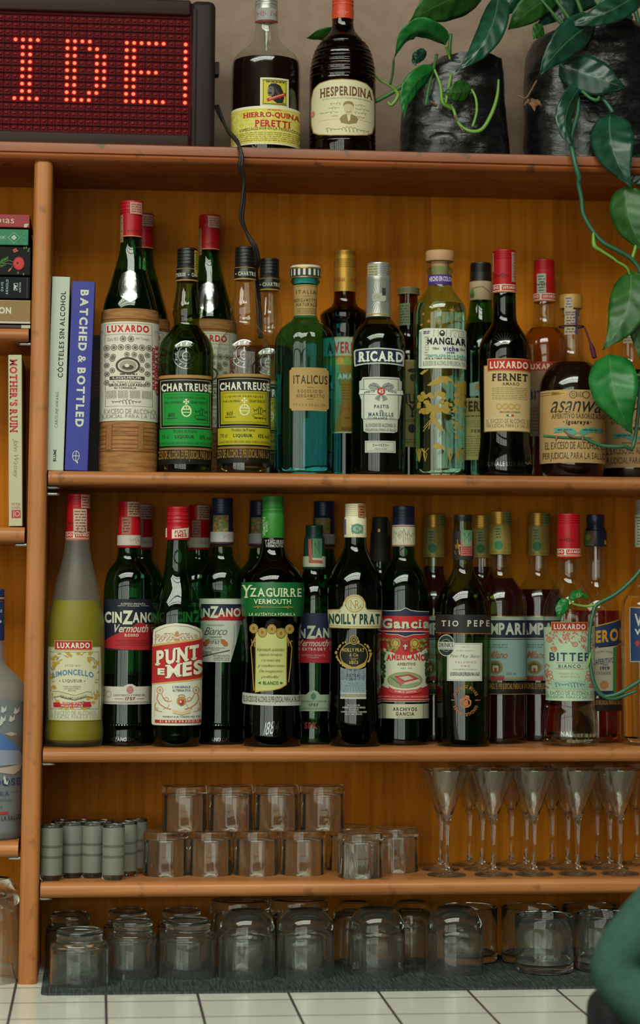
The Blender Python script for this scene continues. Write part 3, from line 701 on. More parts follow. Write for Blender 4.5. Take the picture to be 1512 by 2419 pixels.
p2 = at(1390, 300, .1); pot2 = empty('potted_philodendron', (p2.x, .1, ZT)); tag(pot2, 'large dark leaved philodendron in a black plastic sack, its vine trailing down the shelves', 'potted plant')
bag(pot2, [(70, 1330, 1500), (110, 1252, 1556), (150, 1244, 1566), (250, 1240, 1570), (320, 1240, 1572), (380, 1242, 1574)], .1, .075, 7.7)
leaf(pot2, (1410, 50, .0), (1270, 184, -.03), 82, DK, (-4, -14, -.02), 14, .22)
leaf(pot2, (1516, -22, .0), (1336, 62, -.02), 62, DK, (10, 8, -.02), -10, .25)
leaf(pot2, (1322, 150, .01), (1478, 208, -.015), 92, DB, (14, 6, -.015), 12, .2)
leaf(pot2, (1378, 196, .0), (1362, 354, -.022), 50, DK, (-34, 6, -.01), 30, .35)
leaf(pot2, (1442, 268, -.01), (1495, 447, -.035), 104, DK, (-20, -4, -.015), -14, .25)
leaf(pot2, (1488, 375, .0), (1540, 450, -.01), 80, DB, (8, 0, 0), 20)
leaf(pot2, (1478, 440, -.02), (1530, 600, -.025), 92, MG, (-14, 6, -.006), -16, .2)
leaf(pot2, (1490, 640, -.02), (1422, 828, -.035), 96, MG, (22, 6, -.015), -8, .2)
leaf(pot2, (1441, 836, -.03), (1494, 1026, -.04), 116, BG, (-14, 2, -.02), -10, .22)
leaf(pot2, (1512, 680, -.02), (1510, 850, -.02), 60, MG, (0, 0, 0), 10)
leaf(pot2, (1540, 880, -.02), (1502, 935, -.02), 50, BG, (0, 0, 0), 10)
leaf(pot2, (1342, 1415, -.012), (1391, 1417, -.015), 26, BG, (2, -16, -.006), 40, .3)
leaf(pot2, (1343, 1416, -.012), (1324, 1466, -.015), 30, BG, (-8, 0, -.004), 10, .3)
leaf(pot2, (1330, -20, .07), (1200, 70, .07), 70, MG, (0, -10, 0), 15, .2, heart=0)
leaf(pot2, (1440, -40, .1), (1258, 70, .09), 80, DK, (0, -8, 0), 20, .2)
leaf(pot2, (1282, 60, .05), (1260, 92, .04), 34, MG, (0, 0, 0), 20)
leaf(pot2, (1240, -30, .09), (1186, 40, .09), 62, DK, (-5, 0, 0), 10)
leaf(pot2, (1300, -40, .09), (1330, 70, .08), 80, DB, (10, 0, 0), 10)
for a_, b_, r_ in (((1352, -30), (1400, 120), 5), ((1300, -20), (1395, 130), 5), ((1420, -20), (1440, 120), 5), ((1460, 25), (1478, 110), 6), ((1478, 35), (1500, 120), 6), ((1500, 20), (1515, 120), 6), ((1262, -20), (1390, 140), 4)):
    stem(pot2, [(a_[0], a_[1], .07), ((a_[0]+b_[0])/2+4, (a_[1]+b_[1])/2, .07), (b_[0], b_[1], .09)], r_, ST if r_ < 6 else ST3)
stem(pot2, [(1322, 150, .01), (1370, 190, .0), (1400, 212, .0), (1430, 240, -.005), (1448, 266, -.01)], 5, ST3)
stem(pot2, [(1375, 215, -.005), (1395, 232, -.012), (1412, 236, -.012), (1416, 222, -.01)], [4, 4, 5, 3], ST)
stem(pot2, [(1362, 200, .01), (1366, 260, -.002), (1350, 320, -.012), (1352, 355, -.022), (1360, 390, -.026), (1368, 420, -.024), (1367, 436, -.02), (1374, 470, -.018), (1378, 505, -.018), (1400, 545, -.02), (1425, 573, -.022), (1460, 592, -.022), (1492, 612, -.02), (1512, 640, -.02), (1524, 690, -.02), (1522, 800, -.02), (1500, 1038, -.03), (1474, 1054, -.035), (1430, 1054, -.035), (1400, 1045, -.035), (1380, 1036, -.035), (1330, 1034, -.035), (1284, 1030, -.035)], [5, 5, 5.5, 6, 6.5, 6.5, 6, 5.5, 5.5, 5.5, 5.5, 5.5, 6, 5, 5, 5, 4.5, 5, 5, 5, 4.5, 4, 3.5], ST3, 'vine')
stem(pot2, [(1402, 550, -.024), (1404, 580, -.026), (1420, 592, -.026), (1448, 610, -.026), (1458, 618, -.026), (1480, 632, -.024), (1488, 650, -.022)], [3, 6, 4, 3.5, 3, 4, 2], ST2)
stem(pot2, [(1492, 614, -.02), (1500, 590, -.02), (1506, 560, -.02)], 4.5, ST2)
stem(pot2, [(1460, 862, -.03), (1490, 880, -.026), (1520, 890, -.02)], 3, ST2)
stem(pot2, [(1332, 1017, -.036), (1345, 1028, -.038), (1360, 1034, -.04)], [2, 3, 3], BR, 'root_nub')
stem(pot2, [(1376, 1030, -.04), (1378, 1046, -.042)], [4, 1.5], BR, 'root_nub')
stem(pot2, [(1316, 1031, -.038), (1313, 1042, -.04)], [4, 1.5], BR, 'root_nub')
stem(pot2, [(1530, 1320, -.01), (1501, 1362, -.012), (1457, 1402, -.012), (1411, 1428, -.012), (1401, 1450, -.014), (1395, 1480, -.016), (1392, 1530, -.018), (1396, 1580, -.02), (1404, 1615, -.02), (1420, 1640, -.02), (1445, 1650, -.02), (1475, 1643, -.02), (1504, 1632, -.02)], [4, 5, 5, 5, 4, 4, 4, 4.5, 5, 5, 5, 4.5, 3], ST3, 'vine')
stem(pot2, [(1425, 1646, -.02), (1457, 1640, -.022), (1490, 1622, -.022), (1525, 1600, -.02)], [4, 5, 5, 5], ST3, 'vine')
stem(pot2, [(1411, 1428, -.012), (1385, 1432, -.012), (1357, 1427, -.012), (1342, 1415, -.012)], [3.5, 3, 3, 2], ST2)
stem(pot2, [(1395, 1538, -.018), (1392, 1560, -.022), (1387, 1580, -.024)], [3, 3, .8], ST2)
for B_, T_, w_ in (((1256, 232, .018), (1262, 264, .008), 22), ((1258, 240, .018), (1280, 252, .012), 14), ((1254, 240, .02), (1236, 250, .016), 12)):
    q_ = leaf(pot2, B_, T_, w_, BR, (3, -4, -.006), 20, .5); q_.name = 'dry_leaf'
stem(pot2, [(1224, 226, .03), (1240, 232, .026), (1250, 222, .024), (1268, 190, .03)], 2.5, BR, 'dry_stem')
leaf(pot2, (1496, 40, .05), (1420, 110, .03), 50, DK, (0, -10, 0), 15)
leaf(pot2, (1400, -30, .05), (1470, 60, .04), 56, MG, (8, -4, 0), 18, .2, heart=0)
# ------------------------------------------------------------------ bottle materials and common pieces
G_GREEN = thin('green_glass', (.20, .58, .30)); G_DARK = thin('dark_green_glass', (.10, .26, .12)); G_CLEAR = thin('clear_glass', (.93, .96, .93), .07)
G_TEAL = thin('teal_glass', (.24, .70, .72)); G_AQUA = thin('pale_aqua_glass', (.70, .95, .84), .08); G_OLIVE = thin('olive_green_glass', (.42, .56, .22))
G_FROST = thin('frosted_glass', (.86, .87, .84), .03, .4, .24, (.42, .44, .40)); G_BROWN = thin('brown_glass', (.35, .2, .12))
def liq(name, h, rough=.15): return pm('liquid_'+name, h, rough, spec=.2)
def clearliq(name, col): return pm('liquid_'+name, col, 0, trans=1, ior=1.33)
L_BLACK = liq('dark', '#0c0d0a'); L_COLA = liq('brown', '#1c0c08'); L_GREEN = clearliq('green', (.12, .42, .15)); L_WATER = clearliq('clear', (.95, .98, .96)); L_WINE = liq('red', '#2a0a0c')
RED = pm('red_cap_plastic', '#a5141b', .36, spec=.35); NAVY = pm('navy_cap', '#1e2440', .35); BLACKC = pm('black_cap', '#191818', .35); GOLDC = pm('gold_cap', '#b58a35', .35, .55); SILV = pm('silver_cap', '#b9bab4', .32, .6); CREAM = pm('cream_cap', '#d8cfae', .4)
GCAP = pm('green_cap', '#2f772b', .36, spec=.35); DGC = pm('dark_green_cap', '#123c34', .35); ORC = pm('orange_cap', '#d2482a', .35)
EMB = thin('embossed_glass', (.8, .85, .8), .28, .15)
WARN = 'EL EXCESO DE ALCOHOL ES'; WARN2 = 'PERJUDICIAL PARA LA SALUD'
def ribs(v0, v1, hw, n=7, d=.5):
    """silhouette of a screw cap with turned grooves"""
    P = []
    for i in range(n):
        a = v0+(v1-v0)*i/n; h = (v1-v0)/n
        P += [(a+.08*h, hw-d), (a+.3*h, hw), (a+.75*h, hw), (a+.98*h, hw-d)]
    return P
def cap(b, v0, v1, hw, m, hw1=None, grooves=((0, .35, 4),), name='cap'):
    """cap from row v0 to v1 with a rounded top and grooved bands"""
    hw1 = hw1 or hw; P = [(v0, hw*.9), (v0+1.2, hw*.985)]
    def w(v): return hw+(hw1-hw)*(v-v0)/(v1-v0)
    last = v0+1.2
    for a, z, n in grooves:
        va, vb = max(v0+(v1-v0)*a, last+.6), v0+(v1-v0)*z
        for i in range(n):
            h = (vb-va)/n; y = va+i*h; P += [(y+.1*h, w(y)), (y+.5*h, w(y)), (y+.62*h, w(y)-1.1), (y+.9*h, w(y)-1.1)]
        last = P[-1][0]
    P += [(last+1, w(last+1)), (v1, w(v1))]
    return b.turn(name, P, m)
def strip(c, u0, v0, u1, v1, tone='#8c8a72', ink2='#7a4a3c', seed=1):
    """tax stamp: a pale translucent strip with small print"""
    c.rect(u0, v0, u1, v1, tone); c.dash(u0+2, v0+3, u1-2, v1-3, max(3, int((v1-v0)/7)), ink2, fill=.4, seed=seed)
def seal(b, cu, cv, r, vm, txt='CHARTREUSE'):
    c = b.canvas(vm, extra=.0002)
    c.zcuts = [b.Z(cv-r*1.2)+(b.Z(cv+r*1.2)-b.Z(cv-r*1.2))*i/16 for i in range(17)]
    c.ring(cu, cv, r, r*1.06, 2.2, EMB, l=14); c.ring(cu, cv, r*.62, r*.66, 1.5, EMB, l=14)
    for k in range(12):
        a = k/12*6.283; c.line([(cu+r*.7*math.cos(a), cv+r*.74*math.sin(a)), (cu+r*.88*math.cos(a+.12), cv+r*.93*math.sin(a+.12))], 2.2, EMB, l=14)
    c.ring(cu, cv+r*.1, r*.3, r*.34, 2, EMB, l=14); c.line([(cu, cv-r*.5), (cu, cv-r*.22)], 2.5, EMB, l=14); c.line([(cu-r*.28, cv+.1*r), (cu+r*.28, cv+.1*r)], 2, EMB, l=14)
    return c.build('embossed_seal', b.root)
def U(x, z, o): return x/z+o
# ================================================================== top board
YT = .075
# ---- square stamp bottle
b = Bottle('liqueur_bottle', 'clear bottle of dark liqueur with silver cap, yellow label and small stamp, beside the sign', 'bottle', (629, 0, 628, 345), .062, ZT,
  [(50, 26), (66, 26), (85, 28.5), (100, 34), (112, 45), (124, 60), (136, 73), (150, 80), (162, 81.5), (345, 82), (364, 80)])
b.glass(G_CLEAR); b.liquid(L_COLA, 148, .96)
cap(b, -22, 51, 26.5, SILV, 27, ((.02, .55, 5),))
c = b.canvas(35, 27); c.rect(604, 18, 652, 46, '#9d9c96'); c.curl(606, 24, 628, 40, '#8d3a3c', 1, 5, 2); c.curl(637, 24, 654, 40, '#8d3a3c', 1, 3, 5); c.rect(598, 47, 660, 50.5, '#8c2326'); c.build('cap_band', b.root)
b.turn('pour_spout', [(50, 14), (56, 14), (58, 9), (104, 4.5), (122, 3.5)], G_CLEAR)
c = b.canvas(290)
c.rect(541, 250, 716, 340, '#e3dcc0'); c.rect(541, 256, 716, 336, '#d3c64a')
R_ = random.Random(3)
for i in range(16):
    for j in range(3): c.ring(550+i*11, 270+j*24+(i % 2)*9, 10, 10, 3, '#dcd27c', l=6)
c.text('HIERRO-QUINA', 575, 264, 709, 279, '#b3241f', 2, serif=1.3, gap=.06); c.text('PERETTI', 602, 283, 687, 299, '#b3241f', 2, serif=1.3, gap=.06)
c.text('ESPECIALIZADA EN LA PRODUCCION', 568, 302, 714, 309, '#55512c', 1, bow=3)
c.dash(548, 310, 712, 333, 5, '#7d7a3a', fill=.3, seed=4)
c.dash(632, 257, 664, 261, 1, '#c8503c')
c.build('label', b.root)
c = b.canvas(215); c.rect(615, 183, 682, 250, '#d9d2b4'); c.rect(619, 187, 678, 247, '#c9bb3a'); c.frame(622, 189, 676, 245, 1.2, '#3a3a2c')
for k in range(13): c.line([(620+k*4.6, 189), (623+k*4.6, 187)], 1.2, '#2b2b22', l=9); c.line([(620+k*4.6, 247), (623+k*4.6, 244.5)], 1.2, '#2b2b22', l=9)
c.poly([(634, 215), (634, 203), (640, 197), (652, 196), (662, 201), (668, 213), (671, 228), (668, 240), (655, 243), (645, 236), (641, 226)], '#242320')
c.poly([(633, 221), (632, 214), (634, 207), (640, 203), (646, 205), (648, 215), (646, 224), (640, 227), (634, 226)], '#6d6558')
c.poly([(633, 218), (640, 217), (643, 221), (635, 222)], '#231f1c'); c.ell(639, 209, 2, 1.5, '#231f1c')
for k in range(8): c.line([(648+k*2, 204+k*2.2), (652+k*1.4, 214+k*3)], .8, '#57503f', l=14)
c.poly([(632, 240), (630, 233), (674, 216), (675, 223)], '#c02a2a'); [c.line([(637+k*4.2, 233.6-k*1.75), (639.6+k*4.2, 232.5-k*1.75)], 2.2, '#e3d3b0', l=20) for k in range(8)]
c.dash(628, 190, 672, 195, 1, '#55512c'); c.dash(660, 240, 674, 243, 1, '#55512c')
c.build('stamp_label', b.root)
# ---- ribbed bottle
pr = [(47, 25), (60, 25.5), (72, 28), (84, 36)]
for i in range(11):
    v = 92+i*9.2; w = [46, 55, 62, 66.5, 70, 72.5, 74.5, 76, 77, 77.5, 78][i]; pr += [(v, w-2.2), (v+2.5, w), (v+6, w+.8), (v+8.6, w-.6)]
pr += [(196, 78), (318, 78.5)]+[p for k in range(3) for p in ((321+k*9, 77), (324+k*9, 79), (327+k*9, 79))]+[(352, 79), (372, 76)]
b = Bottle('ribbed_bottle', 'dark brown ribbed bottle with orange cap and cream oval label', 'bottle', (810, 0, 809, 350), .062, ZT, pr)
n_ = 120; b.prof = [(b.rb*.86, 0), (b.rb*.97, .001)]+[(b.Rf(.0035+(b.ztop-.0035)*i/n_), .0035+(b.ztop-.0035)*i/n_) for i in range(n_+1)]
b.glass(G_BROWN); b.liquid(L_COLA, 60, .95)
cap(b, -24, 48, 25.5, ORC, 26, ((.02, .6, 5),))
c = b.canvas(30, 25.8); c.curl(796, 22, 824, 36, '#e08b5a', 1.2, 5, 3); c.build('cap_print', b.root)
c = b.canvas(255, 79)
def oval(k): return [(810+u*k, 255+v*k) for u, v in [(-70, -52), (-56, -63), (-30, -68), (0, -69), (30, -68), (56, -63), (70, -52), (75.5, -30), (76.5, 0), (75.5, 30), (70, 52), (56, 60), (30, 64), (0, 65), (-30, 64), (-56, 60), (-70, 52), (-75.5, 30), (-76.5, 0), (-75.5, -30)]]
c.poly(oval(1), '#a8864a'); c.poly(oval(.97), '#ddd3ae'); c.poly(oval(.94), '#d9d0ab')
c.text('HESPERIDINA', 756, 206, 880, 229, '#6d4a2c', 2, serif=1, bow=3); c.text('BITTER A BASE DE CORTEZA DE NARANJA AMARGA', 762, 231, 876, 236, '#7c7558', 1, bow=2)
for u0, u1, v in ((780, 806, 242), (776, 802, 252), (756, 800, 262), (782, 800, 271), (838, 862, 244), (838, 872, 253), (836, 866, 262), (840, 862, 272)): c.curl(u0, v, u1, v+6, '#8b8468', .9, 4, u0, l=9)
c.poly([(812, 258), (810, 248), (813, 242), (822, 239), (831, 241), (836, 247), (835, 257), (831, 266), (823, 272), (816, 267)], '#c9ba8e'); c.poly([(812, 252), (811, 245), (815, 240), (823, 238), (832, 240), (836, 247), (834, 253), (832, 247), (823, 245), (814, 247)], '#8e7a50')
c.poly([(806, 290), (802, 280), (808, 273), (818, 269), (823, 276), (830, 269), (840, 273), (846, 279), (842, 289), (824, 293)], '#8e7a50'); c.poly([(819, 270), (823, 275), (828, 270), (827, 282), (823, 288)], '#d9d0ab'); c.line([(818, 263), (823, 265), (829, 263)], 1.6, '#8e7a50')
c.line([(752, 283), (800, 281)], .8, '#cf9a7a', l=8); c.line([(848, 281), (878, 283)], .8, '#cf9a7a', l=8)
c.curl(770, 298, 856, 313, '#a08a5c', 1.1, 10, 2); c.curl(856, 302, 872, 311, '#a08a5c', 1, 3, 6); c.ell(740, 262, 5, 7, '#c98a6a')
c.build('label', b.root)
# ================================================================== upper bottle shelf
YF, YBK = .046, .138
KRAFT = noisy('straw_wrap', '#8a5a2e', '#a8743f', 30, .7, .35, .001, stretch=(1, 1, 8))
# ---- straw-wrapped
b = Bottle('straw_wrapped_bottle', 'straw-wrapped green bottle with red cap and full white label, beside the blue book', 'bottle', (313, 480, 300.5, 1100), .05, Z2,
  [(560, 24), (580, 25.2), (600, 28), (620, 33), (645, 40), (680, 50), (710, 59), (734, 64), (760, 65.5), (1000, 65), (1060, 66), (1106, 66)], 'straw-wrapped bottles')
b.glass(G_GREEN); b.liquid(liq('bottle_green_dark', '#0d1d10'), 640, .94)
cap(b, 477, 506, 26.5, RED, 26.5, ((.05, .9, 3),)); b.turn('cap_sleeve', [(505, 25), (507, 25.3), (558, 25.3), (562, 26)], RED)
c = b.canvas(535, 25.5); c.curl(302, 541, 330, 550, '#7d1418', 1.2, 6, 2); c.rect(287, 556, 339, 558, '#d98a5a'); strip(c, 286, 506, 293, 571, '#8f7a56', '#6d3030'); c.build('cap_print', b.root)
c = b.canvas(490, 27); strip(c, 309, 477, 337, 505, '#b58a78', '#8a3a34'); c.build('tax_strip', b.root)
z0, z1 = b.Z(1106), b.Z(738); n = 40
prof = [(b.Rf(.004)*1.0+.0012, .0003)]+[(b.Rf(max(.004, z0+(z1-z0)*i/n))+.0016+.0005*(i % 2 if i < 10 else 0), max(.0008, z0+(z1-z0)*i/n)) for i in range(n+1)]+[(b.Rf(z1)-.0005, z1+.0012)]
w = lathe('straw_wrap', prof, KRAFT, b.root, 40, False, False, lambda a, z: 1+.008*math.sin(a*9)*(1 if z < b.Z(1000) else .2))
c = b.canvas(750); dkk = '#7d5128'
for v in (1008, 1018, 1028, 1038, 1048, 1058): c.line([(b.U(v)-64, v), (b.U(v)+64, v+1)], 1.4, dkk, l=58)
for u in (-42, 28): c.line([(302+u, 1002), (300+u, 1062)], 12, '#96683a', l=60); c.line([(302+u-6, 1002), (300+u-6, 1062)], 1.2, dkk, l=62); c.line([(302+u+6, 1002), (300+u+6, 1062)], 1.2, dkk, l=62)
c.line([(234, 1064), (368, 1066)], 2, dkk, l=60); c.line([(243, 752), (374, 753)], 1.6, dkk, l=60); c.build('straw_bands', b.root)
c = b.canvas(870, l0=66); a = b.U
c.rect(230, 760, 384, 994, '#d6d2c0'); dk = '#4a473e'; gy = '#777263'
c.frame(252, 764, 356, 960, .9, '#6d695c'); c.line([(252, 790), (356, 790)], .9, '#6d695c')
c.text('LUXARDO', 257, 768, 349, 785, '#c2242a', 2)
c.text('Zara 1821', 257, 797, 281, 805, gy, 0); c.text('1947 Torreglia', 320, 797, 349, 805, gy, 0)
def coin(u, v, r=7): c.ring(u, v, r, r*1.05, 1.4, dk, l=70); c.ell(u, v, r*.6, r*.62, '#8d8877', l=70); c.dash(u-r*.5, v-r*.5, u+r*.5, v+r*.5, 2, dk, l=72, fill=.5, seed=int(u+v))
coin(292, 801); coin(309, 801)
for k in range(7): coin(256+k*15.5, 821)
for u, v in ((256, 838), (270, 842), (300, 838), (316, 838), (345, 838), (331, 842), (256, 862), (268, 848), (333, 850), (345, 862), (256, 883), (268, 875), (332, 873), (345, 882), (255, 903), (345, 906)): coin(u, v, 6)
c.ring(302, 864, 27, 20, 5, dk); c.ell(302, 864, 19, 13, '#9b9583'); c.ell(302, 868, 13, 6, dk); c.ell(300, 864, 5, 4, '#d6d2c0'); c.dash(284, 881, 322, 887, 1, dk)
c.rect(262, 889, 338, 897, dk); c.text('LIQUEUR', 268, 890.5, 332, 895.8, '#d6d2c0', 1, serif=1); c.text('Pr. Fabbrica "Excelsior"'.replace('"', ''), 269, 900, 331, 905, gy, 0); c.text('GIROLAMO LUXARDO', 260, 906, 340, 912.5, dk, 2); c.text('IN TORREGLIA', 272, 914, 320, 919, dk, 1, serif=1)
for u0 in (254, 279, 305, 331): c.dash(u0, 922, u0+23, 941, 8, '#8d8877', fill=.4, seed=u0)
c.curl(266, 943, 330, 956, '#5a574c', .9, 9, 3)
for u, t0, t1, s in ((358, 818, 918, 'MARASCHINO'), (365, 812, 928, 'ORIGINALE')): c.text(s, u-3.4, t0, u+3.4, t1, '#b3242a', 2, serif=1, rot=90)
c.text(WARN, 236, 966, 380, 977, '#8b8777', -1); c.text('PERJUDICIAL PARA LA SALUD', 225, 979, 384, 990, '#8b8777', -1)
c.text('Ml 70 cl', 238, 778, 249, 784, gy, 0); c.text('M. P. 2', 360, 778, 371, 784, gy, 0)
c.build('label', b.root)
c = b.canvas(670, extra=.0002); c.zcuts = [b.Z(720)+(b.Z(630)-b.Z(720))*i/14 for i in range(15)]
c.poly([(284, 700), (280, 670), (290, 645), (308, 637), (326, 645), (334, 672), (330, 702), (308, 716)], EMB, l=6); c.ring(308, 676, 20, 24, 3, EMB, l=20); c.ell(307, 672, 9, 11, EMB, l=22); c.line([(290, 704), (326, 704)], 3, EMB, l=22); c.build('embossed_seal', b.root)
MAR = b
b.copy(337, 640, .142, 'second straw-wrapped bottle, hidden but for its neck, right behind the full one'); b.copy(494, 640, .142, 'straw-wrapped bottle with red cap standing between and behind the green and yellow labelled bottles')
# ---- green and yellow monastery liqueurs
def abbey(name, label, ax, yc, glass, liqm, lev, main, main2, pct, tax, D=0):
    a0 = ax[0]; d = D
    b = Bottle(name, label, 'bottle', ax, yc, Z2,
      [(664+d, 24.5), (680+d, 25.5), (705+d, 29), (722+d, 31.5), (735+d, 33.5), (745+d, 33), (757+d, 30), (766+d, 29.5), (774+d, 33), (785+d, 41), (798+d, 52), (812+d, 60), (830+d, 64), (850+d, 64.8), (1060+d, 63.5), (1104+d, 62.5), (1112, 62)], 'monastery liqueur bottles')
    b.glass(glass); b.liquid(liqm, lev)
    cap(b, 588+d, 634+d, 24, BLACKC, 24.5, ((.02, .9, 5),))
    b.turn('cap_band', [(633+d, 24.8), (634+d, 25.6), (663+d, 26), (665+d, 25.5)], BLACKC)
    c = b.canvas(650+d, 26); t = a0-2
    c.line([(t-24, 634+d), (t+26, 634.5+d)], 1.5, '#9a7a35'); c.line([(t-26, 661+d), (t+28, 661.5+d)], 3, '#b0863a')
    if D == 0 and tax: c.text('TREUSE', t-26, 644, t-3, 653, '#bdb9a4', 2); c.ell(t+4, 649, 1.6, 1.6, '#bdb9a4'); c.text('CHA', t+11, 644, t+25, 653, '#bdb9a4', 2)
    else: c.ell(t-20, 649+d, 1.6, 1.6, '#bdb9a4'); c.text('CHARTRE', t-15, 644+d, t+26, 654+d, '#bdb9a4', 2)
    if tax: c.poly([(t+18, 590), (t+27, 592), (t+27, 640), (t+20, 650), (t+17, 640)], '#a58f34'); c.dash(t+19, 594, t+25, 636, 8, '#5a5030')
    c.build('cap_print', b.root)
    seal(b, b.U(840), 838+d, 32, 850+d)
    c = b.canvas(970+d); q = lambda u: u+b.U(970)-436.5
    X = lambda u0, v0, u1, v1, m, **k: c.rect(q(u0), v0+d, q(u1), v1+d, m, **k)
    T = lambda s, u0, v0, u1, v1, m, *k, **kw: c.text(s, q(u0), v0+d, q(u1), v1+d, m, *k, **kw)
    X(374, 885, 499, 1062, '#8a6a35'); X(374, 893, 499, 1057, '#191712'); X(374, 886, 499, 892, '#a8824a')
    c.frame(q(378), 897+d, q(496), 1010+d, 1.3, '#b8b08c'); T('CHARTREUSE', 381, 905, 498, 924, '#d8d4c0', 2)
    X(383, 926, 493, 1004, main); c.frame(q(385), 928+d, q(491), 1002+d, 1.6, main2); c.frame(q(388), 931+d, q(488), 999+d, .7, '#2c3a14')
    dk2 = '#20301a'
    T('LIQUEUR FABRIQUÉE', 394, 936, 482, 942, dk2, 1, gap=.25); T('PAR LES PÈRES', 388, 947, 428, 953, dk2, 1, serif=1); T('CHARTREUX', 449, 947, 486, 953, dk2, 1, serif=1)
    cr = '#d9d8a8'; cu = q(438.5)
    c.ring(cu, 971+d, 12, 14, 3, cr, l=16); c.line([(cu-11, 967+d), (cu+11, 967+d)], 2.4, cr, l=16); c.line([(cu-11, 974+d), (cu+11, 974+d)], 2, cr, l=16); c.line([(cu, 958+d), (cu, 967+d)], 2.2, cr, l=16); c.line([(cu-6, 960+d), (cu-5, 967+d)], 1.6, cr, l=16); c.line([(cu+6, 960+d), (cu+5, 967+d)], 1.6, cr, l=16)
    for a_ in (0, 90, 180, 270):
        w_ = math.radians(a_); ca, sa = math.cos(w_), math.sin(w_); c.poly([(cu, 949+d), (cu+ca*6.5-sa*3.4, 949+d+sa*6.5+ca*3.4), (cu+ca*6.5+sa*3.4, 949+d+sa*6.5-ca*3.4)], cr, l=16)
    T('1605', 396, 975, 412, 984, '#14160c', 0, it=.35); c.dash(q(393), 986+d, q(418), 990+d, 1, dk2, fill=.4); c.curl(q(458), 962+d, q(488), 982+d, dk2, 1, 6, 3); c.ring(q(470), 984+d, 14, 5, .8, dk2); c.dash(q(460), 988+d, q(488), 992+d, 1, dk2, fill=.4)
    X(376, 1013, 497, 1053, main); T('Produit de France', 408, 1015, 462, 1022, dk2, 1, serif=.8); T('70 cl', 382, 1027, 398, 1036, dk2, 1, serif=.8); T('LIQUEUR', 411, 1028, 456, 1037, dk2, 2, serif=1); T(pct, 468, 1027, 494, 1037, dk2, 1, serif=.8); T('CHARTREUSE DIFFUSION 38500 VOIRON FRANCE', 378, 1044, 495, 1049.5, dk2, 0, serif=.8)
    c.build('label', b.root)
    c = b.canvas(1078+d); X(368, 1063, 505, 1096, '#16140f'); T('CESO DE ALCOHOL ES PERJUDICIAL PARA LA SA', 370, 1064, 504, 1090, '#96702c', 1); c.build('warning_band', b.root)
    return b
bg = abbey('green_liqueur_bottle', 'bottle of green herbal liqueur with black cap and a bright green and black label', (446, 590, 433.5, 1108), YF, G_OLIVE, clearliq('herb_green', (.35, .42, .06)), 770, '#188a35', '#329a42', '55% vol', True)
by = abbey('yellow_liqueur_bottle', 'nearly empty clear bottle with black cap and a yellow and black label, front row', (582, 590, 572, 1110), YF, G_CLEAR, clearliq('straw_yellow', (.75, .66, .2)), 1075, '#b5a81f', '#8f8a2c', '40% vol', False, -3)
o = by.copy(636, 690, .14, 'fuller yellow liqueur bottle half hidden behind the nearly empty one with the yellow label')
for ch in list(o.children):
    if ch.name.startswith('liquid'):
        bpy.data.objects.remove(ch)
z_ = by.Z(800); P = [(by.rb*.7, .004)]+[(by.Rf(.009+(z_-.009)*i/24)*.93, .009+(z_-.009)*i/24) for i in range(25)]
lathe('liquid', P, clearliq('straw_gold', (.62, .42, .06)), o, 36)
# ---- teal fluted
b = Bottle('teal_bottle', 'teal fluted glass bottle with chequered stopper and tan label', 'bottle', (722, 630, 719, 1113), .05, Z2,
  [(656, 31), (660, 36), (664, 37), (668, 33), (673, 28.5), (748, 27), (754, 29), (760, 36), (768, 48), (778, 59), (790, 66), (805, 69.5), (830, 71), (1090, 71), (1117, 70)])
b.glass(G_TEAL, lambda a, z: 1+(.016*math.cos(a*16) if z < b.Z(790) else 0), 96)
lq = b.liquid(clearliq('teal_clear', (.72, .95, .95)), 888, .92)
b.turn('stopper', [(629, 33), (631, 36), (654, 37), (655.5, 34), (656, 28), (672, 26)], pm('pale_marble', '#cfcdb8', .35))
c = b.canvas(642, 37.2)
for k in range(-9, 9): 
    if k % 2 == 0: c.rect(722+37*math.sin(max(-1.45, k*.17)), 633.5, 722+37*math.sin(min(1.45, (k+1)*.17)), 651.5, '#2b332f', l=3)
c.line([(685, 631), (759, 631.5)], 3, GOLD(), l=4); c.line([(685, 653), (759, 653.5)], 2.4, GOLD(), l=4); c.build('stopper_checks', b.root)
c = b.canvas(710); c.rect(690, 672, 752, 749, '#a98a55'); dk = '#5c4727'; c.line([(690, 675), (752, 675)], 1, dk); c.text('ITALIA', 700, 685, 747, 694, dk, 1, gap=.2); c.text('CON', 717, 697, 731, 701, dk, 0, gap=.2); c.text('BERGAMOTTO', 696, 705, 752, 713, dk, 1, gap=.15); c.text('NATURALE', 700, 715, 748, 723, dk, 1, gap=.15); c.dash(702, 727, 746, 741, 4, dk, fill=.3); c.line([(690, 745), (752, 745)], 1, dk); c.build('neck_label', b.root)
c = b.canvas(920, l0=30)
c.poly([(690, 868), (770, 868), (771, 872), (775, 875), (775, 963), (771, 966), (770, 970), (690, 970), (689, 966), (685, 963), (685, 875), (689, 872)], '#ab8a52'); dk = '#3a2d1a'
c.text('ITALICUS', 694, 886, 772, 907, dk, 1, gap=.14); c.line([(725, 915), (740, 915)], 1, dk); c.text('ROSOLIO DI', 704, 920, 761, 928, '#5c4727', 1, gap=.25); c.text('BERGAMOTTO', 701, 931, 765, 939, '#5c4727', 1, gap=.25); c.line([(725, 943), (739, 943)], 1, dk); c.text('70 CL', 693, 953, 718, 959, '#7a6238', 0, gap=.2); c.ell(723, 956, 1.2, 1.2, dk); c.text('20% ALC. VOL.', 728, 953, 770, 959, '#7a6238', 0, gap=.1); c.build('label', b.root)
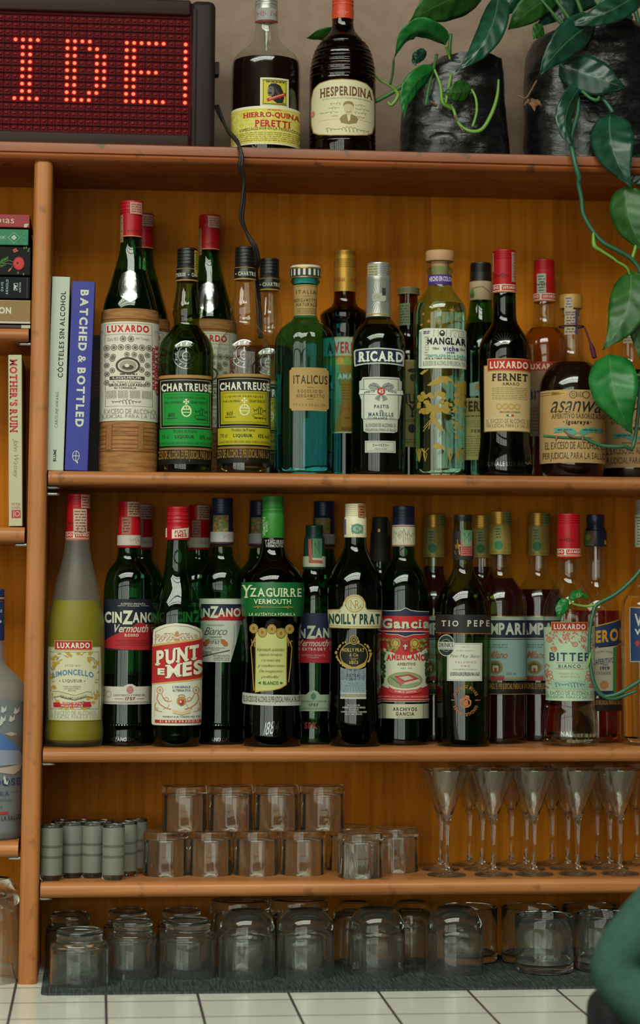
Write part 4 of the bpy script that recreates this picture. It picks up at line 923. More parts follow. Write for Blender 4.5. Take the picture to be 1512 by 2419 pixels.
# ---- gold cap behind
b = Bottle('amaro_bottle', 'dark bottle with tall gold cap and orange label, behind the teal bottle', 'bottle', (816, 593, 812, 1110), YBK, Z2,
  [(688, 25), (708, 26), (722, 29), (730, 40), (738, 54), (746, 58.5), (756, 58), (766, 54), (780, 52.5), (1104, 53)])
b.glass(G_BROWN); b.liquid(L_COLA, 726)
cap(b, 593, 691, 25.5, GOLDC, 27, ((0, .12, 3), (.2, .42, 5)))
c = b.canvas(662, 26.8); c.text('AVERNA', 790, 655, 816, 665, '#a13a22', 1); c.text('AV', 828, 655, 842, 665, '#a13a22', 1); c.build('cap_print', b.root)
c = b.canvas(900); c.rect(764, 795, 860, 1023, '#a97a1e'); c.rect(764, 797, 860, 840, '#9db8a0'); c.text('AVERNA', 773, 807, 858, 835, '#a8352a', 2); c.rect(764, 848, 860, 862, '#8fae4c')
for k, cc in enumerate(('#d08a2a', '#7fae5a', '#d3a23c', '#7aa04e', '#d08a2a', '#88ae5a')): c.ell(772+k*16, 853, 8, 9, cc)
c.poly([(764, 862), (802, 862), (806, 890), (800, 930), (808, 960), (794, 1000), (764, 1000)], '#6da078'); c.rect(796, 880, 858, 898, '#6f8c6c'); c.text('AMARO', 798, 882, 856, 896, '#cfd0b0', 2); c.dash(806, 905, 856, 945, 6, '#7d5a14', fill=.25); c.curl(800, 955, 840, 976, '#b5561e', 1.6, 4); c.dash(812, 984, 856, 990, 1, '#7d5a14'); c.rect(806, 1008, 858, 1017, '#7d5a14'); c.rect(764, 1020, 860, 1023, '#cfd0b0'); c.build('label', b.root)
# ---- silver-foil pastis
b = Bottle('pastis_bottle', 'black-looking bottle with silver foil neck, blue name band and silver shield label', 'bottle', (895, 622, 893, 1117), YF, Z2,
  [(655, 26), (664, 27), (748, 28.5), (754, 30), (762, 36), (772, 46), (784, 55), (798, 61), (815, 63.5), (840, 64.2), (1105, 63.5), (1118, 63)])
b.glass(G_OLIVE); b.liquid(L_BLACK, 770, .95)
cap(b, 622, 655, 26.5, SILV, 26.8, ((.05, .85, 5),))
c = b.canvas(640, 27); strip(c, 869, 623, 893, 654, '#a8a184', '#7a6a3c'); c.build('tax_strip', b.root)
b.turn('neck_foil', [(654, 25), (656, 28.4), (662, 29.2), (664, 28.2), (740, 29.6), (750, 30.4), (752, 29)], SILV)
c = b.canvas(705, 30)
for k in range(26): w_ = k/26*6.283; c.line([(896+9*math.cos(w_), 705+11*math.sin(w_)), (896+24*math.cos(w_), 705+34*math.sin(w_))], .8, '#86867c', l=2)
c.rect(880, 692, 912, 712, '#a9a796', r=6); c.text('RICARD', 882, 697, 900, 706, '#8d8b7c', 1); c.rect(903, 680, 911, 698, '#3a3a30'); c.line([(866, 741), (925, 741.5)], 2.4, '#a88c3a'); c.build('neck_print', b.root)
c = b.canvas(940); W_ = '#c9ccbc'
c.poly([(836, 826), (840, 823), (868, 822), (893, 821), (920, 822), (948, 823), (955, 827), (956, 840), (953, 843), (955, 848), (954, 862), (926, 860), (893, 859), (862, 860), (838, 863), (836, 850), (839, 846), (836, 842)], '#bfc2b2')
c.poly([(840, 828), (843, 826), (893, 824), (946, 826), (951, 829), (952, 838), (948, 843), (951, 850), (950, 858), (926, 857), (893, 856), (864, 857), (841, 859), (840, 850), (844, 845), (840, 840)], '#1d2b44')
c.text('RICARD', 846, 829, 952, 854, '#dfe0d0', 2, serif=1.4)
c.build('name_label', b.root)
c = b.canvas(950)
P = [(857, 890), (943, 890), (945, 897), (949, 899), (949, 918), (947, 924), (949, 930), (943, 945), (943, 985), (939, 990), (938, 1018), (930, 1022), (868, 1022), (859, 1018), (858, 990), (854, 985), (854, 945), (849, 930), (851, 924), (849, 918), (849, 899), (854, 897)]
c.poly(P, '#b9bcab'); c.frame(859, 894, 941, 990, 1.2, '#4a5060'); c.rect(861, 896, 939, 988, '#c9cbba')
for s_ in (-1, 1):
    c.poly([(900, 915), (900+s_*8, 906), (900+s_*18, 903), (900+s_*28, 908), (900+s_*30, 914), (900+s_*20, 916), (900+s_*24, 920), (900+s_*8, 921)], '#8d9183'); c.line([(900+s_*4, 915), (900+s_*26, 909)], 1, '#3a4250'); c.line([(900+s_*6, 918), (900+s_*18, 905)], 1, '#3a4250')
    c.poly([(900+s_*12, 922), (900+s_*50, 919), (900+s_*52, 930), (900+s_*12, 932)], '#d9dbc9'); c.line([(900+s_*12, 922), (900+s_*50, 919)], 1, '#3a4250'); c.line([(900+s_*12, 932), (900+s_*52, 930)], 1, '#3a4250')
    c.poly([(900, 932), (900+s_*10, 934), (900+s_*15, 942), (900+s_*4, 948)], '#8d9183'); c.line([(900+s_*2, 934), (900+s_*10, 944)], 1, '#3a4250')
c.text('APERITIF', 860, 923, 886, 928, '#3a4250', 1, shear=-2); c.text('ANISE', 915, 922, 936, 927, '#3a4250', 1, shear=2)
c.ell(900, 924, 9, 9, '#b52a24'); c.text('45', 894.5, 919, 905.5, 929, '#d9dbc9', 1)
c.text('PASTIS', 884, 956, 917, 964, '#4a5060', 1, gap=.18); c.text('de', 896, 967, 905, 973, '#4a5060', 0, it=.2); c.text('MARSEILLE', 871, 974, 928, 983, '#4a5060', 1, gap=.18); c.text('FRANCE', 883, 985, 913, 990.5, '#4a5060', 1, gap=.2); c.text('70cl', 869, 983.5, 880, 991, '#8d9183', 0); c.text('45%vol', 918, 983.5, 930, 991, '#8d9183', 0)
c.text('EL EXCESO DE ALCOHOL ES', 865, 1000, 934, 1008, '#4a4c44', 0, gap=.13); c.text('PERJUDICIAL PARA LA SALUD', 864, 1012, 934, 1020, '#4a4c44', 0, gap=.13); c.build('shield_label', b.root)
c = b.canvas(1054); c.rect(862, 1041, 934, 1069, '#b9bcab'); c.frame(865, 1043.5, 931, 1066, .9, '#5a5c50'); c.curl(880, 1048, 918, 1056, '#3a3c34', 1, 8, 2); c.text('CRÉATEUR', 885, 1058, 913, 1062.5, '#4a4c44', 1, gap=.2); c.build('signature_label', b.root)
# ---- dark bottle behind
b = Bottle('dark_bottle', 'squat-capped dark bottle with tan lettered label, mostly hidden behind the silver-foil bottle', 'bottle', (967, 680, 963, 1110), YBK, Z2, [(696, 22), (720, 22), (795, 25), (812, 34), (828, 46), (842, 50), (1105, 50)])
b.glass(G_BROWN); b.liquid(L_BLACK, 740); cap(b, 680, 697, 26, pm('olive_cap', '#6f6a4c', .4), 26.5, ((.1, .8, 3),))
c = b.canvas(735); strip(c, 941, 716, 970, 768, '#6f7a58', '#3c4430'); c.build('tax_strip', b.root)
c = b.canvas(930); c.rect(918, 850, 1012, 1056, '#a08c54'); c.rect(918, 850, 1012, 853, '#c2ab6c'); c.text('IU', 956, 930, 982, 954, '#2b2618', 2, serif=1.2); c.text('Y', 962, 955, 984, 986, '#2b2618', 2, serif=1.3); c.ell(975, 875, 12, 5, '#2b2618'); c.ell(976, 892, 8, 9, '#3c3626'); c.ell(972, 1012, 9, 11, '#2b2618'); c.text('LICOR', 958, 990, 982, 997, '#3c3626', 1); c.dash(925, 1035, 1005, 1048, 2, '#5a5030', fill=.35); c.build('label', b.root)
# ---- gold-printed clear
b = Bottle('printed_clear_bottle', 'tall clear aqua bottle with wooden stopper, gold prints and white upper label', 'bottle', (1038, 595, 1041, 1120), YF, Z2,
  [(630, 24), (634, 32), (639, 33.5), (645, 31), (650, 27.5), (672, 27.5), (682, 30), (692, 36), (703, 46), (714, 54.5), (726, 60), (740, 62), (900, 62), (1112, 62), (1122, 61.5)])
b.glass(G_AQUA); b.liquid(clearliq('pale_aqua', (.86, .97, .93)), 719)
b.turn('wooden_stopper', [(594, 31.5), (597, 33.5), (616, 34), (618.5, 33), (619, 22), (632, 20.5), (672, 19)], pm('pale_beech', '#b98e66', .6))
c = b.canvas(660, 28); c.rect(1008, 648, 1070, 672, '#4c2f7c'); c.text('HECHO EN COLOMBIA', 1014, 652, 1078, 664, '#c9c3d6', 2); c.build('neck_band', b.root)
gd = '#a08434'
c = b.canvas(930)
def star(u, v, r, n=8):
    for k in range(n): w_ = k*math.pi/n*2+.2; rr = r*(1 if k % 2 == 0 else .75); c.poly([(u+1.2*math.cos(w_+1.57), v+1.2*math.sin(w_+1.57)), (u+rr*math.cos(w_), v+rr*math.sin(w_)), (u+1.2*math.cos(w_-1.57), v+1.2*math.sin(w_-1.57))], gd, l=2)
for u, v, r in ((1036, 730, 7), (1067, 732, 12), (1013, 758, 7), (1036, 758, 6), (1020, 722, 4), (1083, 752, 7), (1000, 740, 4), (1066, 760, 5), (996, 765, 5), (1090, 738, 5), (1048, 748, 3)): star(u, v, r)
c.poly([(1009, 910), (1022, 899), (1040, 889), (1056, 888), (1070, 897), (1074, 911), (1068, 902), (1058, 899), (1056, 910), (1048, 903), (1034, 908), (1020, 911)], gd); c.poly([(992, 880), (1002, 873), (1014, 871), (1008, 877), (998, 884)], gd)
R_ = random.Random(5)
for k in range(46):
    u = 990+R_.random()*66; v = 925+R_.random()*50; c.ell(u, v, 4+R_.random()*5, 3+R_.random()*3, gd, l=2, n=9)
for k in range(40): c.ell(1076+R_.random()*24, 900+R_.random()*60, 3+R_.random()*4, 3+R_.random()*3, gd, l=2, n=8)
for k in range(22): c.ell(1040+R_.random()*60, 950+R_.random()*24, 5, 2.5, gd, l=2, n=8)
for k in range(11): a0 = 1022+R_.random()*10; c.line([(a0, 965), (a0-8+R_.random()*14, 985), (a0-26+R_.random()*52, 1008+R_.random()*14)], 1.8, gd, l=2)
c.line([(1026, 968), (1024, 1000)], 4.5, gd, l=2)
for k in range(16): c.ell(1066+R_.random()*32, 985+R_.random()*50, 2+R_.random()*3, 2+R_.random()*2, gd, l=2, n=7)
c.poly([(1022, 1052), (1036, 1046), (1050, 1054), (1052, 1064), (1044, 1060), (1030, 1060)], gd)
for u0 in (992, 1006, 1064, 1082, 1094):
    for k in range(6): c.line([(u0, 1090), (u0-5+R_.random()*10, 1072), (u0-9+R_.random()*18, 1058)], 1.6, gd, l=2)
c.build('gold_print', b.root)
c = b.canvas(822, l0=12)
c.poly([(991, 777), (1003, 774), (1040, 776), (1075, 775), (1102, 777), (1102, 846), (1100, 868), (1040, 870), (1000, 869), (990, 866), (992, 840), (990, 820), (993, 800)], '#d5d8c4')
for k, t in enumerate('MONTE'): c.text(t, 1024+k*14.4, 779, 1036+k*14.4, 795, '#8f9184', 2); c.text(t, 1025.4+k*14.4, 780.8, 1034.6+k*14.4, 793.2, '#d5d8c4', 1)
c.ell(1044, 787, 6.5, 7, '#26282a'); c.ell(1044, 785, 3, 2.5, '#d5d8c4')
c.text('MANGLAR', 1010, 797, 1099, 814, '#1b1c22', 2); c.text('viche', 1046, 817, 1082, 829, '#4c3590', 2); c.text('700ml', 1022, 820, 1037, 826, '#4a4c4e', 1); c.text('35%vol', 1085, 820, 1096, 826, '#4a4c4e', 1); c.text('LICOR', 1055, 830.5, 1073, 834.5, '#26282a', 2); c.text('DESTILADO DE LA CAÑA', 1012, 836, 1099, 843, '#2ea79a', 2); c.text('FACIL de TOMAR AROMA a MAR SABOR', 1005, 844.5, 1100, 848.5, '#3a3c3e', 1); c.text('EL EXCESO DE ALCOHOL ES PERJUDICIAL PARA', 1001, 852, 1101, 866, '#9a9c8c', 1)
c.rect(993, 782, 997, 864, '#93b0a4'); c.dash(1001, 780, 1016, 788, 2, '#5a4a8c'); c.dash(1004, 792, 1014, 846, 9, '#a9a690', fill=.35); c.build('label', b.root)
# ---- black cap herbal bottle behind
b = Bottle('herbal_bottle', 'green bottle with black cap and beige neck band, behind the gold-printed clear bottle', 'bottle', (1137, 622, 1136, 1112), YBK, Z2, [(665, 25.5), (710, 26), (730, 28), (755, 33), (785, 44), (812, 54), (835, 58), (1108, 58)])
b.glass(G_GREEN); b.liquid(L_BLACK, 765); cap(b, 622, 668, 25, BLACKC, 26, ((.05, .5, 5),))
b.turn('neck_band', [(667, 26), (668, 27), (709, 27.4), (711, 26.5)], pm('beige_paper', '#b39a78', .6))
c = b.canvas(690, 27.3); c.poly([(1112, 690), (1118, 676), (1122, 690), (1118, 703)], '#5a7a3c'); c.line([(1120, 680), (1140, 676), (1158, 690)], 1.6, '#6d5a34'); c.ell(1117, 697, 5, 6, '#42602c'); c.build('neck_print', b.root)
c = b.canvas(1000); c.rect(1085, 940, 1190, 1086, '#b89a62'); c.rect(1085, 940, 1190, 942, '#d2b87c'); c.text('FERNET', 1092, 947, 1182, 972, '#4a2a18', 2, serif=1); c.dash(1100, 980, 1176, 985, 1, '#5a4428'); c.dash(1092, 992, 1182, 1010, 4, '#7a6238', fill=.3); c.text('FERNET', 1112, 1014, 1164, 1022, '#4a2a18', 1, serif=1); c.dash(1092, 1028, 1182, 1078, 9, '#7a6238', fill=.3); c.poly([(1110, 905), (1136, 900), (1162, 905), (1162, 935), (1110, 935)], '#9db0a0'); c.ell(1136, 914, 14, 9, '#b8873a'); c.build('label', b.root)
# ---- red-capped black amaro
def redcap(b, v0, tall, hw=26.5):
    cap(b, v0, v0+tall, hw, RED, hw+.6, ((0, .3, 4),))
    b.turn('cap_band', [(v0+tall-1, hw), (v0+tall, hw+1), (v0+tall+22, hw+1.6), (v0+tall+24, hw+1)], RED)
    c = b.canvas(v0+tall+10, hw+1.4); a0 = b.U(v0+tall)
    y = v0+tall; c.rect(a0-30, y+1, a0+30, y+17, '#cfc3ac'); c.rect(a0-27, y+3, a0-11, y+15, '#b3242a'); c.rect(a0-6, y+3, a0+32, y+15, '#b3242a'); c.text('DO', a0-25, y+5, a0-13, y+12, '#d9cdb4', 2); c.text('LUXARDO', a0-3, y+5, a0+29, y+12, '#d9cdb4', 2); c.line([(a0-30, y+19), (a0+30, y+19)], 1.2, '#cf9a5a')
    c.curl(a0-22, y-25, a0+8, y-14, '#5c1216', 1.2, 6, 2); c.build('cap_print', b.root)
b = Bottle('amaro_bottle', 'black amaro bottle with red cap and a beige label topped by a red banner', 'bottle', (1192, 592, 1193, 1119), .048, Z2,
  [(690, 25), (696, 27), (745, 27.5), (762, 30), (775, 37), (788, 46), (802, 54), (820, 60), (850, 61.5), (960, 59.5), (1020, 58.5), (1050, 59.5), (1080, 63.5), (1100, 65), (1121, 63)])
b.glass(G_DARK); b.liquid(L_BLACK, 720, .96); redcap(b, 592, 78)
c = b.canvas(625, 27.2); strip(c, 1209, 594, 1219, 665, '#a58a72', '#8a4a3c'); strip(c, 1163, 596, 1168, 640, '#a58a72', '#8a4a3c'); c.build('tax_strip', b.root)
c = b.canvas(940)
c.rect(1143, 861, 1256, 1019, '#8a6a34'); c.rect(1145, 863, 1254, 1017, '#cbb183'); c.rect(1147, 865, 1252, 985, '#c6ab7a'); c.rect(1152, 846, 1253, 877, '#a8843c'); c.rect(1153.5, 848, 1251.5, 874, '#b3242a'); c.text('LUXARDO', 1158, 853, 1247, 870, '#ddcfae', 2); c.text('FERNET', 1162, 882, 1246, 900, '#33281a', 2, serif=1.2, gap=.14); c.text('AMARO', 1186, 903, 1226, 910.5, '#4a3a24', 1, serif=1, gap=.14)
c.dash(1162, 914, 1244, 944, 7, '#8f7748', fill=.32, seed=5)
for k in range(4): c.ring(1179+k*14, 960, 7, 7, 2.4, '#b8933c', l=12)
c.text('GIROLAMO LUXARDO', 1180, 971, 1228, 975, '#6d5530', 1, serif=1); c.rect(1196, 979, 1202, 983.5, '#3a7a4a'); c.rect(1202, 979, 1207, 983.5, '#d9cdb4'); c.rect(1207, 979, 1213, 983.5, '#b3342a'); c.text(WARN, 1150, 989, 1250, 999, '#7d6d4a', -1); c.text(WARN2, 1150, 1001, 1250, 1012, '#7d6d4a', -1); c.build('label', b.root)
c = b.canvas(800, extra=.0002); c.zcuts = [b.Z(840)+(b.Z(760)-b.Z(840))*i/14 for i in range(15)]
for k in range(9): w_ = -.9+k*.22; c.line([(1193+10*math.sin(w_), 815-8*math.cos(w_)), (1193+34*math.sin(w_), 822-38*math.cos(w_))], 2.4, EMB, l=14)
c.build('embossed_fan', b.root)
c = b.canvas(1096); c.text('ORIGINALE LUXARDO', 1132, 1090, 1254, 1101, EMB, 1); c.build('embossed_text', b.root)
# ---- amber red cap behind
b = Bottle('bitter_bottle', 'amber clear bottle with red cap behind the amaro with the red banner', 'bottle', (1288, 615, 1286, 1112), YBK, Z2,
  [(712, 24), (718, 26), (752, 26.5), (768, 30), (782, 40), (796, 50), (815, 56), (850, 57), (1020, 54), (1060, 57), (1090, 61), (1114, 59)])
b.glass(G_CLEAR); b.liquid(clearliq('amber', (.62, .38, .1)), 776); redcap(b, 615, 76, 24.5)
c = b.canvas(660, 25.4); strip(c, 1271, 646, 1292, 705, '#9aa08a', '#3c3c34'); c.build('tax_strip', b.root)
c = b.canvas(960); c.rect(1236, 868, 1342, 1030, '#7d6448'); c.rect(1240, 854, 1334, 876, '#a3282a'); c.text('LUXARDO', 1246, 859, 1326, 872, '#c9b894', 2); c.text('BITTER', 1248, 922, 1326, 943, '#26304a', 2); c.dash(1244, 960, 1330, 1020, 8, '#5a4634', fill=.3); c.build('label', b.root)
# ---- tan label brown bottle
def asan(b, front=True):
    b.glass(G_CLEAR); b.liquid(L_COLA, 862, .97)
b = Bottle('aperitif_bottle', 'squat dark bottle with gold stopper and purple cord, its tan label crossed by the vine', 'bottle', (1348, 698, 1353.5, 1120), .053, Z2,
  [(729, 25), (735, 27.5), (742, 28), (748, 26.5), (800, 27), (832, 28), (843, 31), (853, 39), (865, 52), (880, 64), (897, 72), (915, 76.5), (940, 78), (1085, 78.5), (1106, 77), (1121, 72)])
b.glass(G_CLEAR); b.liquid(L_COLA, 858, .965)
b.turn('gold_stopper', [(697, 25), (700, 27), (727, 27.6), (730, 26.5), (731, 20), (745, 19)], pm('gold_stopper', '#b38a3c', .5, .3))
c = b.canvas(712, 27.7); strip(c, 1333, 698, 1353, 731, '#a89878', '#5a4a6a'); c.build('stamp_strip', b.root)
c = b.canvas(765); strip(c, 1333, 731, 1364, 790, '#a39474', '#4a3a5c'); c.rect(1358, 731, 1364, 790, '#473a5c'); c.build('tax_strip', b.root)
PUR = pm('purple_cord', '#4a1830', .8)
rr_ = b.Rf(b.Z(772))+.0012; zz_ = b.Z(772)
tube('cord', [(rr_*math.sin(k*.42), -rr_*math.cos(k*.42), zz_) for k in range(16)], .0011, PUR, b.root, 8, 3)
sc_ = 78.5/b.H(1000, 78.5); K = lambda u, v, y: ((u-b.U(v))/sc_, y, b.Z(v))
tube('tassel', [(rr_, -.004, zz_), K(1384, 785, -.012), K(1393, 812, -.016), K(1398, 826, -.018), K(1404, 850, -.02)], [.001, .0012, .0016, .0036, .003], PUR, b.root, 8, 4)
c = b.canvas(1005)
c.rect(1276, 920, 1432, 1093, '#b3905f'); dk = '#3c3322'
c.line([(1278, 926), (1310, 926)], 1.4, GOLD()); c.rect(1304, 925, 1337, 932, GOLD()); c.line([(1278, 931), (1310, 931)], 1.4, GOLD()); c.dash(1306, 926.5, 1335, 930.5, 1, '#6d5426')
c.ring(1354, 932, 9, 9, 2.2, '#6d5426'); c.ring(1354, 932, 4, 4, 1.6, '#6d5426'); c.ring(1384, 932, 9, 9, 2.2, '#6d5426')
for k in range(4): c.line([(1363+k*4, 924+k % 2*2), (1363+k*4, 938)], 1.8, '#6d5426', l=6)
c.text('asanwa', 1302, 947, 1420, 974, '#2b2a1c', 0, it=.35, gap=.05); c.line([(1304, 972), (1330, 969), (1370, 974)], 1.4, GOLD())
c.text('APERITIVO SABORIZADO', 1304, 976, 1428, 988, '#5c4c32', 1, serif=.9); c.text('Iguaraya', 1338, 991, 1391, 1005, '#3c2418', 2, it=.12); c.ell(1333, 996, 1.4, 1.4, dk); c.ell(1395, 996, 1.4, 1.4, dk)
for s_ in (-1, 1): c.poly([(1366, 1022), (1366+s_*12, 1012), (1366+s_*30, 1009), (1366+s_*58, 1011), (1366+s_*52, 1016), (1366+s_*57, 1022), (1366+s_*30, 1020), (1366+s_*10, 1029)], '#4e9384')
c.dash(1318, 1012, 1352, 1018, 1, '#2b5a50'); c.dash(1376, 1012, 1412, 1018, 1, '#2b5a50'); c.dash(1330, 1030, 1400, 1036, 1, '#7a6440')
c.text('EL EXCESO DE ALCOHOL ES', 1290, 1043, 1428, 1060, '#4c402a', 0); c.text(WARN2, 1285, 1068, 1430, 1088, '#4c402a', 0)
for v in range(925, 1085, 6): c.line([(1283, v), (1283, v+3)], .8, '#6d5426', l=4)
c.build('label', b.root); ASAN = b
b.copy(1490, 1000, .138, 'second squat bottle with a tan label, at the right edge behind the hanging leaf')
# ================================================================== lower bottle shelf
# ---- yellow frosted
b = Bottle('lemon_liqueur_bottle', 'frosted bottle two thirds full of yellow lemon liqueur with red cap, next to the post', 'bottle', (187, 1168, 172, 1760), .047, Z3,
  [(1274, 28.5), (1290, 29.5), (1315, 33), (1340, 39), (1379, 49), (1421, 57.5), (1463, 66), (1491, 68.5), (1561, 69), (1640, 68), (1700, 66.5), (1730, 69), (1752, 70), (1764, 66)])
zs_ = b.Z(1418); full = b.prof; b.prof = [q for q in full if q[1] <= zs_]; b.glass(thin('frosted_lower_glass', (.9, .9, .85), .025, .45, .07, (.42, .44, .30)))
b.prof = [q for q in full if q[1] >= zs_-.005]; lathe('frosted_neck', b.prof, G_FROST, b.root, 48, False, False); b.prof = full
b.liquid(pm('liquid_lemon', '#877e00', .5, spec=.05), 1418, .985); redcap(b, 1167, 88, 26.5)
c = b.canvas(1225, 28.6); a0 = b.U(1225); strip(c, a0+8, 1168, a0+29, 1200, '#b3806c', '#6a3a30'); strip(c, a0-10, 1202, a0+21, 1262, '#b89a84', '#6a4a40'); c.ring(a0+8, 1250, 10, 9, 1.5, '#6a4a40'); c.build('tax_strip', b.root)
c = b.canvas(1615); W_ = '#c6c2a2'
c.rect(113, 1528, 237, 1703, '#a09a70'); c.rect(115, 1530, 235, 1701, W_); c.rect(129, 1513, 217, 1537, '#a8924a'); c.rect(130.5, 1515, 215.5, 1534, '#a82431'); c.text('LUXARDO', 135, 1518, 211, 1531.5, '#d9d2b4', 2)
c.frame(118, 1540, 232, 1676, 1, '#6a7a7c'); R_ = random.Random(11)
for k in range(150):
    w_ = R_.random()*6.283; rr = .86+R_.random()*.34; u = 175+56*rr*math.cos(w_); v = 1606+66*rr*math.sin(w_)
    if 119 < u < 231 and 1541 < v < 1675:
        t = R_.random()
        if t < .3: c.ell(u, v, 5, 3.6, '#b3902e', l=8, n=9)
        else: c.line([(u-4*math.cos(w_*3), v-4*math.sin(w_*3)), (u+4*math.cos(w_*3), v+4*math.sin(w_*3))], 1.2+t, '#6d7a6a' if t < .7 else '#a88a3c', l=7)
c.ell(175, 1606, 47, 44, W_, l=12); c.text('ESTD 1821', 154, 1570, 189, 1575, '#5a5a4c', 0, gap=.2); c.text('LIMONCELLO', 124, 1589, 219, 1603, '#587a92', 2, bow=8); c.text('LIQUEUR', 147, 1605, 193, 1613, '#5a4a3a', 1, serif=1, gap=.2); c.ell(141, 1609, 1.4, 1.4, '#5a4a3a'); c.ell(198, 1609, 1.4, 1.4, '#5a4a3a')
c.text('MADE TO ORIGINAL', 149, 1620, 190, 1624, '#6a6454', 0); c.text('LUXARDO FAMILY', 150, 1625, 188, 1629, '#6a6454', 0); c.text('RECIPE', 160, 1630, 178, 1633.5, '#6a6454', 0)
c.poly([(124, 1634), (140, 1634), (175, 1643), (204, 1634), (214, 1636), (214, 1648), (204, 1645), (175, 1654), (140, 1645), (126, 1648)], '#bdb894'); c.line([(124, 1634), (140, 1634), (175, 1643), (204, 1634), (214, 1636)], 1, '#4a4a3c'); c.line([(126, 1648), (140, 1645), (175, 1654), (204, 1645), (214, 1648)], 1, '#4a4a3c'); c.text('GIROLAMO LUXARDO', 142, 1641, 202, 1647, '#4a4a3c', 1, bow=-6)
c.poly([(126, 1660), (211, 1658), (213, 1670), (127, 1671)], '#a82431'); c.text('PRODUCT OF ITALY', 142, 1659.5, 195, 1664, '#d9d2b4', 1); c.text("PRODUIT D'ITALIE", 144, 1665.5, 193, 1670, '#d9d2b4', 1)
c.text(WARN, 118, 1679, 236, 1689, '#8a9a90', -1); c.text('PERJUDICIAL PARA LA SALUD', 112, 1690, 236, 1700, '#8a9a90', -1); c.build('label', b.root)
# ---- tall vermouth shape
def verm(name, label, ax, yc, capm, band, vtop, hb, glass=G_GREEN, liqm=L_BLACK, lev=1592, grp='tall embossed vermouth bottles', off=0):
    d = off
    b = Bottle(name, label, 'bottle', ax, yc, Z3,
      [(1292+d, 24), (1300+d, 25), (1318+d, 27.5), (1330+d, 34), (1345+d, 46), (1362+d, 53), (1388+d, 57), (1420+d, hb), (1560, hb-2), (1690, hb-1), (1715, hb), (1722, hb-3), (1735, hb), (1757, hb)], grp)
    b.glass(glass); b.liquid(liqm, lev)
    cap(b, vtop, vtop+35, 25.5, capm, 25.5, ((.05, .95, 5),)); b.turn('cap_sleeve', [(vtop+34, 24), (vtop+36, 25.6), (vtop+76, 26.5), (vtop+78, 27.2), (vtop+106, 27.8), (vtop+109, 27)], capm)
    c = b.canvas(vtop+90, 27.6); a0 = b.U(vtop+90); c.rect(a0-40, vtop+79, a0+40, vtop+103, band); c.curl(a0+2, vtop+84, a0+24, vtop+98, '#a86a68', .9, 4, 2); c.line([(a0-40, vtop+104.5), (a0+40, vtop+104.5)], 1.2, '#8a2a2c'); c.build('cap_band', b.root)
    c = b.canvas(1735); c.text('CINZANO DAL 1757', ax[2]-44, 1742, ax[2]+44, 1752, EMB, 1); 
    for k in range(14): c.ell(ax[2]-42+k*6.4, 1713, 1.6, 1.6, EMB, l=3, n=8)
    c.build('embossed_text', b.root)
    return b
b = verm('vermouth_bottle', 'green vermouth bottle with red cap and a dark navy label cut by a red wedge', (305, 1185, 299, 1757), .064, RED, '#b5ada0', 1185, 58)
VR = b
c = b.canvas(1205, 26.4); strip(c, 300, 1185, 330, 1220, '#a8836c', '#4a2c28'); strip(c, 287, 1222, 308, 1262, '#94604c', '#5a2420'); c.rect(282, 1263, 304, 1282, '#b0403c', r=5); c.build('tax_strip', b.root)
c = b.canvas(1475, R=58)
c.rect(230, 1415, 368, 1536, '#1c1f2a'); c.poly([(236, 1520), (262, 1505), (300, 1487), (326, 1471), (334, 1469), (345, 1476), (368, 1474), (368, 1536), (300, 1535), (246, 1530)], '#a3242a')
c.text('AUTENTICA SPECIALITA', 285, 1424, 342, 1428.5, '#b7b3a4', 1); c.text('ITALIANA', 301, 1429.5, 329, 1433, '#b7b3a4', 1); c.line([(278, 1431), (297, 1431)], 1, '#b7b3a4'); c.line([(332, 1431), (350, 1431)], 1, '#b7b3a4')
c.text('CIN', 248, 1445, 288, 1472, '#c9cbb4', 2); c.text('Z', 289, 1442, 314, 1475, '#c9cbb4', 2); c.text('ANO', 313, 1446, 364, 1471, '#c9cbb4', 2)
c.text('Vermouth', 271, 1475, 350, 1494, '#c4b8a8', 1, it=.35, gap=.03); c.text('ROSSO', 295, 1497, 327, 1504, '#cbb9a8', 2); c.dash(275, 1511, 350, 1526, 3, '#7d1c20', fill=.35)
c.build('name_label', b.root); c = b.canvas(1640, R=58); c.rect(228, 1622, 368, 1664, '#bdb8aa'); c.poly([(292, 1622), (298, 1619), (303, 1616), (313, 1616), (318, 1619), (322, 1622)], '#bdb8aa'); c.ell(308, 1630, 8, 9, '#a35a54'); c.dash(302, 1624, 314, 1637, 4, '#bdb8aa', fill=.3)
c.text('CASA FONDATA A TORINO NEL', 269, 1640, 343, 1645, '#6d4a48', 1); c.text('1757', 297, 1647, 320, 1654.5, '#6a2a2c', 2, serif=1); c.line([(272, 1651), (293, 1651)], 1, '#6a2a2c'); c.line([(323, 1651), (341, 1651)], 1, '#6a2a2c'); c.dash(246, 1657, 350, 1662, 2, '#6d6a60', fill=.45)
c.ring(246, 1637, 8, 8, 2, '#a3a078'); c.ring(258, 1640, 7, 8, 2, '#a3a078'); c.build('label', b.root)
b.copy(331, 1500, .15, 'vermouth bottle mostly hidden right behind the one with the red wedge label')
b.copy(468, 1500, .152, 'red capped green bottle standing behind the slanted red and white label')
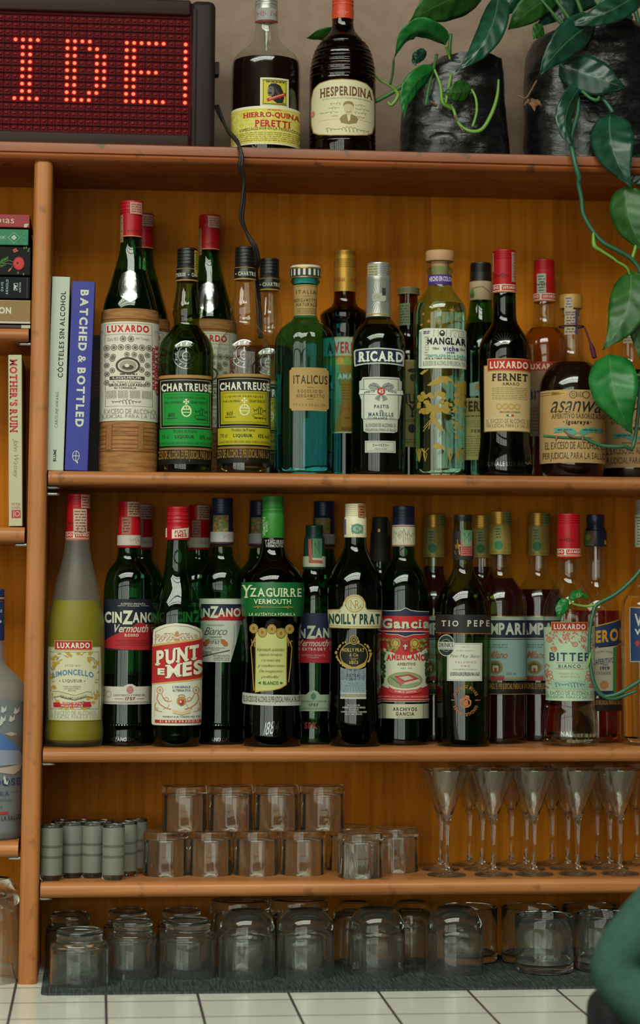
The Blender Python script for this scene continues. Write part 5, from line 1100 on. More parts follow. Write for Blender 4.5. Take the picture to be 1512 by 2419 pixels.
# ---- slanted label
b = Bottle('bittersweet_vermouth_bottle', 'green bottle with red cap and a white label crossed by a slanted red band', 'bottle', (418, 1197, 417, 1763), .044, Z3,
  [(1276, 24), (1300, 26.5), (1337, 29.5), (1360, 33), (1379, 39), (1407, 50), (1435, 58.5), (1463, 62), (1500, 62), (1690, 61.5), (1735, 59.5), (1750, 59), (1768, 56)])
b.glass(G_GREEN); b.liquid(L_BLACK, 1470); cap(b, 1197, 1244, 26.5, RED, 27.5, ((.08, .3, 2), (.38, .92, 3)))
b.turn('cap_band', [(1243, 27), (1245, 28.2), (1274, 28.8), (1276, 28)], RED)
c = b.canvas(1259, 28.6); c.poly([(404, 1251), (443, 1246), (442, 1270), (404, 1272)], '#cdc7b2'); c.text('PUNT', 410, 1252, 437, 1260, '#a3242a', 2, serif=1.2, shear=-3); c.text('E', 411, 1264, 416, 1269, '#a3242a', 2); c.text('MES', 417, 1260, 438, 1269, '#a3242a', 2, serif=1.2, shear=-2); c.rect(384, 1247, 393, 1269, '#cdc7b2'); c.build('cap_print', b.root)
c = b.canvas(1600); W_ = '#cfcdbc'
c.poly([(362, 1500), (363, 1489), (372, 1482), (392, 1475), (416, 1472), (440, 1474), (464, 1481), (477, 1489), (479, 1496), (479, 1712), (476, 1714), (364, 1714), (361, 1711)], W_)
c.line([(368, 1530), (368, 1494), (390, 1482), (417, 1478), (446, 1481), (472, 1494), (474, 1515)], 1.2, GOLD()); c.line([(368, 1620), (368, 1694)], 1, '#b3945a')
oc = '#b3825a'
for s_ in (-1, 1):
    for k in range(7): c.ring(418+s_*(8+k*6), 1503+(k % 3)*5, 5, 4, 1.1, oc, l=5)
    for k in range(5): c.line([(418+s_*(6+k*9), 1500), (418+s_*(14+k*9), 1514)], 1.4, oc, l=5)
    X = lambda du, v: (422+s_*du, v)
    c.ring(422+s_*42, 1631, 8, 9, 2, oc, l=5); c.ring(422+s_*42, 1631, 3, 4, 2, oc, l=5); c.line([X(46, 1640), X(49, 1652), X(42, 1664), X(30, 1672), X(16, 1676)], 3, oc, l=5); c.line([X(38, 1640), X(34, 1650), X(24, 1658), X(14, 1656)], 2.4, oc, l=5); c.ring(422+s_*27, 1652, 6, 5, 1.6, oc, l=5); c.line([X(50, 1660), X(54, 1672), X(48, 1680), X(36, 1682)], 2, oc, l=5); c.ring(422+s_*50, 1676, 4, 4, 1.4, oc, l=5); c.line([X(20, 1664), X(24, 1672), X(34, 1676)], 1.6, oc, l=5)
c.ell(418, 1498, 5, 7, oc, l=6); c.rect(411, 1508, 425, 1514, oc, l=6); c.dash(388, 1495, 410, 1499, 1, oc); c.dash(426, 1495, 448, 1499, 1, oc)
c.poly([(361, 1529), (361, 1524), (479, 1504), (479, 1510)], '#c0a05a'); c.poly([(361, 1614), (361, 1619), (479, 1604), (479, 1599)], '#c0a05a')
c.poly([(361, 1529), (479, 1508), (479, 1600), (361, 1616)], '#b3262b')
for o_, m_ in (((-2.5, 2.5), '#1e1416'), ((-1.2, 1.2), '#c0a05a'), ((0, 0), '#dad6c2')):
    du, dv = o_; c.text('PUNT', 369+du, 1530+dv, 469+du, 1566+dv, m_, 2, serif=1.3, shear=-16); c.text('E', 375+du, 1579+dv, 391+du, 1594+dv, m_, 2, serif=1.3); c.text('MES', 393+du, 1564+dv, 478+du, 1598+dv, m_, 2, serif=1.3, shear=-12)
c.text("L'ORIGINALE", 409, 1620, 450, 1625.5, '#4a5468', 1, serif=.8); c.text('ALTERNATIVA', 409, 1628, 451, 1633.5, '#4a5468', 1, serif=.8)
c.ell(430, 1656, 11, 11, '#a38a4a'); c.poly([(424, 1653), (436, 1653), (436, 1662), (430, 1668), (424, 1662)], '#b3342c'); c.rect(426, 1655, 430, 1660, '#cfcdbc'); c.poly([(410, 1676), (430, 1682), (450, 1676), (450, 1684), (430, 1689), (410, 1684)], '#cdb48a'); c.ring(430, 1644, 8, 4, 1.5, '#a38a4a')
c.text('FONDATA IN TORINO NEL 1786', 388, 1691, 474, 1695, '#4a5468', 1); c.rect(370, 1701, 476, 1708, '#b3262b'); c.text('SI BEVE FREDDO', 381, 1702.3, 470, 1706.7, '#dad6c2', 1, gap=.3); c.build('label', b.root)
# ---- bianco
b = verm('white_vermouth_bottle', 'green bottle with navy cap and a white label headed by a navy-red band', (521, 1177, 524, 1750), .09, NAVY, '#a9adaa', 1177, 53)
c = b.canvas(1235, 27); c.rect(500, 1217, 536, 1275, '#6b6f3c'); R_ = random.Random(4)
for k in range(40): c.ell(502+R_.random()*32, 1220+R_.random()*52, 3, 3, ('#b3602c', '#3f7a44', '#a88a3c', '#8a3a2c')[k % 4], l=3, n=7)
c.rect(503, 1255, 534, 1270, '#b3602c', l=5); c.text('AUTENTICA SPECIALITA', 497, 1279, 546, 1284, '#4a4e58', 1); c.build('tax_strip', b.root)
c = b.canvas(1490, R=53); W_ = '#b6b8ac'; X = lambda u: u
P = [(470, 1413), (580, 1413), (580, 1476), (556, 1476), (550, 1482), (546, 1564), (470, 1564)]
c.poly(P, W_); c.rect(470, 1427, 582, 1466, '#22273c'); c.poly([(470, 1466), (500, 1462), (535, 1444), (582, 1428), (582, 1466)], '#a3262c')
c.text('CI', 462, 1438, 477, 1458, '#c4c8b4', 2); c.text('N', 480, 1437, 496, 1458, '#c4c8b4', 2); c.text('Z', 496, 1432, 516, 1460, '#c4c8b4', 2); c.text('ANO', 515, 1436, 568, 1457, '#c4c8b4', 2)
c.text('FRANCESCO CINZANO', 492, 1475, 529, 1479, '#5a5c58', 0); c.text('Bianco', 484, 1482, 537, 1500, '#2b3040', -1, it=.4, gap=.04); c.text('VERMOUTH', 496, 1503, 524, 1507, '#4a4c48', 1, serif=1); c.text('1757', 499, 1514, 520, 1521.5, '#4a4c48', 1, serif=1)
for s_ in (-1, 1): c.ell(510+s_*18, 1516, 6, 6, '#a3622c'); c.ell(510+s_*23, 1521, 6, 6, '#a3622c')
c.text('CASA FONDATA NEL', 493, 1509, 526, 1512.5, '#5a5c58', 0); c.text('AUTENTICA SPECIALITA', 487, 1529, 532, 1533, '#5a5c58', 0); c.text('ITALIANA', 500, 1534, 520, 1537, '#5a5c58', 0); c.line([(472, 1556), (543, 1536)], 2, '#3a3c3a'); c.dash(478, 1538, 502, 1548, 3, '#5a5c58', fill=.4); c.dash(505, 1546, 543, 1561, 4, '#5a5c58', fill=.3); c.text('1757', 571, 1449, 580, 1455, '#c4c8b4', 1); c.build('label', b.root)
VB = b
b.copy(612, 1500, .152, 'navy capped green bottle just showing left of the bright green cap'); b.copy(764, 1500, .155, 'navy capped green bottle behind the smaller bottle with the dark green cap')
# ---- green band vermouth
b = Bottle('vermouth_bottle', 'dark bottle with light green cap, green name band and five coins above a scroll label', 'bottle', (646, 1172, 641, 1765), .05, Z3,
  [(1268, 26), (1296, 28), (1310, 32), (1322, 38), (1334, 49), (1346, 60), (1360, 69), (1375, 73), (1395, 74.5), (1430, 74), (1465, 70), (1500, 67), (1560, 66), (1620, 68), (1680, 70), (1740, 71.5), (1770, 69)])
b.glass(G_DARK); b.liquid(L_BLACK, 1320, .96)
cap(b, 1172, 1214, 25.5, GCAP, 26.5, ((.05, .4, 4), (.55, .95, 2))); b.turn('cap_sleeve', [(1213, 26), (1215, 26.8), (1269, 27.6), (1271, 27)], GCAP)
c = b.canvas(1245, 27.6); c.text('VERMOUTH', 622, 1222, 628, 1266, '#a8c49a', 1, rot=90); c.text('BLANCO', 628.5, 1232, 633, 1256, '#a8c49a', 1, rot=90); c.build('cap_print', b.root)
c = b.canvas(1285); c.text('YZAGUIRRE', 626, 1275, 670, 1285, '#a9aca0', 1, serif=.8); c.text('VERMOUTH', 628, 1286, 668, 1293, '#a9aca0', 1); c.build('neck_print', b.root)
b.shell('name_band', 1376, 1456, pm('green_band', '#12602c', .4), .0003)
c = b.canvas(1416, zc=1, l0=24); W_ = '#c9d3a8'
c.text('Y', 573, 1382, 597, 1413, W_, 1, serif=1, it=.1); c.text('ZAGUIRRE', 592, 1389, 711, 1410, W_, 1, serif=1); c.line([(598, 1414), (578, 1413)], .1, W_); c.text('VERMOUTH', 601, 1415, 686, 1427, W_, 1); c.line([(600, 1434), (690, 1435)], 1.2, '#a88a3c')
for s_ in (-1, 1): c.curl(645+s_*22, 1431, 645+s_*46, 1438, '#a88a3c', 1.2, 3, 3)
c.text('LA AUTÉNTICA FÓRMULA', 590, 1446, 696, 1455, W_, 1, gap=.2); c.build('name_print', b.root)
c = b.canvas(1560); W_ = '#b3b872'
c.poly([(605, 1488), (618, 1484), (645, 1487), (665, 1483), (680, 1488), (676, 1505), (677, 1618), (662, 1627), (640, 1632), (615, 1634), (602, 1637), (603, 1505)], '#a88a3c'); c.poly([(607, 1490), (645, 1490), (677, 1490), (674, 1506), (675, 1616), (660, 1625), (640, 1630), (615, 1632), (604, 1634), (605, 1506)], W_)
c.line([(603, 1506), (593, 1530), (596, 1570), (600, 1632)], 2, '#a88a3c'); c.line([(679, 1506), (689, 1530), (686, 1570), (681, 1612)], 2, '#a88a3c'); c.curl(594, 1508, 604, 1530, '#a88a3c', 1.6, 2); c.curl(678, 1508, 690, 1530, '#a88a3c', 1.6, 2)
for u, v in ((600, 1485), (620, 1494), (642, 1486), (663, 1496), (683, 1486)): c.ell(u, v, 11, 12, '#3a3220'); c.ell(u, v, 10, 11, '#b3954a'); c.ring(u, v, 8, 9, 1, '#7a5c26'); c.ell(u, v, 4, 5, '#86662c')
for k, t in enumerate(('Vermouth auténtico', 'original en formulación', 'y en esencia nitida', 'y mediterraneo', 'De imaginativo', 'paladar')): c.text(t, 609+(k % 3)*4, 1530+k*13, 671-(k % 3)*5, 1538+k*13, '#3c4028', -1, it=.4, gap=.03)
c.text('BLANCO', 622, 1609, 657, 1617, '#2b5c2c', 1); c.poly([(610, 1613), (617, 1610), (617, 1616)], '#2b5c2c'); c.poly([(668, 1613), (661, 1610), (661, 1616)], '#2b5c2c'); c.build('scroll_label', b.root)
c = b.canvas(1654, l0=20); c.poly([(571, 1639), (575, 1637), (640, 1641), (709, 1643), (710, 1668), (640, 1667), (574, 1664), (571, 1660)], '#b0b0a4'); c.text('EL EXCESO DE ALCOHOL ES PERJUDICIAL PARA LA SALUD', 576, 1645, 708, 1663, '#262626', 1); c.build('warning_strip', b.root)
c = b.canvas(1720); c.text('1884', 622, 1704, 660, 1734, EMB, 0, it=.4, shear=-8); c.build('embossed_text', b.root)
# ---- extra dry
b = Bottle('dry_vermouth_bottle', 'smaller green vermouth bottle with dark green cap and navy over red label', 'bottle', (740, 1241, 743, 1758), .095, Z3,
  [(1340, 24), (1348, 25), (1362, 30), (1375, 40), (1392, 48), (1420, 53), (1480, 54), (1700, 54), (1712, 52), (1718, 54), (1757, 54)], 'tall embossed vermouth bottles')
b.glass(G_GREEN); b.liquid(clearliq('vermouth_green', (.45, .7, .35)), 1388)
cap(b, 1241, 1270, 20.5, DGC, 21.5, ((.1, .9, 4),)); b.turn('cap_sleeve', [(1269, 21), (1271, 24), (1312, 25.8), (1343, 27), (1345, 26)], DGC)
c = b.canvas(1328, 26.8); c.rect(708, 1314, 772, 1339, '#a9b096'); c.poly([(726, 1273), (733, 1274), (736, 1322), (760, 1324), (760, 1331), (728, 1330)], '#a3503c'); c.rect(736, 1272, 758, 1318, '#4c7a54'); c.curl(741, 1276, 754, 1310, '#2c4c38', 1.2, 4); c.build('tax_strip', b.root)
c = b.canvas(1500, R=54)
c.rect(684, 1448, 800, 1510, '#232742'); c.poly([(684, 1566), (684, 1512), (720, 1512), (748, 1505), (760, 1503), (772, 1510), (800, 1508), (800, 1566)], '#962026'); c.text('CIN', 686, 1485, 722, 1508, '#b4bca4', 2); c.text('Z', 724, 1478, 746, 1509, '#b4bca4', 2); c.text('ANO', 745, 1483, 796, 1507, '#b4bca4', 2)
c.text('Vermouth', 706, 1511, 776, 1527, '#bca69a', 1, it=.35, gap=.03); c.text('EXTRA DRY', 715, 1530, 770, 1537, '#c0aa9c', 2); c.text('AUTENTICA SPECIALITA', 714, 1546, 768, 1550, '#b08a80', 1); c.text('ITALIANA', 728, 1551.5, 754, 1555, '#b08a80', 1)
c.build('name_label', b.root); c = b.canvas(1660, R=54); c.rect(684, 1641, 800, 1680, '#8fa084'); c.poly([(724, 1642), (732, 1634), (738, 1631), (746, 1631), (752, 1634), (758, 1642)], '#8fa084'); c.ell(742, 1645, 6, 8, '#4a6a54'); c.text('CASA FONDATA A TORINO NEL', 710, 1655, 774, 1659, '#33503c', 1); c.text('1757', 732, 1662, 754, 1669, '#22382c', 2, serif=1); c.dash(700, 1671, 780, 1677, 2, '#4a6a54', fill=.4); c.build('founding_label', b.root); c = b.canvas(1714, R=54); c.text('SPK', 722, 1706, 752, 1722, '#7a2624', 2); c.build('label', b.root)
# ---- cream cap
b = Bottle('dry_vermouth_bottle', 'dark green bottle with cream cap, cream name plaque and a black and gold crest label', 'bottle', (840, 1190, 838, 1767), .047, Z3,
  [(1270, 25), (1290, 26), (1300, 29), (1320, 39), (1342, 51), (1365, 61), (1388, 65.5), (1420, 67), (1440, 66.5), (1483, 63), (1540, 61), (1600, 61.5), (1650, 63), (1702, 65.5), (1750, 66), (1758, 66), (1772, 60)])
b.glass(G_DARK); b.liquid(L_BLACK, 1330, .96)
cap(b, 1190, 1223, 25, CREAM, 25.3, ((.1, .9, 6),)); b.turn('cap_sleeve', [(1222, 25), (1224, 26.2), (1268, 27), (1270, 26.2)], CREAM)
c = b.canvas(1246, 26.9); c.ring(844, 1249, 14, 12, 4.5, '#5c8a70'); c.ell(844, 1249, 8, 8, '#8aa88c'); c.text('N', 841, 1245, 847, 1253, '#33503c', 1, serif=1); c.curl(830, 1239, 858, 1246, '#5c8a70', 1.6, 4); c.curl(830, 1254, 858, 1261, '#5c8a70', 1.6, 4); strip(c, 846, 1191, 862, 1222, '#a06a42', '#3c2a1c'); strip(c, 812, 1226, 818, 1262, '#6a5a7a', '#33283c'); c.build('cap_print', b.root)
c = b.canvas(1460, zc=1)
c.poly([(773, 1440), (808, 1439), (811, 1432), (811, 1424), (818, 1411), (828, 1405), (838, 1403.5), (848, 1405), (857, 1411), (864, 1424), (864, 1432), (867, 1439), (903, 1441), (901, 1462), (899, 1485), (838, 1485), (777, 1484), (775, 1462)], '#8d7a3c')
c.poly([(775, 1442), (809, 1441), (813, 1434), (813, 1425), (820, 1413), (829, 1407), (838, 1405.5), (847, 1407), (855, 1413), (862, 1425), (862, 1434), (866, 1441), (901, 1443), (899, 1462), (897, 1483), (838, 1483), (779, 1482), (777, 1462)], '#c2bf9c')
c.ring(838, 1427, 22, 20, 2.5, '#a38a44'); c.ring(838, 1427, 16, 15, 1.2, '#a38a44'); c.text('NR', 827, 1418, 850, 1438, '#a38a44', 0, serif=1, gap=-.12); c.text('&', 849, 1429, 855, 1436, '#a38a44', 0)
c.line([(778, 1444), (808, 1443)], 1, '#a38a44'); c.line([(868, 1443), (900, 1445)], 1, '#a38a44'); c.line([(779, 1478), (838, 1480), (897, 1479)], 1.4, '#a38a44'); c.text('NOILLY PRAT', 778, 1450, 897, 1475, '#1c3c34', 2); c.build('name_label', b.root)
c = b.canvas(1550); g_ = '#a38a44'; R_ = random.Random(2)
for k in range(70):
    w_ = R_.random()*6.283; u = 835+38*math.cos(w_)*(1+.1*R_.random()); v = 1545+30*math.sin(w_)*(1+.12*R_.random()); c.ell(u, v, 2.2, 2.6, g_, l=3, n=7)
c.ell(836, 1547, 33, 30, '#15140f'); c.ring(836, 1547, 33, 30, 2, g_); c.poly([(806, 1562), (836, 1577), (866, 1562), (862, 1574), (836, 1586), (810, 1574)], g_); c.ell(836, 1512, 11, 11, '#15140f'); c.ring(836, 1512, 11, 11, 2, g_); c.ring(836, 1512, 7, 7, 1.6, g_); c.text('N', 833, 1509, 839, 1515, g_, 1, serif=1)
c.text('NOILLY PRAT', 809, 1531, 860, 1540, g_, 2); c.text('& Cie', 826, 1543, 846, 1551, g_, 1); c.line([(826, 1555), (846, 1555)], 1, g_); c.text('ESTD', 830, 1557, 841, 1560, g_, 1); c.text('1813', 826, 1561, 846, 1569, g_, 1)
c.poly([(805, 1576), (814, 1580), (836, 1588), (858, 1580), (864, 1576), (864, 1650), (805, 1650)], '#7b8890'); 
for k in range(7): c.curl(806, 1582+k*3.4, 863, 1587+k*3.4, '#4a565e', .8, 6, k)
for k in range(9): c.line([(835+(k-4)*2.2, 1612), (835+(k-4)*8, 1634)], .9, '#4a565e', l=16)
for k in range(3): c.line([(806, 1612+k*4), (863, 1612+k*4)], .8, '#4a565e', l=16)
c.text('EXTRA', 820, 1592, 848, 1599, '#2b343a', 1, gap=.2); c.text('DRY', 826, 1602, 841, 1608, '#2b343a', 1, gap=.2); c.rect(805, 1636, 864, 1640, '#9aa2a0'); c.text('VERMOUTH', 807, 1641, 862, 1646, g_, 2, gap=.2); c.rect(805, 1647, 864, 1651, '#a9aca0')
for k, t in enumerate(('PRODUCIDO POR', 'HOMMES SPIRITS AND DRINKS', 'FRANCE SAS', 'AVENUE FACUNDO BACARDI 30300', 'BEAUCAIRE - FRANCE')): w_ = len(t)*1.0+1; c.text(t, 836-w_, 1664+k*5.2, 836+w_, 1668+k*5.2, '#a9aca0', 1)
c.build('crest_label', b.root)
# ---- black capsule behind
b = Bottle('sherry_bottle', 'dark bottle with plain black capsule, hidden between the cream capped and the red labelled bottles', 'bottle', (896, 1222, 900, 1757), .14, Z3, [(1326, 22), (1345, 23.5), (1362, 30), (1380, 42), (1400, 52), (1430, 58), (1755, 58)])
b.glass(G_GREEN); b.liquid(L_BLACK, 1390); CPS = pm('matt_black_capsule', '#201c1b', .6)
b.turn('capsule', [(1222, 17), (1224, 19), (1250, 20), (1262, 23), (1322, 25), (1327, 24.5)], CPS)
c = b.canvas(1280, 22.5); c.ell(893, 1253, 3, 4, GOLD()); c.poly([(912, 1230), (918, 1232), (921, 1318), (914, 1316)], '#4c5644'); c.curl(906, 1292, 916, 1318, GOLD(), 1.8, 3); c.build('capsule_print', b.root)
# ---- red label americano
b = Bottle('aperitif_bottle', 'dark green bottle with navy cap and a large red and white pictorial label', 'bottle', (950, 1196, 957, 1758), .074, Z3,
  [(1288, 25), (1296, 26), (1318, 27), (1332, 33), (1346, 44), (1362, 52), (1385, 58), (1410, 60), (1440, 60.5), (1700, 60), (1758, 60)])
b.glass(G_GREEN); b.liquid(L_BLACK, 1340); cap(b, 1196, 1241, 26.5, NAVY, 27, ((.12, .9, 5),)); b.turn('cap_band', [(1240, 26.5), (1241.5, 27.4), (1289, 27.8), (1291, 27)], pm('cream_paper', '#c3bda4', .6))
c = b.canvas(1265, 27.7); c.line([(920, 1242.5), (980, 1242.5)], 1.6, '#a3342c'); c.line([(920, 1288), (980, 1288)], 1.6, '#a3342c'); c.curl(938, 1248, 962, 1282, '#8a856c', 1.1, 5, 3); c.curl(926, 1252, 944, 1280, '#9a957c', 1, 4, 5); c.curl(958, 1252, 976, 1280, '#9a957c', 1, 4, 6); c.build('cap_print', b.root)
c = b.canvas(1560); Rd = '#b3282b'; Wh = '#c3c2a8'; NV = '#252b44'
c.rect(894, 1449, 1020, 1659, '#8a8a72'); c.rect(894, 1451, 1020, 1656, Rd); c.poly([(894, 1444), (930, 1444), (945, 1443), (958, 1437), (971, 1443), (986, 1445), (1020, 1446), (1020, 1455), (894, 1455)], NV); c.line([(894, 1443), (930, 1443), (945, 1442), (958, 1436), (971, 1442), (986, 1444), (1020, 1445)], 1.6, Wh)
c.rect(890, 1455, 1020, 1488, Rd)
for o_, m_ in (((2, 2), NV), ((0, 0), Wh)): c.text('Gancia', 903+o_[0], 1461+o_[1], 1015+o_[0], 1485+o_[1], m_, 2, serif=1.2)
c.line([(894, 1491), (1020, 1492)], 2, Wh); c.poly([(910, 1493), (1005, 1493), (1000, 1497), (975, 1498), (958, 1503), (940, 1498), (915, 1497)], NV); c.line([(912, 1498), (940, 1499), (958, 1504.5), (976, 1499), (1004, 1498)], 1.4, Wh)
c.poly([(908, 1530), (920, 1538), (940, 1546), (958, 1548), (978, 1546), (996, 1538), (1008, 1530), (1013, 1560), (1010, 1600), (1012, 1620), (980, 1630), (958, 1632), (930, 1630), (904, 1620), (906, 1590), (902, 1560)], Wh)
R_ = random.Random(9)
for s_ in (-1, 1):
    for k in range(40): c.ell(958+s_*(14+R_.random()*38), 1508+R_.random()*30, 3, 3.5, ('#3c5a2c', '#8a7a34', '#5a7a3c', '#a38a44')[k % 4], l=16, n=7)
    for k in range(30): c.ell(958+s_*(47+R_.random()*8), 1540+R_.random()*60, 3.5, 4, ('#33502c', '#4a6a34', '#2b3c24')[k % 3], l=16, n=7)
    c.ring(958+s_*22, 1520, 11, 12, 3, '#a38a44', l=19); c.ell(958+s_*22, 1520, 6, 7, '#b39a54', l=19)
    c.ell(958+s_*54, 1608, 7, 11, '#1c1e1c', l=19); c.ring(958+s_*54, 1608, 7, 11, 1.4, '#8a7a44', l=21)
c.poly([(948, 1514), (968, 1514), (968, 1530), (958, 1540), (948, 1530)], '#8a2a2a'); c.line([(958, 1522), (958, 1534)], 2.4, Wh); c.line([(953, 1526), (963, 1526)], 2.4, Wh); c.ring(958, 1510, 8, 5, 2, '#8a5a3c')
c.text('AMERICANO', 915, 1546, 1004, 1562, Rd, 2, serif=1, bow=3); c.text('APERITIVO', 940, 1565, 982, 1572, '#7a6a44', 2, serif=1); c.text('DESDE', 948, 1577, 959, 1580, '#6a6a54', 0); c.text('1930', 965, 1577, 974, 1580, '#6a6a54', 0)
c.ell(958, 1606, 40, 18, '#7d946c'); c.poly([(934, 1598), (968, 1592), (990, 1604), (958, 1612)], '#a33c34'); c.poly([(944, 1600), (966, 1596), (978, 1603), (958, 1608)], '#a8a88c'); c.poly([(934, 1598), (944, 1614), (950, 1618), (958, 1612)], '#b3584c'); c.poly([(958, 1612), (990, 1604), (992, 1610), (956, 1618)], '#c3a894'); c.ring(958, 1606, 40, 19, 1.6, '#a38a44')
for k in range(8): c.line([(926+k*3, 1600+k*2.4), (936+k*2, 1606+k*2)], 1.2, '#3c5a2c', l=34)
c.poly([(922, 1622), (932, 1628), (958, 1631), (986, 1628), (996, 1622), (996, 1634), (984, 1638), (958, 1641), (934, 1638), (922, 1634)], '#b3403c'); c.text('FAMILIA GANCIA', 936, 1630, 984, 1635, '#d3b8a4', 1, bow=-2); c.text('UNA EMPRESA DE LA FAMILIA GANCIA - HECHO EN ARGENTINA', 904, 1644, 1012, 1648, '#d3a894', 0)
c.line([(894, 1652), (1020, 1653)], 1.4, Wh); c.build('label', b.root)
c = b.canvas(1680); c.rect(894, 1663, 1020, 1698, '#9d9f84'); c.rect(914, 1664, 1002, 1697, '#b7b698'); c.line([(914, 1664), (914, 1697)], 1, '#4a4a3c'); c.line([(1002, 1664), (1002, 1697)], 1, '#4a4a3c'); c.text('ARCHIVOS', 931, 1671, 987, 1680, '#3a3a30', 2, gap=.18); c.text('GANCIA', 938, 1682, 981, 1691, '#3a3a30', 2, gap=.18); c.text('INDUSTRIA ARGENTINA', 942, 1693, 978, 1695.5, '#6a6a54', 0); c.build('lower_label', b.root)
# ---- tall clear bitter with gold sleeve
def camp(name, label, ax, yc, v0, lev, hb, liqm, lab=True, grp='gold capped bitter bottles'):
    b = Bottle(name, label, 'bottle', ax, yc, Z3, [(v0+100, 23.5), (v0+108, 24), (v0+135, 25), (v0+152, 29), (v0+166, 38), (v0+180, 49), (v0+196, 57), (v0+220, hb), (1500, hb), (1757, hb)], grp)
    b.glass(G_CLEAR); b.liquid(liqm, lev)
    cap(b, v0, v0+31, 25.5, GOLDC, 26, ((.05, .95, 5),)); b.turn('gold_sleeve', [(v0+30, 25), (v0+32, 26.4), (v0+100, 27.6), (v0+102, 27)], pm('gold_sleeve', '#a8924a', .4, .4))
    a0 = b.U(v0+60); c = b.canvas(v0+60, 27); strip(c, a0+10, v0, a0+30, v0+30, '#6a7a44', '#3c4a2c'); c.poly([(a0-14, v0+36), (a0+4, v0+34), (a0+6, v0+94), (a0-16, v0+90)], '#8a8f50'); c.ell(a0-3, v0+80, 10, 11, '#3c7a4c'); c.dash(a0-12, v0+38, a0+2, v0+64, 4, '#3c4a2c', fill=.4); c.line([(a0-28, v0+96), (a0+28, v0+96)], 1.4, '#7a6a34'); c.build('tax_strip', b.root)
    return b
def camplabel(b, cu):
    c = b.canvas(1550); c.rect(cu-76, 1455, cu+76, 1608, '#6d8a84'); c.rect(cu-76, 1456, cu+76, 1512, '#8d9c94'); c.line([(cu-76, 1456), (cu+76, 1456)], 2.4, GOLD()); c.rect(cu-76, 1465, cu+76, 1511, '#1c2138'); c.line([(cu-76, 1464), (cu+76, 1464)], 1.4, '#b3b4a4'); c.line([(cu-76, 1508), (cu+76, 1508)], 1.4, '#b3b4a4')
    c.text('CAMPARI', cu-66, 1471, cu+56, 1500, '#b3b4a8', 2, gap=.05); c.rect(cu-46, 1512, cu+58, 1600, '#7f9a94'); c.text('Milano', cu-30, 1538, cu+16, 1556, '#8a5a30', 1, it=.35, gap=.03)
    c.ell(cu-12, 1577, 17, 17, '#7a6a30'); c.ell(cu-12, 1577, 12, 12, '#4a4a2c'); c.rect(cu-19, 1572, cu-5, 1586, '#a39a7a', r=3); c.rect(cu-15, 1578, cu-9, 1586, '#963028'); c.dash(cu-34, 1520, cu+16, 1532, 2, '#55706a', fill=.4); c.dash(cu-34, 1594, cu+8, 1599, 1, '#55706a'); c.text('28,5% vol.', cu+12, 1588, cu+36, 1595, '#3c504c', 0)
    c.rect(cu-60, 1598, cu+8, 1607, '#96302c'); c.rect(cu+8, 1601, cu+60, 1604, '#a8824a'); c.rect(cu-78, 1612, cu+78, 1640, '#171210'); c.text('EL EXCESO DE ALCOHOL ES PERJUDICIAL PARA LA SALUD', cu-76, 1614, cu+70, 1632, '#96702c', 1); c.line([(cu-78, 1640), (cu+78, 1640)], 1.4, '#96702c'); c.build('label', b.root)
CL = liq('bitter_red', '#24090a')
b = camp('bitter_bottle', 'gold capped bottle of dark bitter, its pale blue label half hidden by the sherry bottle', (1181, 1208, 1183, 1757), .098, 1208, 1366, 62, CL); camplabel(b, 1183)
CA = b
b2 = camp('bitter_bottle', 'dark bitter bottle with gold cap between the pale blue label and the pink floral label', (1272, 1211, 1275, 1757), .145, 1211, 1392, 58, CL); camplabel(b2, 1275)
b3 = camp('bitter_bottle', 'bottle of dark red bitter with yellow cap and grey stamp, behind the red pictorial label', (1024, 1215, 1026, 1757), .148, 1215, 1338, 52, L_WINE); camplabel(b3, 1026)
o = b3.copy(1140, 1480, .156, 'gold capped bottle almost hidden between the black capped sherry and the pale blue label')
# ---- sherry
b = Bottle('sherry_bottle', 'slim green sherry bottle with black cap, black name band and a small white label', 'bottle', (1092, 1216, 1097, 1763), .042, Z3,
  [(1228, 21), (1250, 21.5), (1256, 21.5), (1322, 23), (1335, 23.5), (1350, 26), (1362, 32), (1374, 40), (1388, 50), (1405, 57.5), (1425, 62.5), (1450, 65.5), (1480, 66), (1600, 65), (1700, 63), (1765, 62)])
b.glass(G_OLIVE); b.liquid(liq('green_dark', '#0c150b'), 1636); cap(b, 1216, 1231, 22, BLACKC, 22.3, ((.2, .9, 2),))
b.turn('capsule', [(1254, 22), (1256, 24), (1318, 24.6), (1323, 24.2)], CPS)
c = b.canvas(1290, 24.4); c.rect(1087, 1252, 1114, 1278, '#557a58'); c.rect(1087, 1278, 1114, 1313, '#a3584c'); c.rect(1092, 1262, 1112, 1290, '#6d8c6c'); c.curl(1094, 1256, 1111, 1282, '#33503c', 1, 5); c.dash(1090, 1290, 1112, 1310, 4, '#7a342c', fill=.4); c.line([(1080, 1274), (1080, 1284)], 3, GOLD()); c.ell(1080, 1290, 5, 6, GOLD()); c.line([(1074, 1300), (1076, 1310)], 2.4, GOLD()); c.line([(1084, 1300), (1085, 1310)], 2.4, GOLD()); c.curl(1073, 1284, 1087, 1300, GOLD(), 1.6, 2); c.build('capsule_print', b.root)
c = b.canvas(1520, zc=1)
c.rect(1020, 1452, 1178, 1495, '#252322'); c.line([(1020, 1495.5), (1178, 1497)], 1.8, '#a3502c'); c.text('TIO', 1043, 1466, 1083, 1480, '#bdb8ab', 1, serif=1, gap=.3); c.text('PEPE', 1103, 1465, 1156, 1480, '#bdb8ab', 1, serif=1, gap=.3)
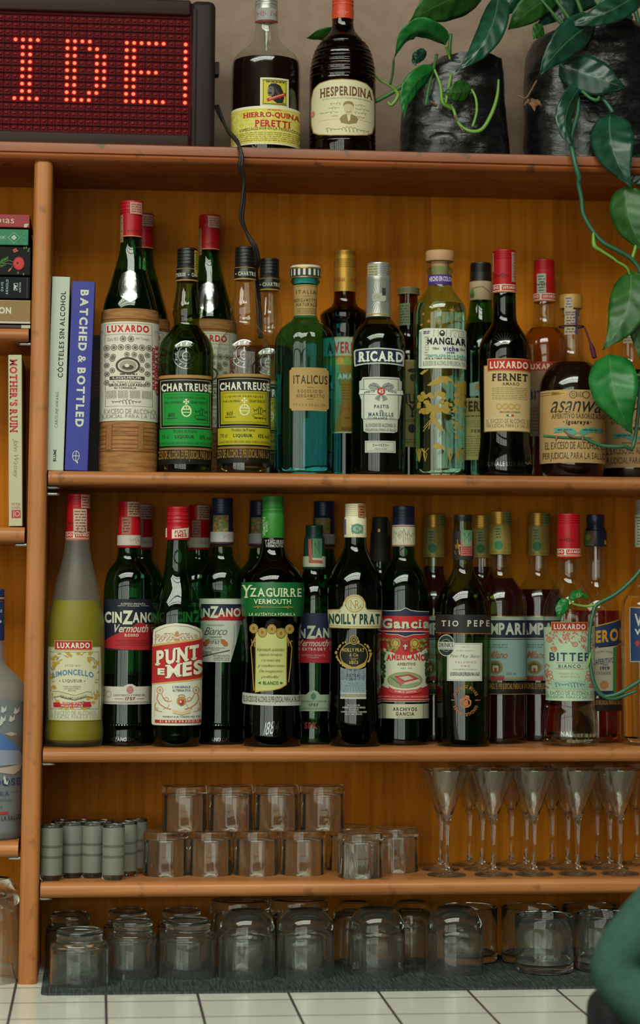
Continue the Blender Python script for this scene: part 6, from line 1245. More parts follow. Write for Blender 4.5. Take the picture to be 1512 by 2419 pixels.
c.build('name_band', b.root); c = b.canvas(1520, zc=1); c.rect(1057, 1519, 1139, 1609, '#c6c5b4'); c.frame(1059, 1521, 1137, 1607, .8, '#5a5a50'); c.text('JEREZ', 1090, 1527, 1108, 1530.5, '#6d6a5c', 0, gap=.4); c.text('XÉRÈS SHERRY', 1078, 1535, 1122, 1539, '#6d6a5c', 0, gap=.3); c.text('Fino Muy Seco', 1064, 1546, 1133, 1556, '#4a4a42', -1, it=.4, gap=.04); c.text('PALOMINO', 1077, 1562, 1124, 1567, '#8a4a3c', 0, gap=.4); c.text('FINO', 1090, 1571, 1110, 1576, '#8a4a3c', 0, gap=.4); c.text('PAGOS CARRASCAL Y MACHARNUDO', 1072, 1580, 1126, 1583, '#6d6a5c', 0); c.text('EL EXCESO DE ALCOHOL ES PERJUDICIAL PARA LA SALUD', 1065, 1588, 1133, 1599, '#2c2c28', 1, gap=.04)
c.ell(1055, 1525, 20, 26, '#b3b4a4'); c.ell(1055, 1525, 18.5, 24, '#2c3436'); c.ring(1055, 1525, 12, 15, 1.4, '#8d9084'); c.poly([(1037, 1517), (1073, 1517), (1073, 1535), (1037, 1535)], '#b9bcab'); c.text('DRINKS', 1038, 1519, 1071, 1529, '#2c3436', 1, serif=1); c.text('INTERNATIONAL', 1039, 1531, 1071, 1534, '#2c3436', 0)
c.build('white_label', b.root); c = b.canvas(1655); oc = '#a8683c'
for k, ch in enumerate('GONZALEZ BYASS'):
    for w0 in (205, 25):
        w_ = math.radians(w0+k*10)
        if ch != ' ': uu, vv = 1101+27*math.cos(w_), 1655+33*math.sin(w_); c.text(ch, uu-2.3, vv-3.6, uu+2.3, vv+3.6, oc, 1, serif=1, l=30, ang=w_+math.pi/2)
c.ring(1101, 1660, 13, 12, 3.4, oc); c.ell(1101, 1661, 6, 7, oc); c.poly([(1092, 1648), (1094, 1643), (1098, 1647), (1101, 1642), (1104, 1647), (1108, 1643), (1110, 1648)], oc); c.dash(1068, 1652, 1078, 1656, 1, oc); c.dash(1122, 1652, 1134, 1656, 1, oc); c.curl(1088, 1648, 1114, 1670, oc, 1.6, 5); c.build('label', b.root)
# ---- pink floral
b = Bottle('bitter_bottle', 'clear bottle with red cap and a pale green label framed in pink flowers', 'bottle', (1343, 1214, 1348, 1758), .047, Z3,
  [(1317, 25), (1325, 27), (1352, 28), (1372, 31), (1386, 38), (1400, 47), (1418, 55), (1440, 60.5), (1465, 62), (1560, 60), (1640, 57.5), (1665, 59), (1690, 63.5), (1722, 66), (1745, 66.5), (1760, 64)])
b.glass(G_CLEAR); b.liquid(clearliq('pale_yellow', (.93, .9, .66)), 1530); redcap(b, 1214, 81, 26.5)
c = b.canvas(1560); W_ = '#a9bfa0'; pk = '#b8705e'
c.rect(1285, 1482, 1404, 1656, W_); c.rect(1303, 1469, 1388, 1492, '#a8923c'); c.rect(1304.5, 1471, 1386.5, 1489, '#b3282f'); c.text('LUXARDO', 1309, 1474, 1383, 1487, '#d6cfb4', 2); R_ = random.Random(21)
for k in range(60):
    u = 1289+R_.random()*112; v = 1493+R_.random()*42
    if abs(u-1345) < 30 and v > 1520: continue
    c.ell(u, v, 2.6, 2.2, pk, l=5, n=7); c.line([(u-4+R_.random()*8, v-5), (u, v), (u+4, v+3)], 1.1, pk, l=5)
for u, v in ((1336, 1506), (1299, 1512), (1378, 1510), (1358, 1522), (1310, 1534), (1388, 1534)): c.ring(u, v, 7, 6.5, 2.5, pk, l=6); c.ell(u, v, 2.2, 2.2, pk, l=6)
for s_ in (-1, 1):
    for k in range(26): u = 1345+s_*(46+R_.random()*11); v = 1570+R_.random()*56; c.ell(u, v, 2.6, 2.4, pk, l=5, n=7)
    for k in range(4): c.ring(1345+s_*(44-k*2), 1590+k*9, 5, 4.6, 1.8, pk, l=6)
c.text('BITTER', 1299, 1542, 1396, 1562, '#2b3c54', 1, gap=.16); c.text('BIANCO', 1320, 1570, 1371, 1578, '#3c4c5c', 1, gap=.25); c.line([(1314, 1566), (1378, 1566)], 1, pk); c.line([(1314, 1580), (1378, 1580)], 1, pk); c.text("PRODUCT OF ITALY", 1321, 1590, 1371, 1594, pk, 0, gap=.2); c.text("PRODUIT D'ITALIE", 1324, 1597, 1368, 1601, pk, 0, gap=.2)
c.rect(1304, 1608, 1388, 1628, '#93b39c'); c.curl(1312, 1611, 1382, 1625, '#3c5464', 1.1, 10, 2); c.text('FONDATA DA GIROLAMO LUXARDO', 1312, 1630, 1382, 1633, pk, 0); c.text(WARN, 1290, 1634, 1402, 1642, '#55706c', -1); c.text(WARN2, 1288, 1644, 1400, 1652, '#55706c', -1); c.build('label', b.root)
c = b.canvas(1730); c.text('ORIGINALE ITALIA', 1290, 1728, 1406, 1740, EMB, 1); c.build('embossed_text', b.root)
# ---- orange aperitif
b = Bottle('orange_aperitif_bottle', 'bottle of red orange aperitif with navy cap and slanted blue name band, behind the vine', 'bottle', (1405, 1216, 1413, 1755), .112, Z3,
  [(1290, 24), (1300, 25), (1370, 26), (1386, 31), (1400, 38), (1416, 47), (1436, 54), (1460, 58), (1755, 58)])
b.glass(G_CLEAR); b.liquid(clearliq('red_orange', (.42, .035, .02)), 1442, .95); cap(b, 1216, 1252, 21, NAVY, 23, ((.25, .9, 1),)); b.turn('cap_sleeve', [(1251, 22), (1254, 26), (1288, 27), (1291, 26)], NAVY)
c = b.canvas(1270, 26.9); c.poly([(1380, 1254), (1402, 1254), (1402, 1290), (1381, 1288)], '#556a44'); c.ell(1388, 1268, 6, 8, '#8a8a3c'); c.poly([(1396, 1256), (1401, 1256), (1402, 1288), (1398, 1288)], '#963c34'); c.rect(1426, 1276, 1431, 1286, '#b3a02c'); c.build('tax_strip', b.root)
c = b.canvas(1560); c.poly([(1352, 1540), (1476, 1522), (1476, 1644), (1352, 1644)], '#b0ab94'); c.poly([(1448, 1530), (1458, 1526), (1458, 1644), (1448, 1644)], '#3c7a3c'); c.poly([(1456, 1526), (1474, 1523), (1474, 1644), (1456, 1644)], '#a8482c'); c.poly([(1352, 1510), (1352, 1500), (1476, 1462), (1476, 1518), (1352, 1540)], '#1f3358'); c.line([(1352, 1497), (1476, 1460)], 2.4, '#a8923c'); c.text('APEROL', 1372, 1488, 1474, 1518, '#c08a2c', 2, shear=-12)
c.text('ORIGINAL RECIPE', 1409, 1540, 1446, 1545, '#5a6a5c', 0, bow=4); c.text('APERITIVO', 1407, 1555, 1450, 1568, '#3c4460', 1, shear=-5); c.text('SINCE', 1424, 1569, 1436, 1572, '#3c4460', 1); c.text('1919', 1418, 1574, 1440, 1583, '#3c4460', 1); c.text('F.lli BARBIERI', 1410, 1586, 1444, 1594, '#5a6a5c', 0); c.ell(1428, 1618, 10, 10, '#b37a4a'); c.rect(1402, 1632, 1450, 1644, '#252a44'); c.rect(1352, 1650, 1474, 1680, '#1c1210'); c.text(WARN+' '+WARN2, 1360, 1654, 1470, 1668, '#96702c', 1, gap=.05); c.build('label', b.root)
# ---- vodka at the edge
b = Bottle('vodka_bottle', 'clear vodka bottle with blue label at the right end of the lower bottle shelf', 'bottle', (1528, 1216, 1532, 1756), .056, Z3,
  [(1216, 24), (1220, 26), (1300, 27), (1320, 30), (1380, 33), (1395, 40), (1408, 52), (1424, 60), (1450, 63), (1755, 62)])
b.glass(G_CLEAR); b.liquid(L_WATER, 1408); cap(b, 1180, 1222, 25, SILV, 25.5, ((.1, .8, 4),))
c = b.canvas(1500); c.rect(1489, 1434, 1575, 1564, '#22365c'); c.frame(1489, 1434, 1575, 1564, 1.6, '#a3a8a0'); c.line([(1489, 1436), (1575, 1436)], 2, GOLD()); c.text('W', 1500, 1450, 1532, 1480, '#b3b8b4', 2); c.text('V', 1500, 1486, 1514, 1500, '#b3b8b4', 2); c.poly([(1506, 1512), (1512, 1520), (1506, 1528), (1500, 1520)], '#a3322c'); c.build('label', b.root)
c = b.canvas(1250, 27.5); strip(c, 1502, 1216, 1520, 1292, '#8a9078', '#4c4a44'); c.build('tax_strip', b.root)
# ---- frosted vodka in the left bay
b = Bottle('vodka_bottle', 'frosted vodka bottle with blue neck and mountain picture, in the left bay', 'bottle', (-20, 1390, -36, 1988), .06, ZL3,
  [(1512, 33), (1540, 33.5), (1560, 35), (1574, 42), (1588, 58), (1604, 74), (1620, 84), (1640, 88), (1700, 88), (1975, 88), (1990, 84)])
b.glass(thin('frosted_vodka_glass', (.7, .76, .8), .04, .62, .4, (.5, .55, .56))); b.liquid(liq('vodka_haze', '#7a8486', .4), 1655, .96)
BL = pm('blue_foil', '#1f3a72', .35); cap(b, 1391, 1408, 32, BL, 32.5, ((.2, .8, 2),)); b.turn('neck_sleeve', [(1407, 31), (1410, 31), (1419, 32), (1510, 34), (1513, 33)], BL)
c = b.canvas(1440, 34); c.line([(-45, 1413), (16, 1413)], 5, '#a8845c'); c.line([(-45, 1421), (16, 1421)], 2, '#963a3c'); c.text('GOOSE', -26, 1440, 6, 1447, '#b3bccb', 1); c.poly([(0, 1464), (5, 1468), (2, 1472), (-6, 1470)], '#b3bccb'); c.ell(12, 1470, 5, 10, '#4c6a54'); c.build('neck_print', b.root)
c = b.canvas(1800)
c.poly([(-100, 1760), (-20, 1728), (2, 1734), (20, 1748), (42, 1762), (52, 1772), (40, 1778), (0, 1772), (-100, 1780)], '#4c6fa8'); c.poly([(10, 1734), (30, 1730), (50, 1740), (52, 1778), (38, 1764), (24, 1748)], '#6f6a64'); c.poly([(10, 1734), (26, 1730), (40, 1736), (26, 1740)], '#b3a49a'); c.poly([(-100, 1776), (0, 1772), (44, 1776), (52, 1790), (52, 1808), (-100, 1812)], '#8a93a4'); c.poly([(-100, 1812), (0, 1815), (52, 1806), (46, 1822), (30, 1832), (0, 1826), (-100, 1830)], '#b0a396')
for u, v in ((8, 1674), (38, 1678), (6, 1697), (27, 1696), (0, 1705)): c.poly([(u-4, v-6), (u+2, v+1), (u+7, v-8), (u+6, v+5), (u-2, v+11), (u-7, v+8)], '#b9bcb4')
c.text('GREY GOOSE', -112, 1840, 47, 1858, '#39446d', 1, serif=1); c.text('VODKA', -36, 1870, 20, 1881, '#4a5470', 1, serif=1); c.line([(24, 1874), (44, 1873)], 1.2, '#4a5470'); c.text('DISTILLED AND BOTTLED', -50, 1889, 24, 1895, '#4a5470', 0, serif=.8); c.text('FRANCE', -36, 1905, 3, 1912, '#4a5470', 0, serif=.8); c.rect(-70, 1919, 17, 1925, '#b33c34'); c.text(WARN2, -90, 1929, 47, 1944, '#3c403c', 1); c.text('750 ml', 34, 1949, 45, 1954, '#5a605c', 0); c.poly([(6, 1838), (9, 1832), (14, 1850), (18, 1842), (16, 1856), (8, 1852)], '#c3c6bc'); c.build('label', b.root)
# ================================================================== books
def book(name, label, u0, v0, u1, v1, yf, dep, cov, lean=0, zbase=None, group=None, flat=False, pages=True):
    """book showing its spine: px box of the spine; dep = depth behind the spine"""
    um = (u0+u1)/2; vb = v1; p = at(um, (v0+v1)/2, yf); pb = at(um, v1, yf); pt = at(um, v0, yf)
    w = (u1-u0)/F*depth(um, (v0+v1)/2, yf); h = pt.z-pb.z; zb = pb.z if zbase is None else zbase
    r = empty(name, (p.x, yf, zb)); tag(r, label, 'book', group); r.rotation_euler = (0, lean, 0)
    if zbase is not None: h = pt.z-zb
    bm = bmesh.new(); t = .0022
    if flat:     # lying: boards above and below
        addbox(bm, -w/2, w/2, .001, dep, 0, t, .0006); addbox(bm, -w/2, w/2, .001, dep, h-t, h, .0006); addbox(bm, -w/2, w/2, 0, .0025, 0, h, .001)
        frombm('cover', bm, cov, r); box('pages', -w/2+.003, w/2-.0035, .002, dep-.003, t, h-t, PAPER, r)
    else:
        addbox(bm, -w/2, -w/2+t, .001, dep, 0, h, .0006); addbox(bm, w/2-t, w/2, .001, dep, 0, h, .0006); addbox(bm, -w/2, w/2, 0, .0025, 0, h, .001)
        frombm('cover', bm, cov, r); box('pages', -w/2+t, w/2-t, .002, dep-.003, .003, h-.003, PAPER, r)
    du, dv = u1-u0, v1-v0
    c = Canvas(lambda u, v: ((u-um)/du*w, (v1-v)/dv*h), lambda s, z, off: Vector((s, -off-.0001, z)), step=0)
    return r, c
PAPER = noisy('page_edges', '#b9b29a', '#cfc9b2', 8, .8, .3, .0005, stretch=(1, 1, 160))
r, c = book('book', 'white book standing against the post, black lettering up its spine', 111.5, 653, 154, 1099, .012, .15, pm('white_cover', '#b4bcab', .45), .017, Z2+.0004)
c.text('CÓCTELES SIN ALCOHOL', 130, 687, 145, 886, '#1d1f1e', 1, rot=90, gap=.14); c.text('CAROLINE HWANG', 130, 919, 137, 1001, '#3c403c', 0, rot=90, gap=.2); c.text('BLUME', 129, 1051, 136, 1078, '#1d1f1e', 2, rot=90); c.build('spine_print', r)
r, c = book('book', 'royal blue book with big white lettering down its spine, beside the white book', 157, 664, 211, 1103, .008, .16, pm('blue_cover', '#2f3490', .5), .0225, Z2+.0004)
c.text('BATCHED & BOTTLED', 177, 684, 197, 1002, '#c9cbb8', 2, rot=-90, gap=.16); c.ring(182, 1069, 8.5, 12, 1.4, '#c9cbb8'); c.line([(182, 1057), (182, 1081)], 1.4, '#c9cbb8'); c.line([(174, 1069), (190, 1069)], 1.4, '#c9cbb8'); c.poly([(181, 1082), (187, 1087), (187, 1081)], '#c9cbb8'); c.build('spine_print', r)
p = at(228, 900, .1); o = empty('carton', (p.x, .13, Z2+.0004)); tag(o, 'narrow dark carton in the shade behind the blue book', 'box'); h_ = at(228, 792, .1).z-Z2
box('carton_body', -.012, .012, -.03, .03, 0, h_, pm('dark_card', '#2a1c12', .6), o, .001)
c = Canvas(lambda u, v: ((u-228)*.00054, (1117-v)*.00054), lambda s, z, off: Vector((s, -.0301-off, z)), step=0); c.rect(216, 806, 240, 930, '#3c2c20'); c.dash(219, 850, 238, 915, 7, '#55432f', fill=.3); c.build('carton_print', o)
GB = 'books lying in the left bay'
zz = ZL1+.0003
def flatbook(label, v0, v1, u1, cov, yf=.01, dep=.15, wd=.2):
    global zz
    um = u1-185; r, c = book('book', label, u1-370, v0, u1, v1, yf, dep, cov, 0, zz, GB, True); h = at(40, v0, yf).z-zz; zz += h+.0003
    ch = r
    return r, c
r, c = flatbook('plum book at the bottom of the stack lying in the left bay', 765, 774, 70, pm('plum_cover', '#3a2026', .5)); c.rect(49, 765, 70, 773.5, '#b3ae9c'); c.build('spine_print', r)
r, c = flatbook('tan book with white lettering, under the black book in the left stack', 706, 765, 71, pm('tan_cover', '#86683a', .5)); c.text('ON', -4, 724, 25, 741, '#c9c6b2', 2); c.rect(-300, 760, 70.5, 764.8, '#b9b4a0'); c.rect(-300, 706.5, 70, 709, '#a3834a'); c.build('spine_print', r)
r, c = flatbook('black book with pale blue author name, second from the bottom of the lettered books', 651, 706, 69, pm('black_cover', '#161a1b', .5, spec=.12)); c.text('DAVE', 1, 665, 7, 688, '#8fb3b3', 1, rot=90, gap=.2); c.text('ARNOLD', 12.5, 658, 18.5, 696, '#8fb3b3', 1, rot=90, gap=.2); c.frame(31, 667, 41, 685, 1.1, '#b3bdb3'); c.poly([(30, 669), (40, 675), (36, 677), (41, 685), (35, 680), (31, 686), (33, 676)], '#b3bdb3'); c.text('NORTON', 44, 665, 48, 690, '#b3bdb3', 1, rot=90, gap=.15); c.line([(62.5, 652), (62.5, 705)], .8, '#55605f'); c.build('spine_print', r)
r, c = flatbook('black book painted with a red poppy, third down in the left stack', 580, 651, 71, pm('floral_black_cover', '#1c1816', .5, spec=.12))
c.ell(43, 621, 13, 16, '#b3262a'); c.ell(43, 619, 9, 11, '#bd3836'); c.ell(40, 620, 2.6, 3, '#2c2420'); c.line([(30, 617), (18, 614), (8, 620), (-20, 622)], 1.2, '#6d7a3c'); c.line([(30, 624), (14, 622), (-10, 622)], 1, '#6d7a3c'); c.line([(29, 627), (24, 638)], 1, '#6d7a3c'); c.poly([(24, 633), (26, 636), (20, 643), (18, 640)], '#b3703c')
for k in range(9): c.poly([(-2+k*2, 622-k*1.1), (3+k*2, 610-k), (1+k*2, 621-k*1.1)], '#2f7a2c', l=12); c.poly([(-2+k*1.5, 624), (2+k*1.5, 634-k), (1+k*1.5, 624)], '#2f7a2c', l=12)
for u, v in ((31, 588), (35, 586), (38, 590), (33, 592)): c.ell(u, v, 3, 2.4, '#b3504a', l=13)
for u, v in ((55, 583), (60, 582), (66, 586), (65, 590), (42, 645), (55, 648)): c.poly([(u-2, v), (u, v-4), (u+2, v), (u, v+3)], '#5a7a3c', l=13)
c.build('spine_print', r)
r, c = flatbook('green leaf patterned book under the red book in the left stack', 538, 580, 66, pm('green_cover', '#0f6e48', .45)); R_ = random.Random(8)
for k in range(150):
    u = -300+R_.random()*362; v = 541+R_.random()*36; w_ = R_.random()*6.28
    if 12 < u < 48: continue
    c.line([(u-4*math.cos(w_), v-4*math.sin(w_)), (u+1, v+1), (u+4*math.cos(w_), v+4*math.sin(w_))], .9, '#4c9a74', l=2)
for k in range(20): w_ = k/20*6.283; c.line([(32+16*math.cos(w_), 560+15*math.sin(w_)), (32+21*math.cos(w_), 560+18*math.sin(w_))], .9, '#4c9a74', l=2)
c.poly([(18, 560), (32, 547), (46, 560), (32, 574)], '#0f6e48'); c.line([(18, 560), (32, 547), (46, 560), (32, 574), (18, 560)], 1, '#a3c3ac'); c.poly([(25, 560), (32, 553), (38, 560), (32, 567)], '#c3cdb4'); c.ring(32, 560, 3, 3, 1, '#0f6e48'); c.text('SON', -3, 556, 10, 564, '#9ab3a0', 1); c.build('spine_print', r)
r, c = flatbook('red book with cream lettering on top of the left stack', 503, 538, 69, pm('red_cover', '#8e2028', .5)); c.text('nas', -3, 515, 32, 527, '#c9b8a4', 0, serif=1); c.poly([(55, 537.5), (56, 528), (67, 527), (62, 537.5)], '#b3a894'); c.build('spine_print', r)
# leaning book in the left bay
r, c = book('book', 'cream book with red lettering leaning in the left bay', 25, 838, 57, 1241, .02, .15, pm('cream_cover', '#b3b08e', .45), -.024, ZL2+.0016)
c.text("MOTHER'S RUIN", 28, 848, 47, 1022, '#b3343a', 2, serif=1.2, rot=-90); c.text('John Watney', 34, 1036, 48, 1128, '#6d6a54', -1, it=.35, rot=-90, gap=.05); c.text('PETER', 32, 1187, 53, 1193, '#a34a48', 0); c.text('OWEN', 32, 1195, 52, 1201, '#a34a48', 0); c.rect(32, 1203, 53, 1222, '#a8403e'); c.ring(45, 1212, 6, 6, 1.6, '#c3a894'); c.rect(36, 1205, 37.6, 1220, '#c3a894'); c.build('spine_print', r)
# ================================================================== glasses
GL_ = glassm()
def tumbler(name, label, cat, u, v, hw, vt, yc, zb, kind, group):
    """upturned or upright glasses, each one wall of real thickness; u,v centre px, hw half width px, vt top row"""
    p = at(u, (v+vt)/2, yc); s = depth(u, (v+vt)/2, yc)/F; R = hw*s; H = at(u, vt, yc).z-zb
    if H < .02: H = .09
    t = .0022; n = 10
    if kind == 'dome':       # upturned, rounded base on top
        O = [(R, 0), (R*1.0, H*.1), (R*1.0, H*.5), (R*.985, H*.68), (R*.93, H*.82), (R*.80, H*.93), (R*.66, H*.985), (R*.6, H), (R*.55, H*.995), (R*.45, H*.975), (0, H*.97)]
        I = [(0, H*.86), (R*.4, H*.85), (R*.62, H*.81), (R*.8, H*.72), (R*.92-t*.3, H*.6), (R-t*1.2, H*.4), (R-t, H*.1), (R-t*.8, 0)]
    elif kind == 'step':     # upturned, stepped foot on top
        O = [(R, 0), (R, H*.3), (R*.99, H*.66), (R*.965, H*.745), (R*.9, H*.775), (R*.8, H*.79), (R*.765, H*.81), (R*.76, H*.84), (R*.79, H*.88), (R*.79, H*.93), (R*.75, H*.985), (R*.68, H), (R*.5, H*.985), (0, H*.98)]
        I = [(0, H*.76), (R*.5, H*.755), (R*.8, H*.72), (R*.92, H*.66), (R-t*1.3, H*.5), (R-t, H*.1), (R-t*.8, 0)]
    elif kind == 'up':       # standing upright, open rim on top
        O = [(0, .0), (R*.86, .0), (R*.97, .002), (R, .006), (R, H*.5), (R*1.0, H-.001), (R-t*.3, H), (R-t*.8, H), (R-t, H-.001), (R-t, .012), (R*.8, .009), (0, .008)]; I = []
    elif kind == 'facet':    # upturned, thick flat base on top
        O = [(R*.97, 0), (R, H*.06), (R, H*.5), (R, H*.86), (R*.985, H*.94), (R*.96, H*.99), (R*.9, H), (R*.5, H*.99), (0, H*.985)]
        I = [(0, H*.83), (R*.5, H*.82), (R*.86, H*.8), (R*.9, H*.74), (R*.9, H*.1), (R*.93, 0)]
    elif kind == 'shot':
        O = [(0, .0), (R*.9, .0), (R, .002), (R, H*.5), (R, H-.0006), (R-.0005, H), (R-.001, H), (R-.0014, H-.001), (R-.0014, .009), (R*.7, .007), (0, .007)]; I = []
    if kind in ('facet',):
        rip = lambda a, z: 1
        ro = empty(name, (p.x, yc, zb)); O2 = O+I
        vs, fs = [], []; seg = 60; m = len(O2)
        for k, (r_, z_) in enumerate(O2):
            inner = k >= len(O)
            for j in range(seg): a = 2*math.pi*j/seg; q = r_*(1-.05*abs(math.sin(a*5))) if inner and 0 < r_ and z_ > .001 else r_; vs.append((q*math.cos(a), q*math.sin(a), z_))
        for k in range(m-1):
            for j in range(seg): fs.append((k*seg+j, k*seg+(j+1) % seg, (k+1)*seg+(j+1) % seg, (k+1)*seg+j))
        for j in range(seg): fs.append(((m-1)*seg+j, (m-1)*seg+(j+1) % seg, (j+1) % seg, j))
        bpy.data.objects.remove(ro); o = raw(name, vs, fs, GL_, None, True); sharp(o, 45)
    else:
        P = O+I; seg = 48; vs, fs = [], []
        # resample the wall smoothly
        Q = []
        for k in range(len(P)-1):
            p0, p1, p2, p3 = P[max(k-1, 0)], P[k], P[k+1], P[min(k+2, len(P)-1)]
            for tt in (0, .5):
                Q.append((max(0, .5*(2*p1[0]+(p2[0]-p0[0])*tt+(2*p0[0]-5*p1[0]+4*p2[0]-p3[0])*tt*tt+(3*p1[0]-p0[0]-3*p2[0]+p3[0])*tt**3)) if kind in ('dome', 'step') else p1[0]+(p2[0]-p1[0])*tt, p1[1]+(p2[1]-p1[1])*tt))
        Q.append(P[-1]); m = len(Q)
        for r_, z_ in Q:
            for j in range(seg): a = 2*math.pi*j/seg; vs.append((r_*math.cos(a), r_*math.sin(a), z_))
        for k in range(m-1):
            for j in range(seg): fs.append((k*seg+j, k*seg+(j+1) % seg, (k+1)*seg+(j+1) % seg, (k+1)*seg+j))
        if kind in ('dome', 'step'):
            for j in range(seg): fs.append(((m-1)*seg+j, (m-1)*seg+(j+1) % seg, (j+1) % seg, j))
        o = raw(name, vs, fs, GL_, None, True)
        bm = bmesh.new(); bm.from_mesh(o.data); bmesh.ops.remove_doubles(bm, verts=bm.verts[:], dist=1e-6); bmesh.ops.recalc_face_normals(bm, faces=bm.faces[:]); bm.to_mesh(o.data); bm.free()
        o.data.polygons.foreach_set('use_smooth', [True]*len(o.data.polygons)); sharp(o, 55)
    if kind == 'facet':
        bm = bmesh.new(); bm.from_mesh(o.data); bmesh.ops.remove_doubles(bm, verts=bm.verts[:], dist=1e-6); bmesh.ops.recalc_face_normals(bm, faces=bm.faces[:]); bm.to_mesh(o.data); bm.free(); o.data.polygons.foreach_set('use_smooth', [True]*len(o.data.polygons)); sharp(o, 45)
    o.location = (p.x, yc, zb); tag(o, label, cat, group); o['hw'] = R; return o, H
def place(src, u, v, yc, zb, label):
    p = at(u, v, yc); return dup(src, (p.x, yc, zb), None, label)
# bottom row on the mat
GM = 'tumblers standing on the bar mat'
tumbler('tumbler', 'clear stepped tumbler upturned at the left front corner of the mat, next to the post', 'glass', 187, 2346, 70, 2194, -.018, ZM, 'step', GM)
s2, _ = tumbler('tumbler', 'upturned stepped tumbler, second from the left in the front row on the mat', 'glass', 313, 2322, 59, 2172, .03, ZM, 'step', GM)
tumbler('tumbler', 'upturned stepped tumbler standing just left of the domed tumblers', 'glass', 443, 2322, 68, 2170, .03, ZM, 'step', GM)
d1, _ = tumbler('tumbler', 'upturned domed tumbler, first of the four domed ones on the mat', 'glass', 583, 2330, 68, 2150, .022, ZM, 'dome', GM)
place(d1, 722, 2240, .022, ZM, 'upturned domed tumbler, second of the four domed ones on the mat')
place(d1, 890, 2240, .03, ZM, 'upturned domed tumbler, third of the four domed ones on the mat')
place(d1, 1074, 2240, .032, ZM, 'upturned domed tumbler with free mat to its right, last of the four domed ones')
u1_, _ = tumbler('tumbler', 'upright open tumbler in front, left of the teal sleeve', 'glass', 1286, 2318, 69, 2161, .034, ZM, 'up', GM)
place(u1_, 1428, 2240, .04, ZM, 'upright open tumbler partly hidden by the teal elbow')
s3 = place(s2, 165, 2230, .1, ZM, 'stepped tumbler in the shade behind the left corner one'); place(s2, 300, 2230, .125, ZM, 'stepped tumbler behind the second from the left'); place(s2, 428, 2230, .125, ZM, 'stepped tumbler in the back row left of the domed ones')
ub, _ = tumbler('tumbler', 'straight tumbler in the back row, behind the first domed tumbler', 'glass', 566, 2296, 70, 2124, .115, ZM, 'facet', GM)
place(ub, 706, 2230, .12, ZM, 'straight tumbler in the back row, behind the second domed tumbler')
db, _ = tumbler('tumbler', 'domed tumbler in the back row, between the second and third domed ones in front', 'glass', 838, 2296, 54, 2130, .12, ZM, 'dome', GM)
place(db, 972, 2230, .12, ZM, 'domed tumbler in the back row, between the third and fourth domed ones in front')
place(u1_, 1108, 2230, .12, ZM, 'upright open tumbler behind the last domed tumbler')
place(u1_, 1252, 2230, .112, ZM, 'upright open tumbler behind the one left of the teal sleeve')
place(u1_, 1394, 2230, .118, ZM, 'upright open tumbler in the back row near the teal elbow')
tumbler('glass_jar', 'tall rounded glass jar upturned on the tiles at the left edge', 'jar', -22, 2322, 71, 2074, .03, ZC, 'dome', None)
# middle shelf: shot glasses
def shot(label, u, yc, first=None):
    if first: return place(first, u, 2010, yc, Z4, label)
    o, H = tumbler('shot_glass', label, 'glass', u, 2076, 26, 1948, yc, Z4, 'shot', 'striped shot glasses'); R = o['hw']
    fr = thin('frosted_print', (.75, .76, .72), .03, .3, .7, (.40, .41, .36)); fg = thin('frosted_gap', (.75, .76, .72), .03, .3, .42, (.34, .34, .28))
    for za, zb_ in ((.40, .45), (.59, .64)): lathe('clear_band', [(R+.0001, H*za), (R+.0001, H*zb_)], fg, o, 40, False, False)
    for za, zb_ in ((.10, .40), (.45, .59), (.64, .95)):
        lathe('frosted_band', [(R+.0001, H*za), (R+.0001, H*zb_)], fr, o, 40, False, False)
    return o
sh = shot('frosted striped shot glass beside the post, front row', 122, .03)
for u, yc, t in ((268, .03, 'frosted striped shot glass in the front row, nearest the faceted glasses'), (171, .056, 'frosted striped shot glass, second from the post'), (219, .054, 'frosted striped shot glass, third from the post'), (244, .085, 'frosted shot glass standing behind the third from the post'), (298, .068, 'frosted shot glass behind the front one nearest the faceted glasses'), (322, .1, 'rearmost frosted shot glass, touching the faceted glasses'), (146, .085, 'frosted shot glass behind the first two beside the post'), (196, .088, 'frosted shot glass behind the second and third from the post')): shot(t, u, yc, sh)
GF = 'faceted tumblers stacked upside down'
f1, HF = tumbler('faceted_tumbler', 'faceted tumbler, first on the left in the lower layer beside the shot glasses', 'glass', 391, 2066, 53.5, 1961, .075, Z4, 'facet', GF)
for u, t in ((496, 'second'), (605, 'third'), (714, 'fourth')): place(f1, u, 2010, .075, Z4, 'faceted tumbler, %s from the left in the lower layer' % t)
place(f1, 823, 2010, .118, Z4, 'faceted tumbler in the lower layer behind the one standing forward'); place(f1, 851, 2015, .040, Z4, 'faceted tumbler standing forward at the right end of the stack'); place(f1, 936, 2010, .098, Z4, 'faceted tumbler at the far right of the lower layer, before the flutes')
for u, t in ((436, 'first'), (545, 'second'), (653, 'third'), (761, 'fourth')): place(f1, u, 1905, .078, Z4+HF+.0004, 'faceted tumbler, %s from the left in the upper layer' % t)
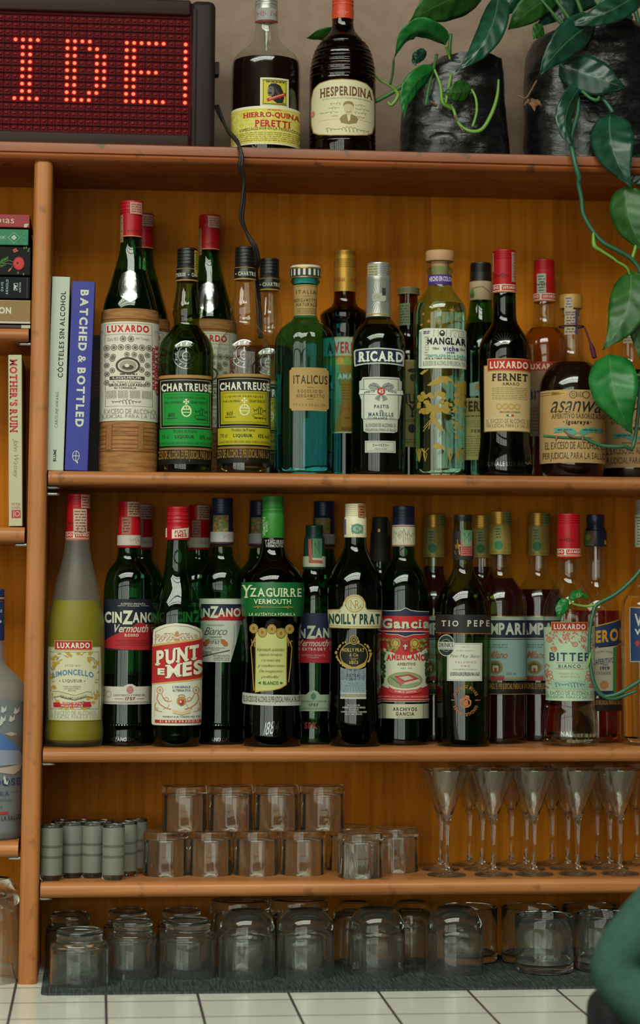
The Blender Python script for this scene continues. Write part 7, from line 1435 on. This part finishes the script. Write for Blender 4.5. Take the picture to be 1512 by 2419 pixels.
# flutes
def flute():
    yc = .045; u = 1055; p = at(u, 1950, yc); s = depth(u, 1950, yc)/F; H = at(u, 1818, yc).z-Z4; z = lambda v: at(u, v, yc).z-Z4
    o = empty('flute_glass', (p.x, yc, Z4)); tag(o, 'x', 'glass', 'conical flutes on the glass shelf')
    R = lambda px: px*s
    P = [(0, 0), (R(44), .0003), (R(45.5), .0012), (R(44), .0022), (R(24), .004), (R(9), .0075), (R(5.5), .012), (R(4.5), .03), (R(4.8), z(1990)), (R(6.5), z(1955)), (R(9), z(1938))]
    lathe('stem', P, GL_, o, 32, False, True)
    O = [(0, z(1938)+.0002), (R(9.2), z(1938)+.0002), (R(13), z(1926)), (R(22), z(1900)), (R(38), z(1858)), (R(54), H-.0006), (R(53.5), H), (R(52.6), H), (R(52), H-.0008), (R(36), z(1860)), (R(19.5), z(1903)), (R(9), z(1926)), (R(4), z(1932)), (0, z(1933))]
    b = lathe('bowl', O, GL_, o, 40, False, False); bm = bmesh.new(); bm.from_mesh(b.data); bmesh.ops.remove_doubles(bm, verts=bm.verts[:], dist=1e-6); bmesh.ops.recalc_face_normals(bm, faces=bm.faces[:]); bm.to_mesh(b.data); bm.free(); b.data.polygons.foreach_set('use_smooth', [True]*len(b.data.polygons)); sharp(b, 50)
    return o
fl = flute(); fl['label'] = 'conical flute in the front row, first on the left'
for u, t in ((1165, 'second'), (1261, 'third'), (1364, 'fourth'), (1464, 'fifth')): place(fl, u, 1950, .045, Z4, 'conical flute in the front row, %s from the left' % t)
for u, t in ((1041, 'first'), (1139, 'second'), (1243, 'third'), (1341, 'fourth'), (1440, 'fifth')): place(fl, u, 1950, .105, Z4, 'conical flute in the second row, %s from the left' % t)
for u, t in ((1109, 'first'), (1208, 'second'), (1304, 'third'), (1410, 'fourth'), (1503, 'fifth')): place(fl, u, 1950, .156, Z4, 'conical flute in the back row, %s from the left' % t)
# ================================================================== person beside the counter
def skin(name, verts, edges, radii, m, parent, root=0, sub=2):
    me = bpy.data.meshes.new(name); me.from_pydata([tuple(v) for v in verts], edges, []); o = bpy.data.objects.new(name, me); COL.objects.link(o)
    sk = o.modifiers.new('skin', 'SKIN'); sk.use_smooth_shade = True
    for i, r in enumerate(radii): me.skin_vertices[0].data[i].radius = (r, r) if not isinstance(r, tuple) else r
    me.skin_vertices[0].data[root].use_root = True
    ss = o.modifiers.new('sub', 'SUBSURF'); ss.levels = sub; ss.render_levels = sub
    me.materials.append(m); o.parent = parent; return o
yp = -.64
EL = at(1418, 2288, yp); SH = at(1950, 1850, yp-.03); WR = at(2000, 2720, yp-.1); X0 = SH.x+.19
per = empty('person', (X0, yp-.05, 0)); tag(per, 'person in a teal long sleeved top, bent elbow jutting in beside the counter', 'person')
L_ = lambda p: Vector(p)-Vector(per.location)
Lx = lambda x, y, z: (x-X0, y-(yp-.05), z)
zs = SH.z
V = [Lx(X0, yp-.05, .95), Lx(X0, yp-.05, 1.10), Lx(X0, yp-.05, zs-.06), Lx(X0, yp-.05, zs+.05), Lx(X0, yp-.03, zs+.12), Lx(X0, yp-.02, zs+.21), Lx(X0, yp-.03, zs+.29),
     L_(SH), L_(EL), L_(WR), L_(WR)+Vector((.05, .0, -.02)), Lx(2*X0-SH.x, yp-.05, zs), Lx(X0+.27, yp-.02, zs-.28), Lx(X0+.25, yp+.1, zs-.46), Lx(X0+.25, yp+.13, zs-.52),
     Lx(X0-.1, yp-.05, .86), Lx(X0-.1, yp-.03, .48), Lx(X0-.1, yp-.06, .09), Lx(X0-.1, yp+.08, .05), Lx(X0+.1, yp-.05, .86), Lx(X0+.1, yp-.03, .48), Lx(X0+.1, yp-.06, .09), Lx(X0+.1, yp+.08, .05)]
E = [(0, 1), (1, 2), (2, 3), (3, 4), (4, 5), (5, 6), (3, 7), (7, 8), (8, 9), (9, 10), (3, 11), (11, 12), (12, 13), (13, 14), (0, 15), (15, 16), (16, 17), (17, 18), (0, 19), (19, 20), (20, 21), (21, 22)]
Rd = [.13, .12, .13, .09, .05, .085, .07, .05, .024, .026, .032, .055, .036, .026, .034, .08, .055, .035, .03, .08, .055, .035, .03]
SKN = pm('skin', '#a87a5e', .55)
skin('body', V, E, Rd, SKN, per)
def hand(wr, d, side):
    """five bent fingers from the palm"""
    for k in range(5):
        o_ = Vector((.0, (k-2)*.014, 0)); b0 = wr+o_+d*.02; l = (.035, .042, .046, .043, .033)[k]*.9
        if k == 0: o_ = Vector((0, -.03, .0)); b0 = wr+o_*.6; 
        tube('finger', [b0, b0+d*l*.5+Vector((0, 0, -.004))+o_*.2, b0+d*l*.9+Vector((0, 0, -.014))+o_*.2, b0+d*l*1.1+Vector((0, 0, -.028))], [.0088, .0085, .008, .0065], SKN, per, 8, 3)
hand(L_(WR)+Vector((.05, 0, -.02)), Vector((.8, .2, -.55)), 1); hand(Vector(V[14]), Vector((0, .5, -.85)), -1)
TEAL = noisy('teal_knit', '#325046', '#3a5a4f', 220, .9, .4, .001, spec=.15)
tv = [0, 1, 2, 3, 7, 8, 9, 11, 12, 13]; mp_ = {v: i for i, v in enumerate(tv)}
WM = V[8]+(V[9]-V[8])*.93
SV = [V[0], V[1], V[2], V[3], V[7], V[8], WM, V[11], V[12], V[13]]
skin('long_sleeved_top', SV, [(0, 1), (1, 2), (2, 3), (3, 4), (4, 5), (5, 6), (3, 7), (7, 8), (8, 9)], [.16, .145, .15, .1, .064, .033, .043, .064, .05, .042], TEAL, per)
TR = [V[0], V[15], V[16], V[17], V[19], V[20], V[21]]
skin('trousers', TR, [(0, 1), (1, 2), (2, 3), (0, 4), (4, 5), (5, 6)], [.15, .105, .08, .065, .105, .08, .065], pm('dark_cloth', '#1d1a1f', .85), per)
for i in (17, 21): box('shoe', V[i][0]-.05, V[i][0]+.05, V[i][1]-.06, V[i][1]+.2, 0, .085, pm('shoe_leather', '#221c18', .5), per, .03, 4)
hv = Vector(V[5]); vs_ = []
bm = bmesh.new(); bmesh.ops.create_uvsphere(bm, u_segments=24, v_segments=16, radius=1)
for v in bm.verts: v.co = Vector((v.co.x*.1, v.co.y*.11-.02, v.co.z*.125+.03))+hv
frombm('hair', bm, pm('dark_hair', '#1a1310', .6), per, True)
bm = bmesh.new(); bmesh.ops.create_uvsphere(bm, u_segments=24, v_segments=16, radius=1)
for v in bm.verts: v.co = Vector((v.co.x*.076, v.co.y*.085+.035, v.co.z*.112-.005))+hv
for q, r_ in ((Vector((0, .125, -.015)), .016), (Vector((-.03, .112, .01)), .009), (Vector((.03, .112, .01)), .009), (Vector((0, .112, -.06)), .012), (Vector((.085, .01, -.005)), .018), (Vector((-.085, .01, -.005)), .018)):
    g = bmesh.ops.create_uvsphere(bm, u_segments=10, v_segments=8, radius=r_); 
    for v in g['verts']: v.co += hv+q
frombm('face', bm, SKN, per, True)
# dark bag under the elbow
pb = at(1486, 2408, yp+.11); bag_o = empty('bag', (pb.x, yp+.11, pb.z-.16)); tag(bag_o, 'black bag just showing below the teal elbow at the bottom right', 'bag')
bm = bmesh.new(); addbox(bm, -.04, .2, -.04, .04, 0, .19, .022, 5); frombm('bag_body', bm, pm('black_bag', '#1a171b', .7), bag_o, True)
tube('strap', [(.0, 0, .18), (.05, -.02, .215), (.1, -.02, .225), (.15, -.02, .215), (.18, 0, .18)], .008, pm('black_bag', '#1a171b', .7), bag_o, 8, 5)
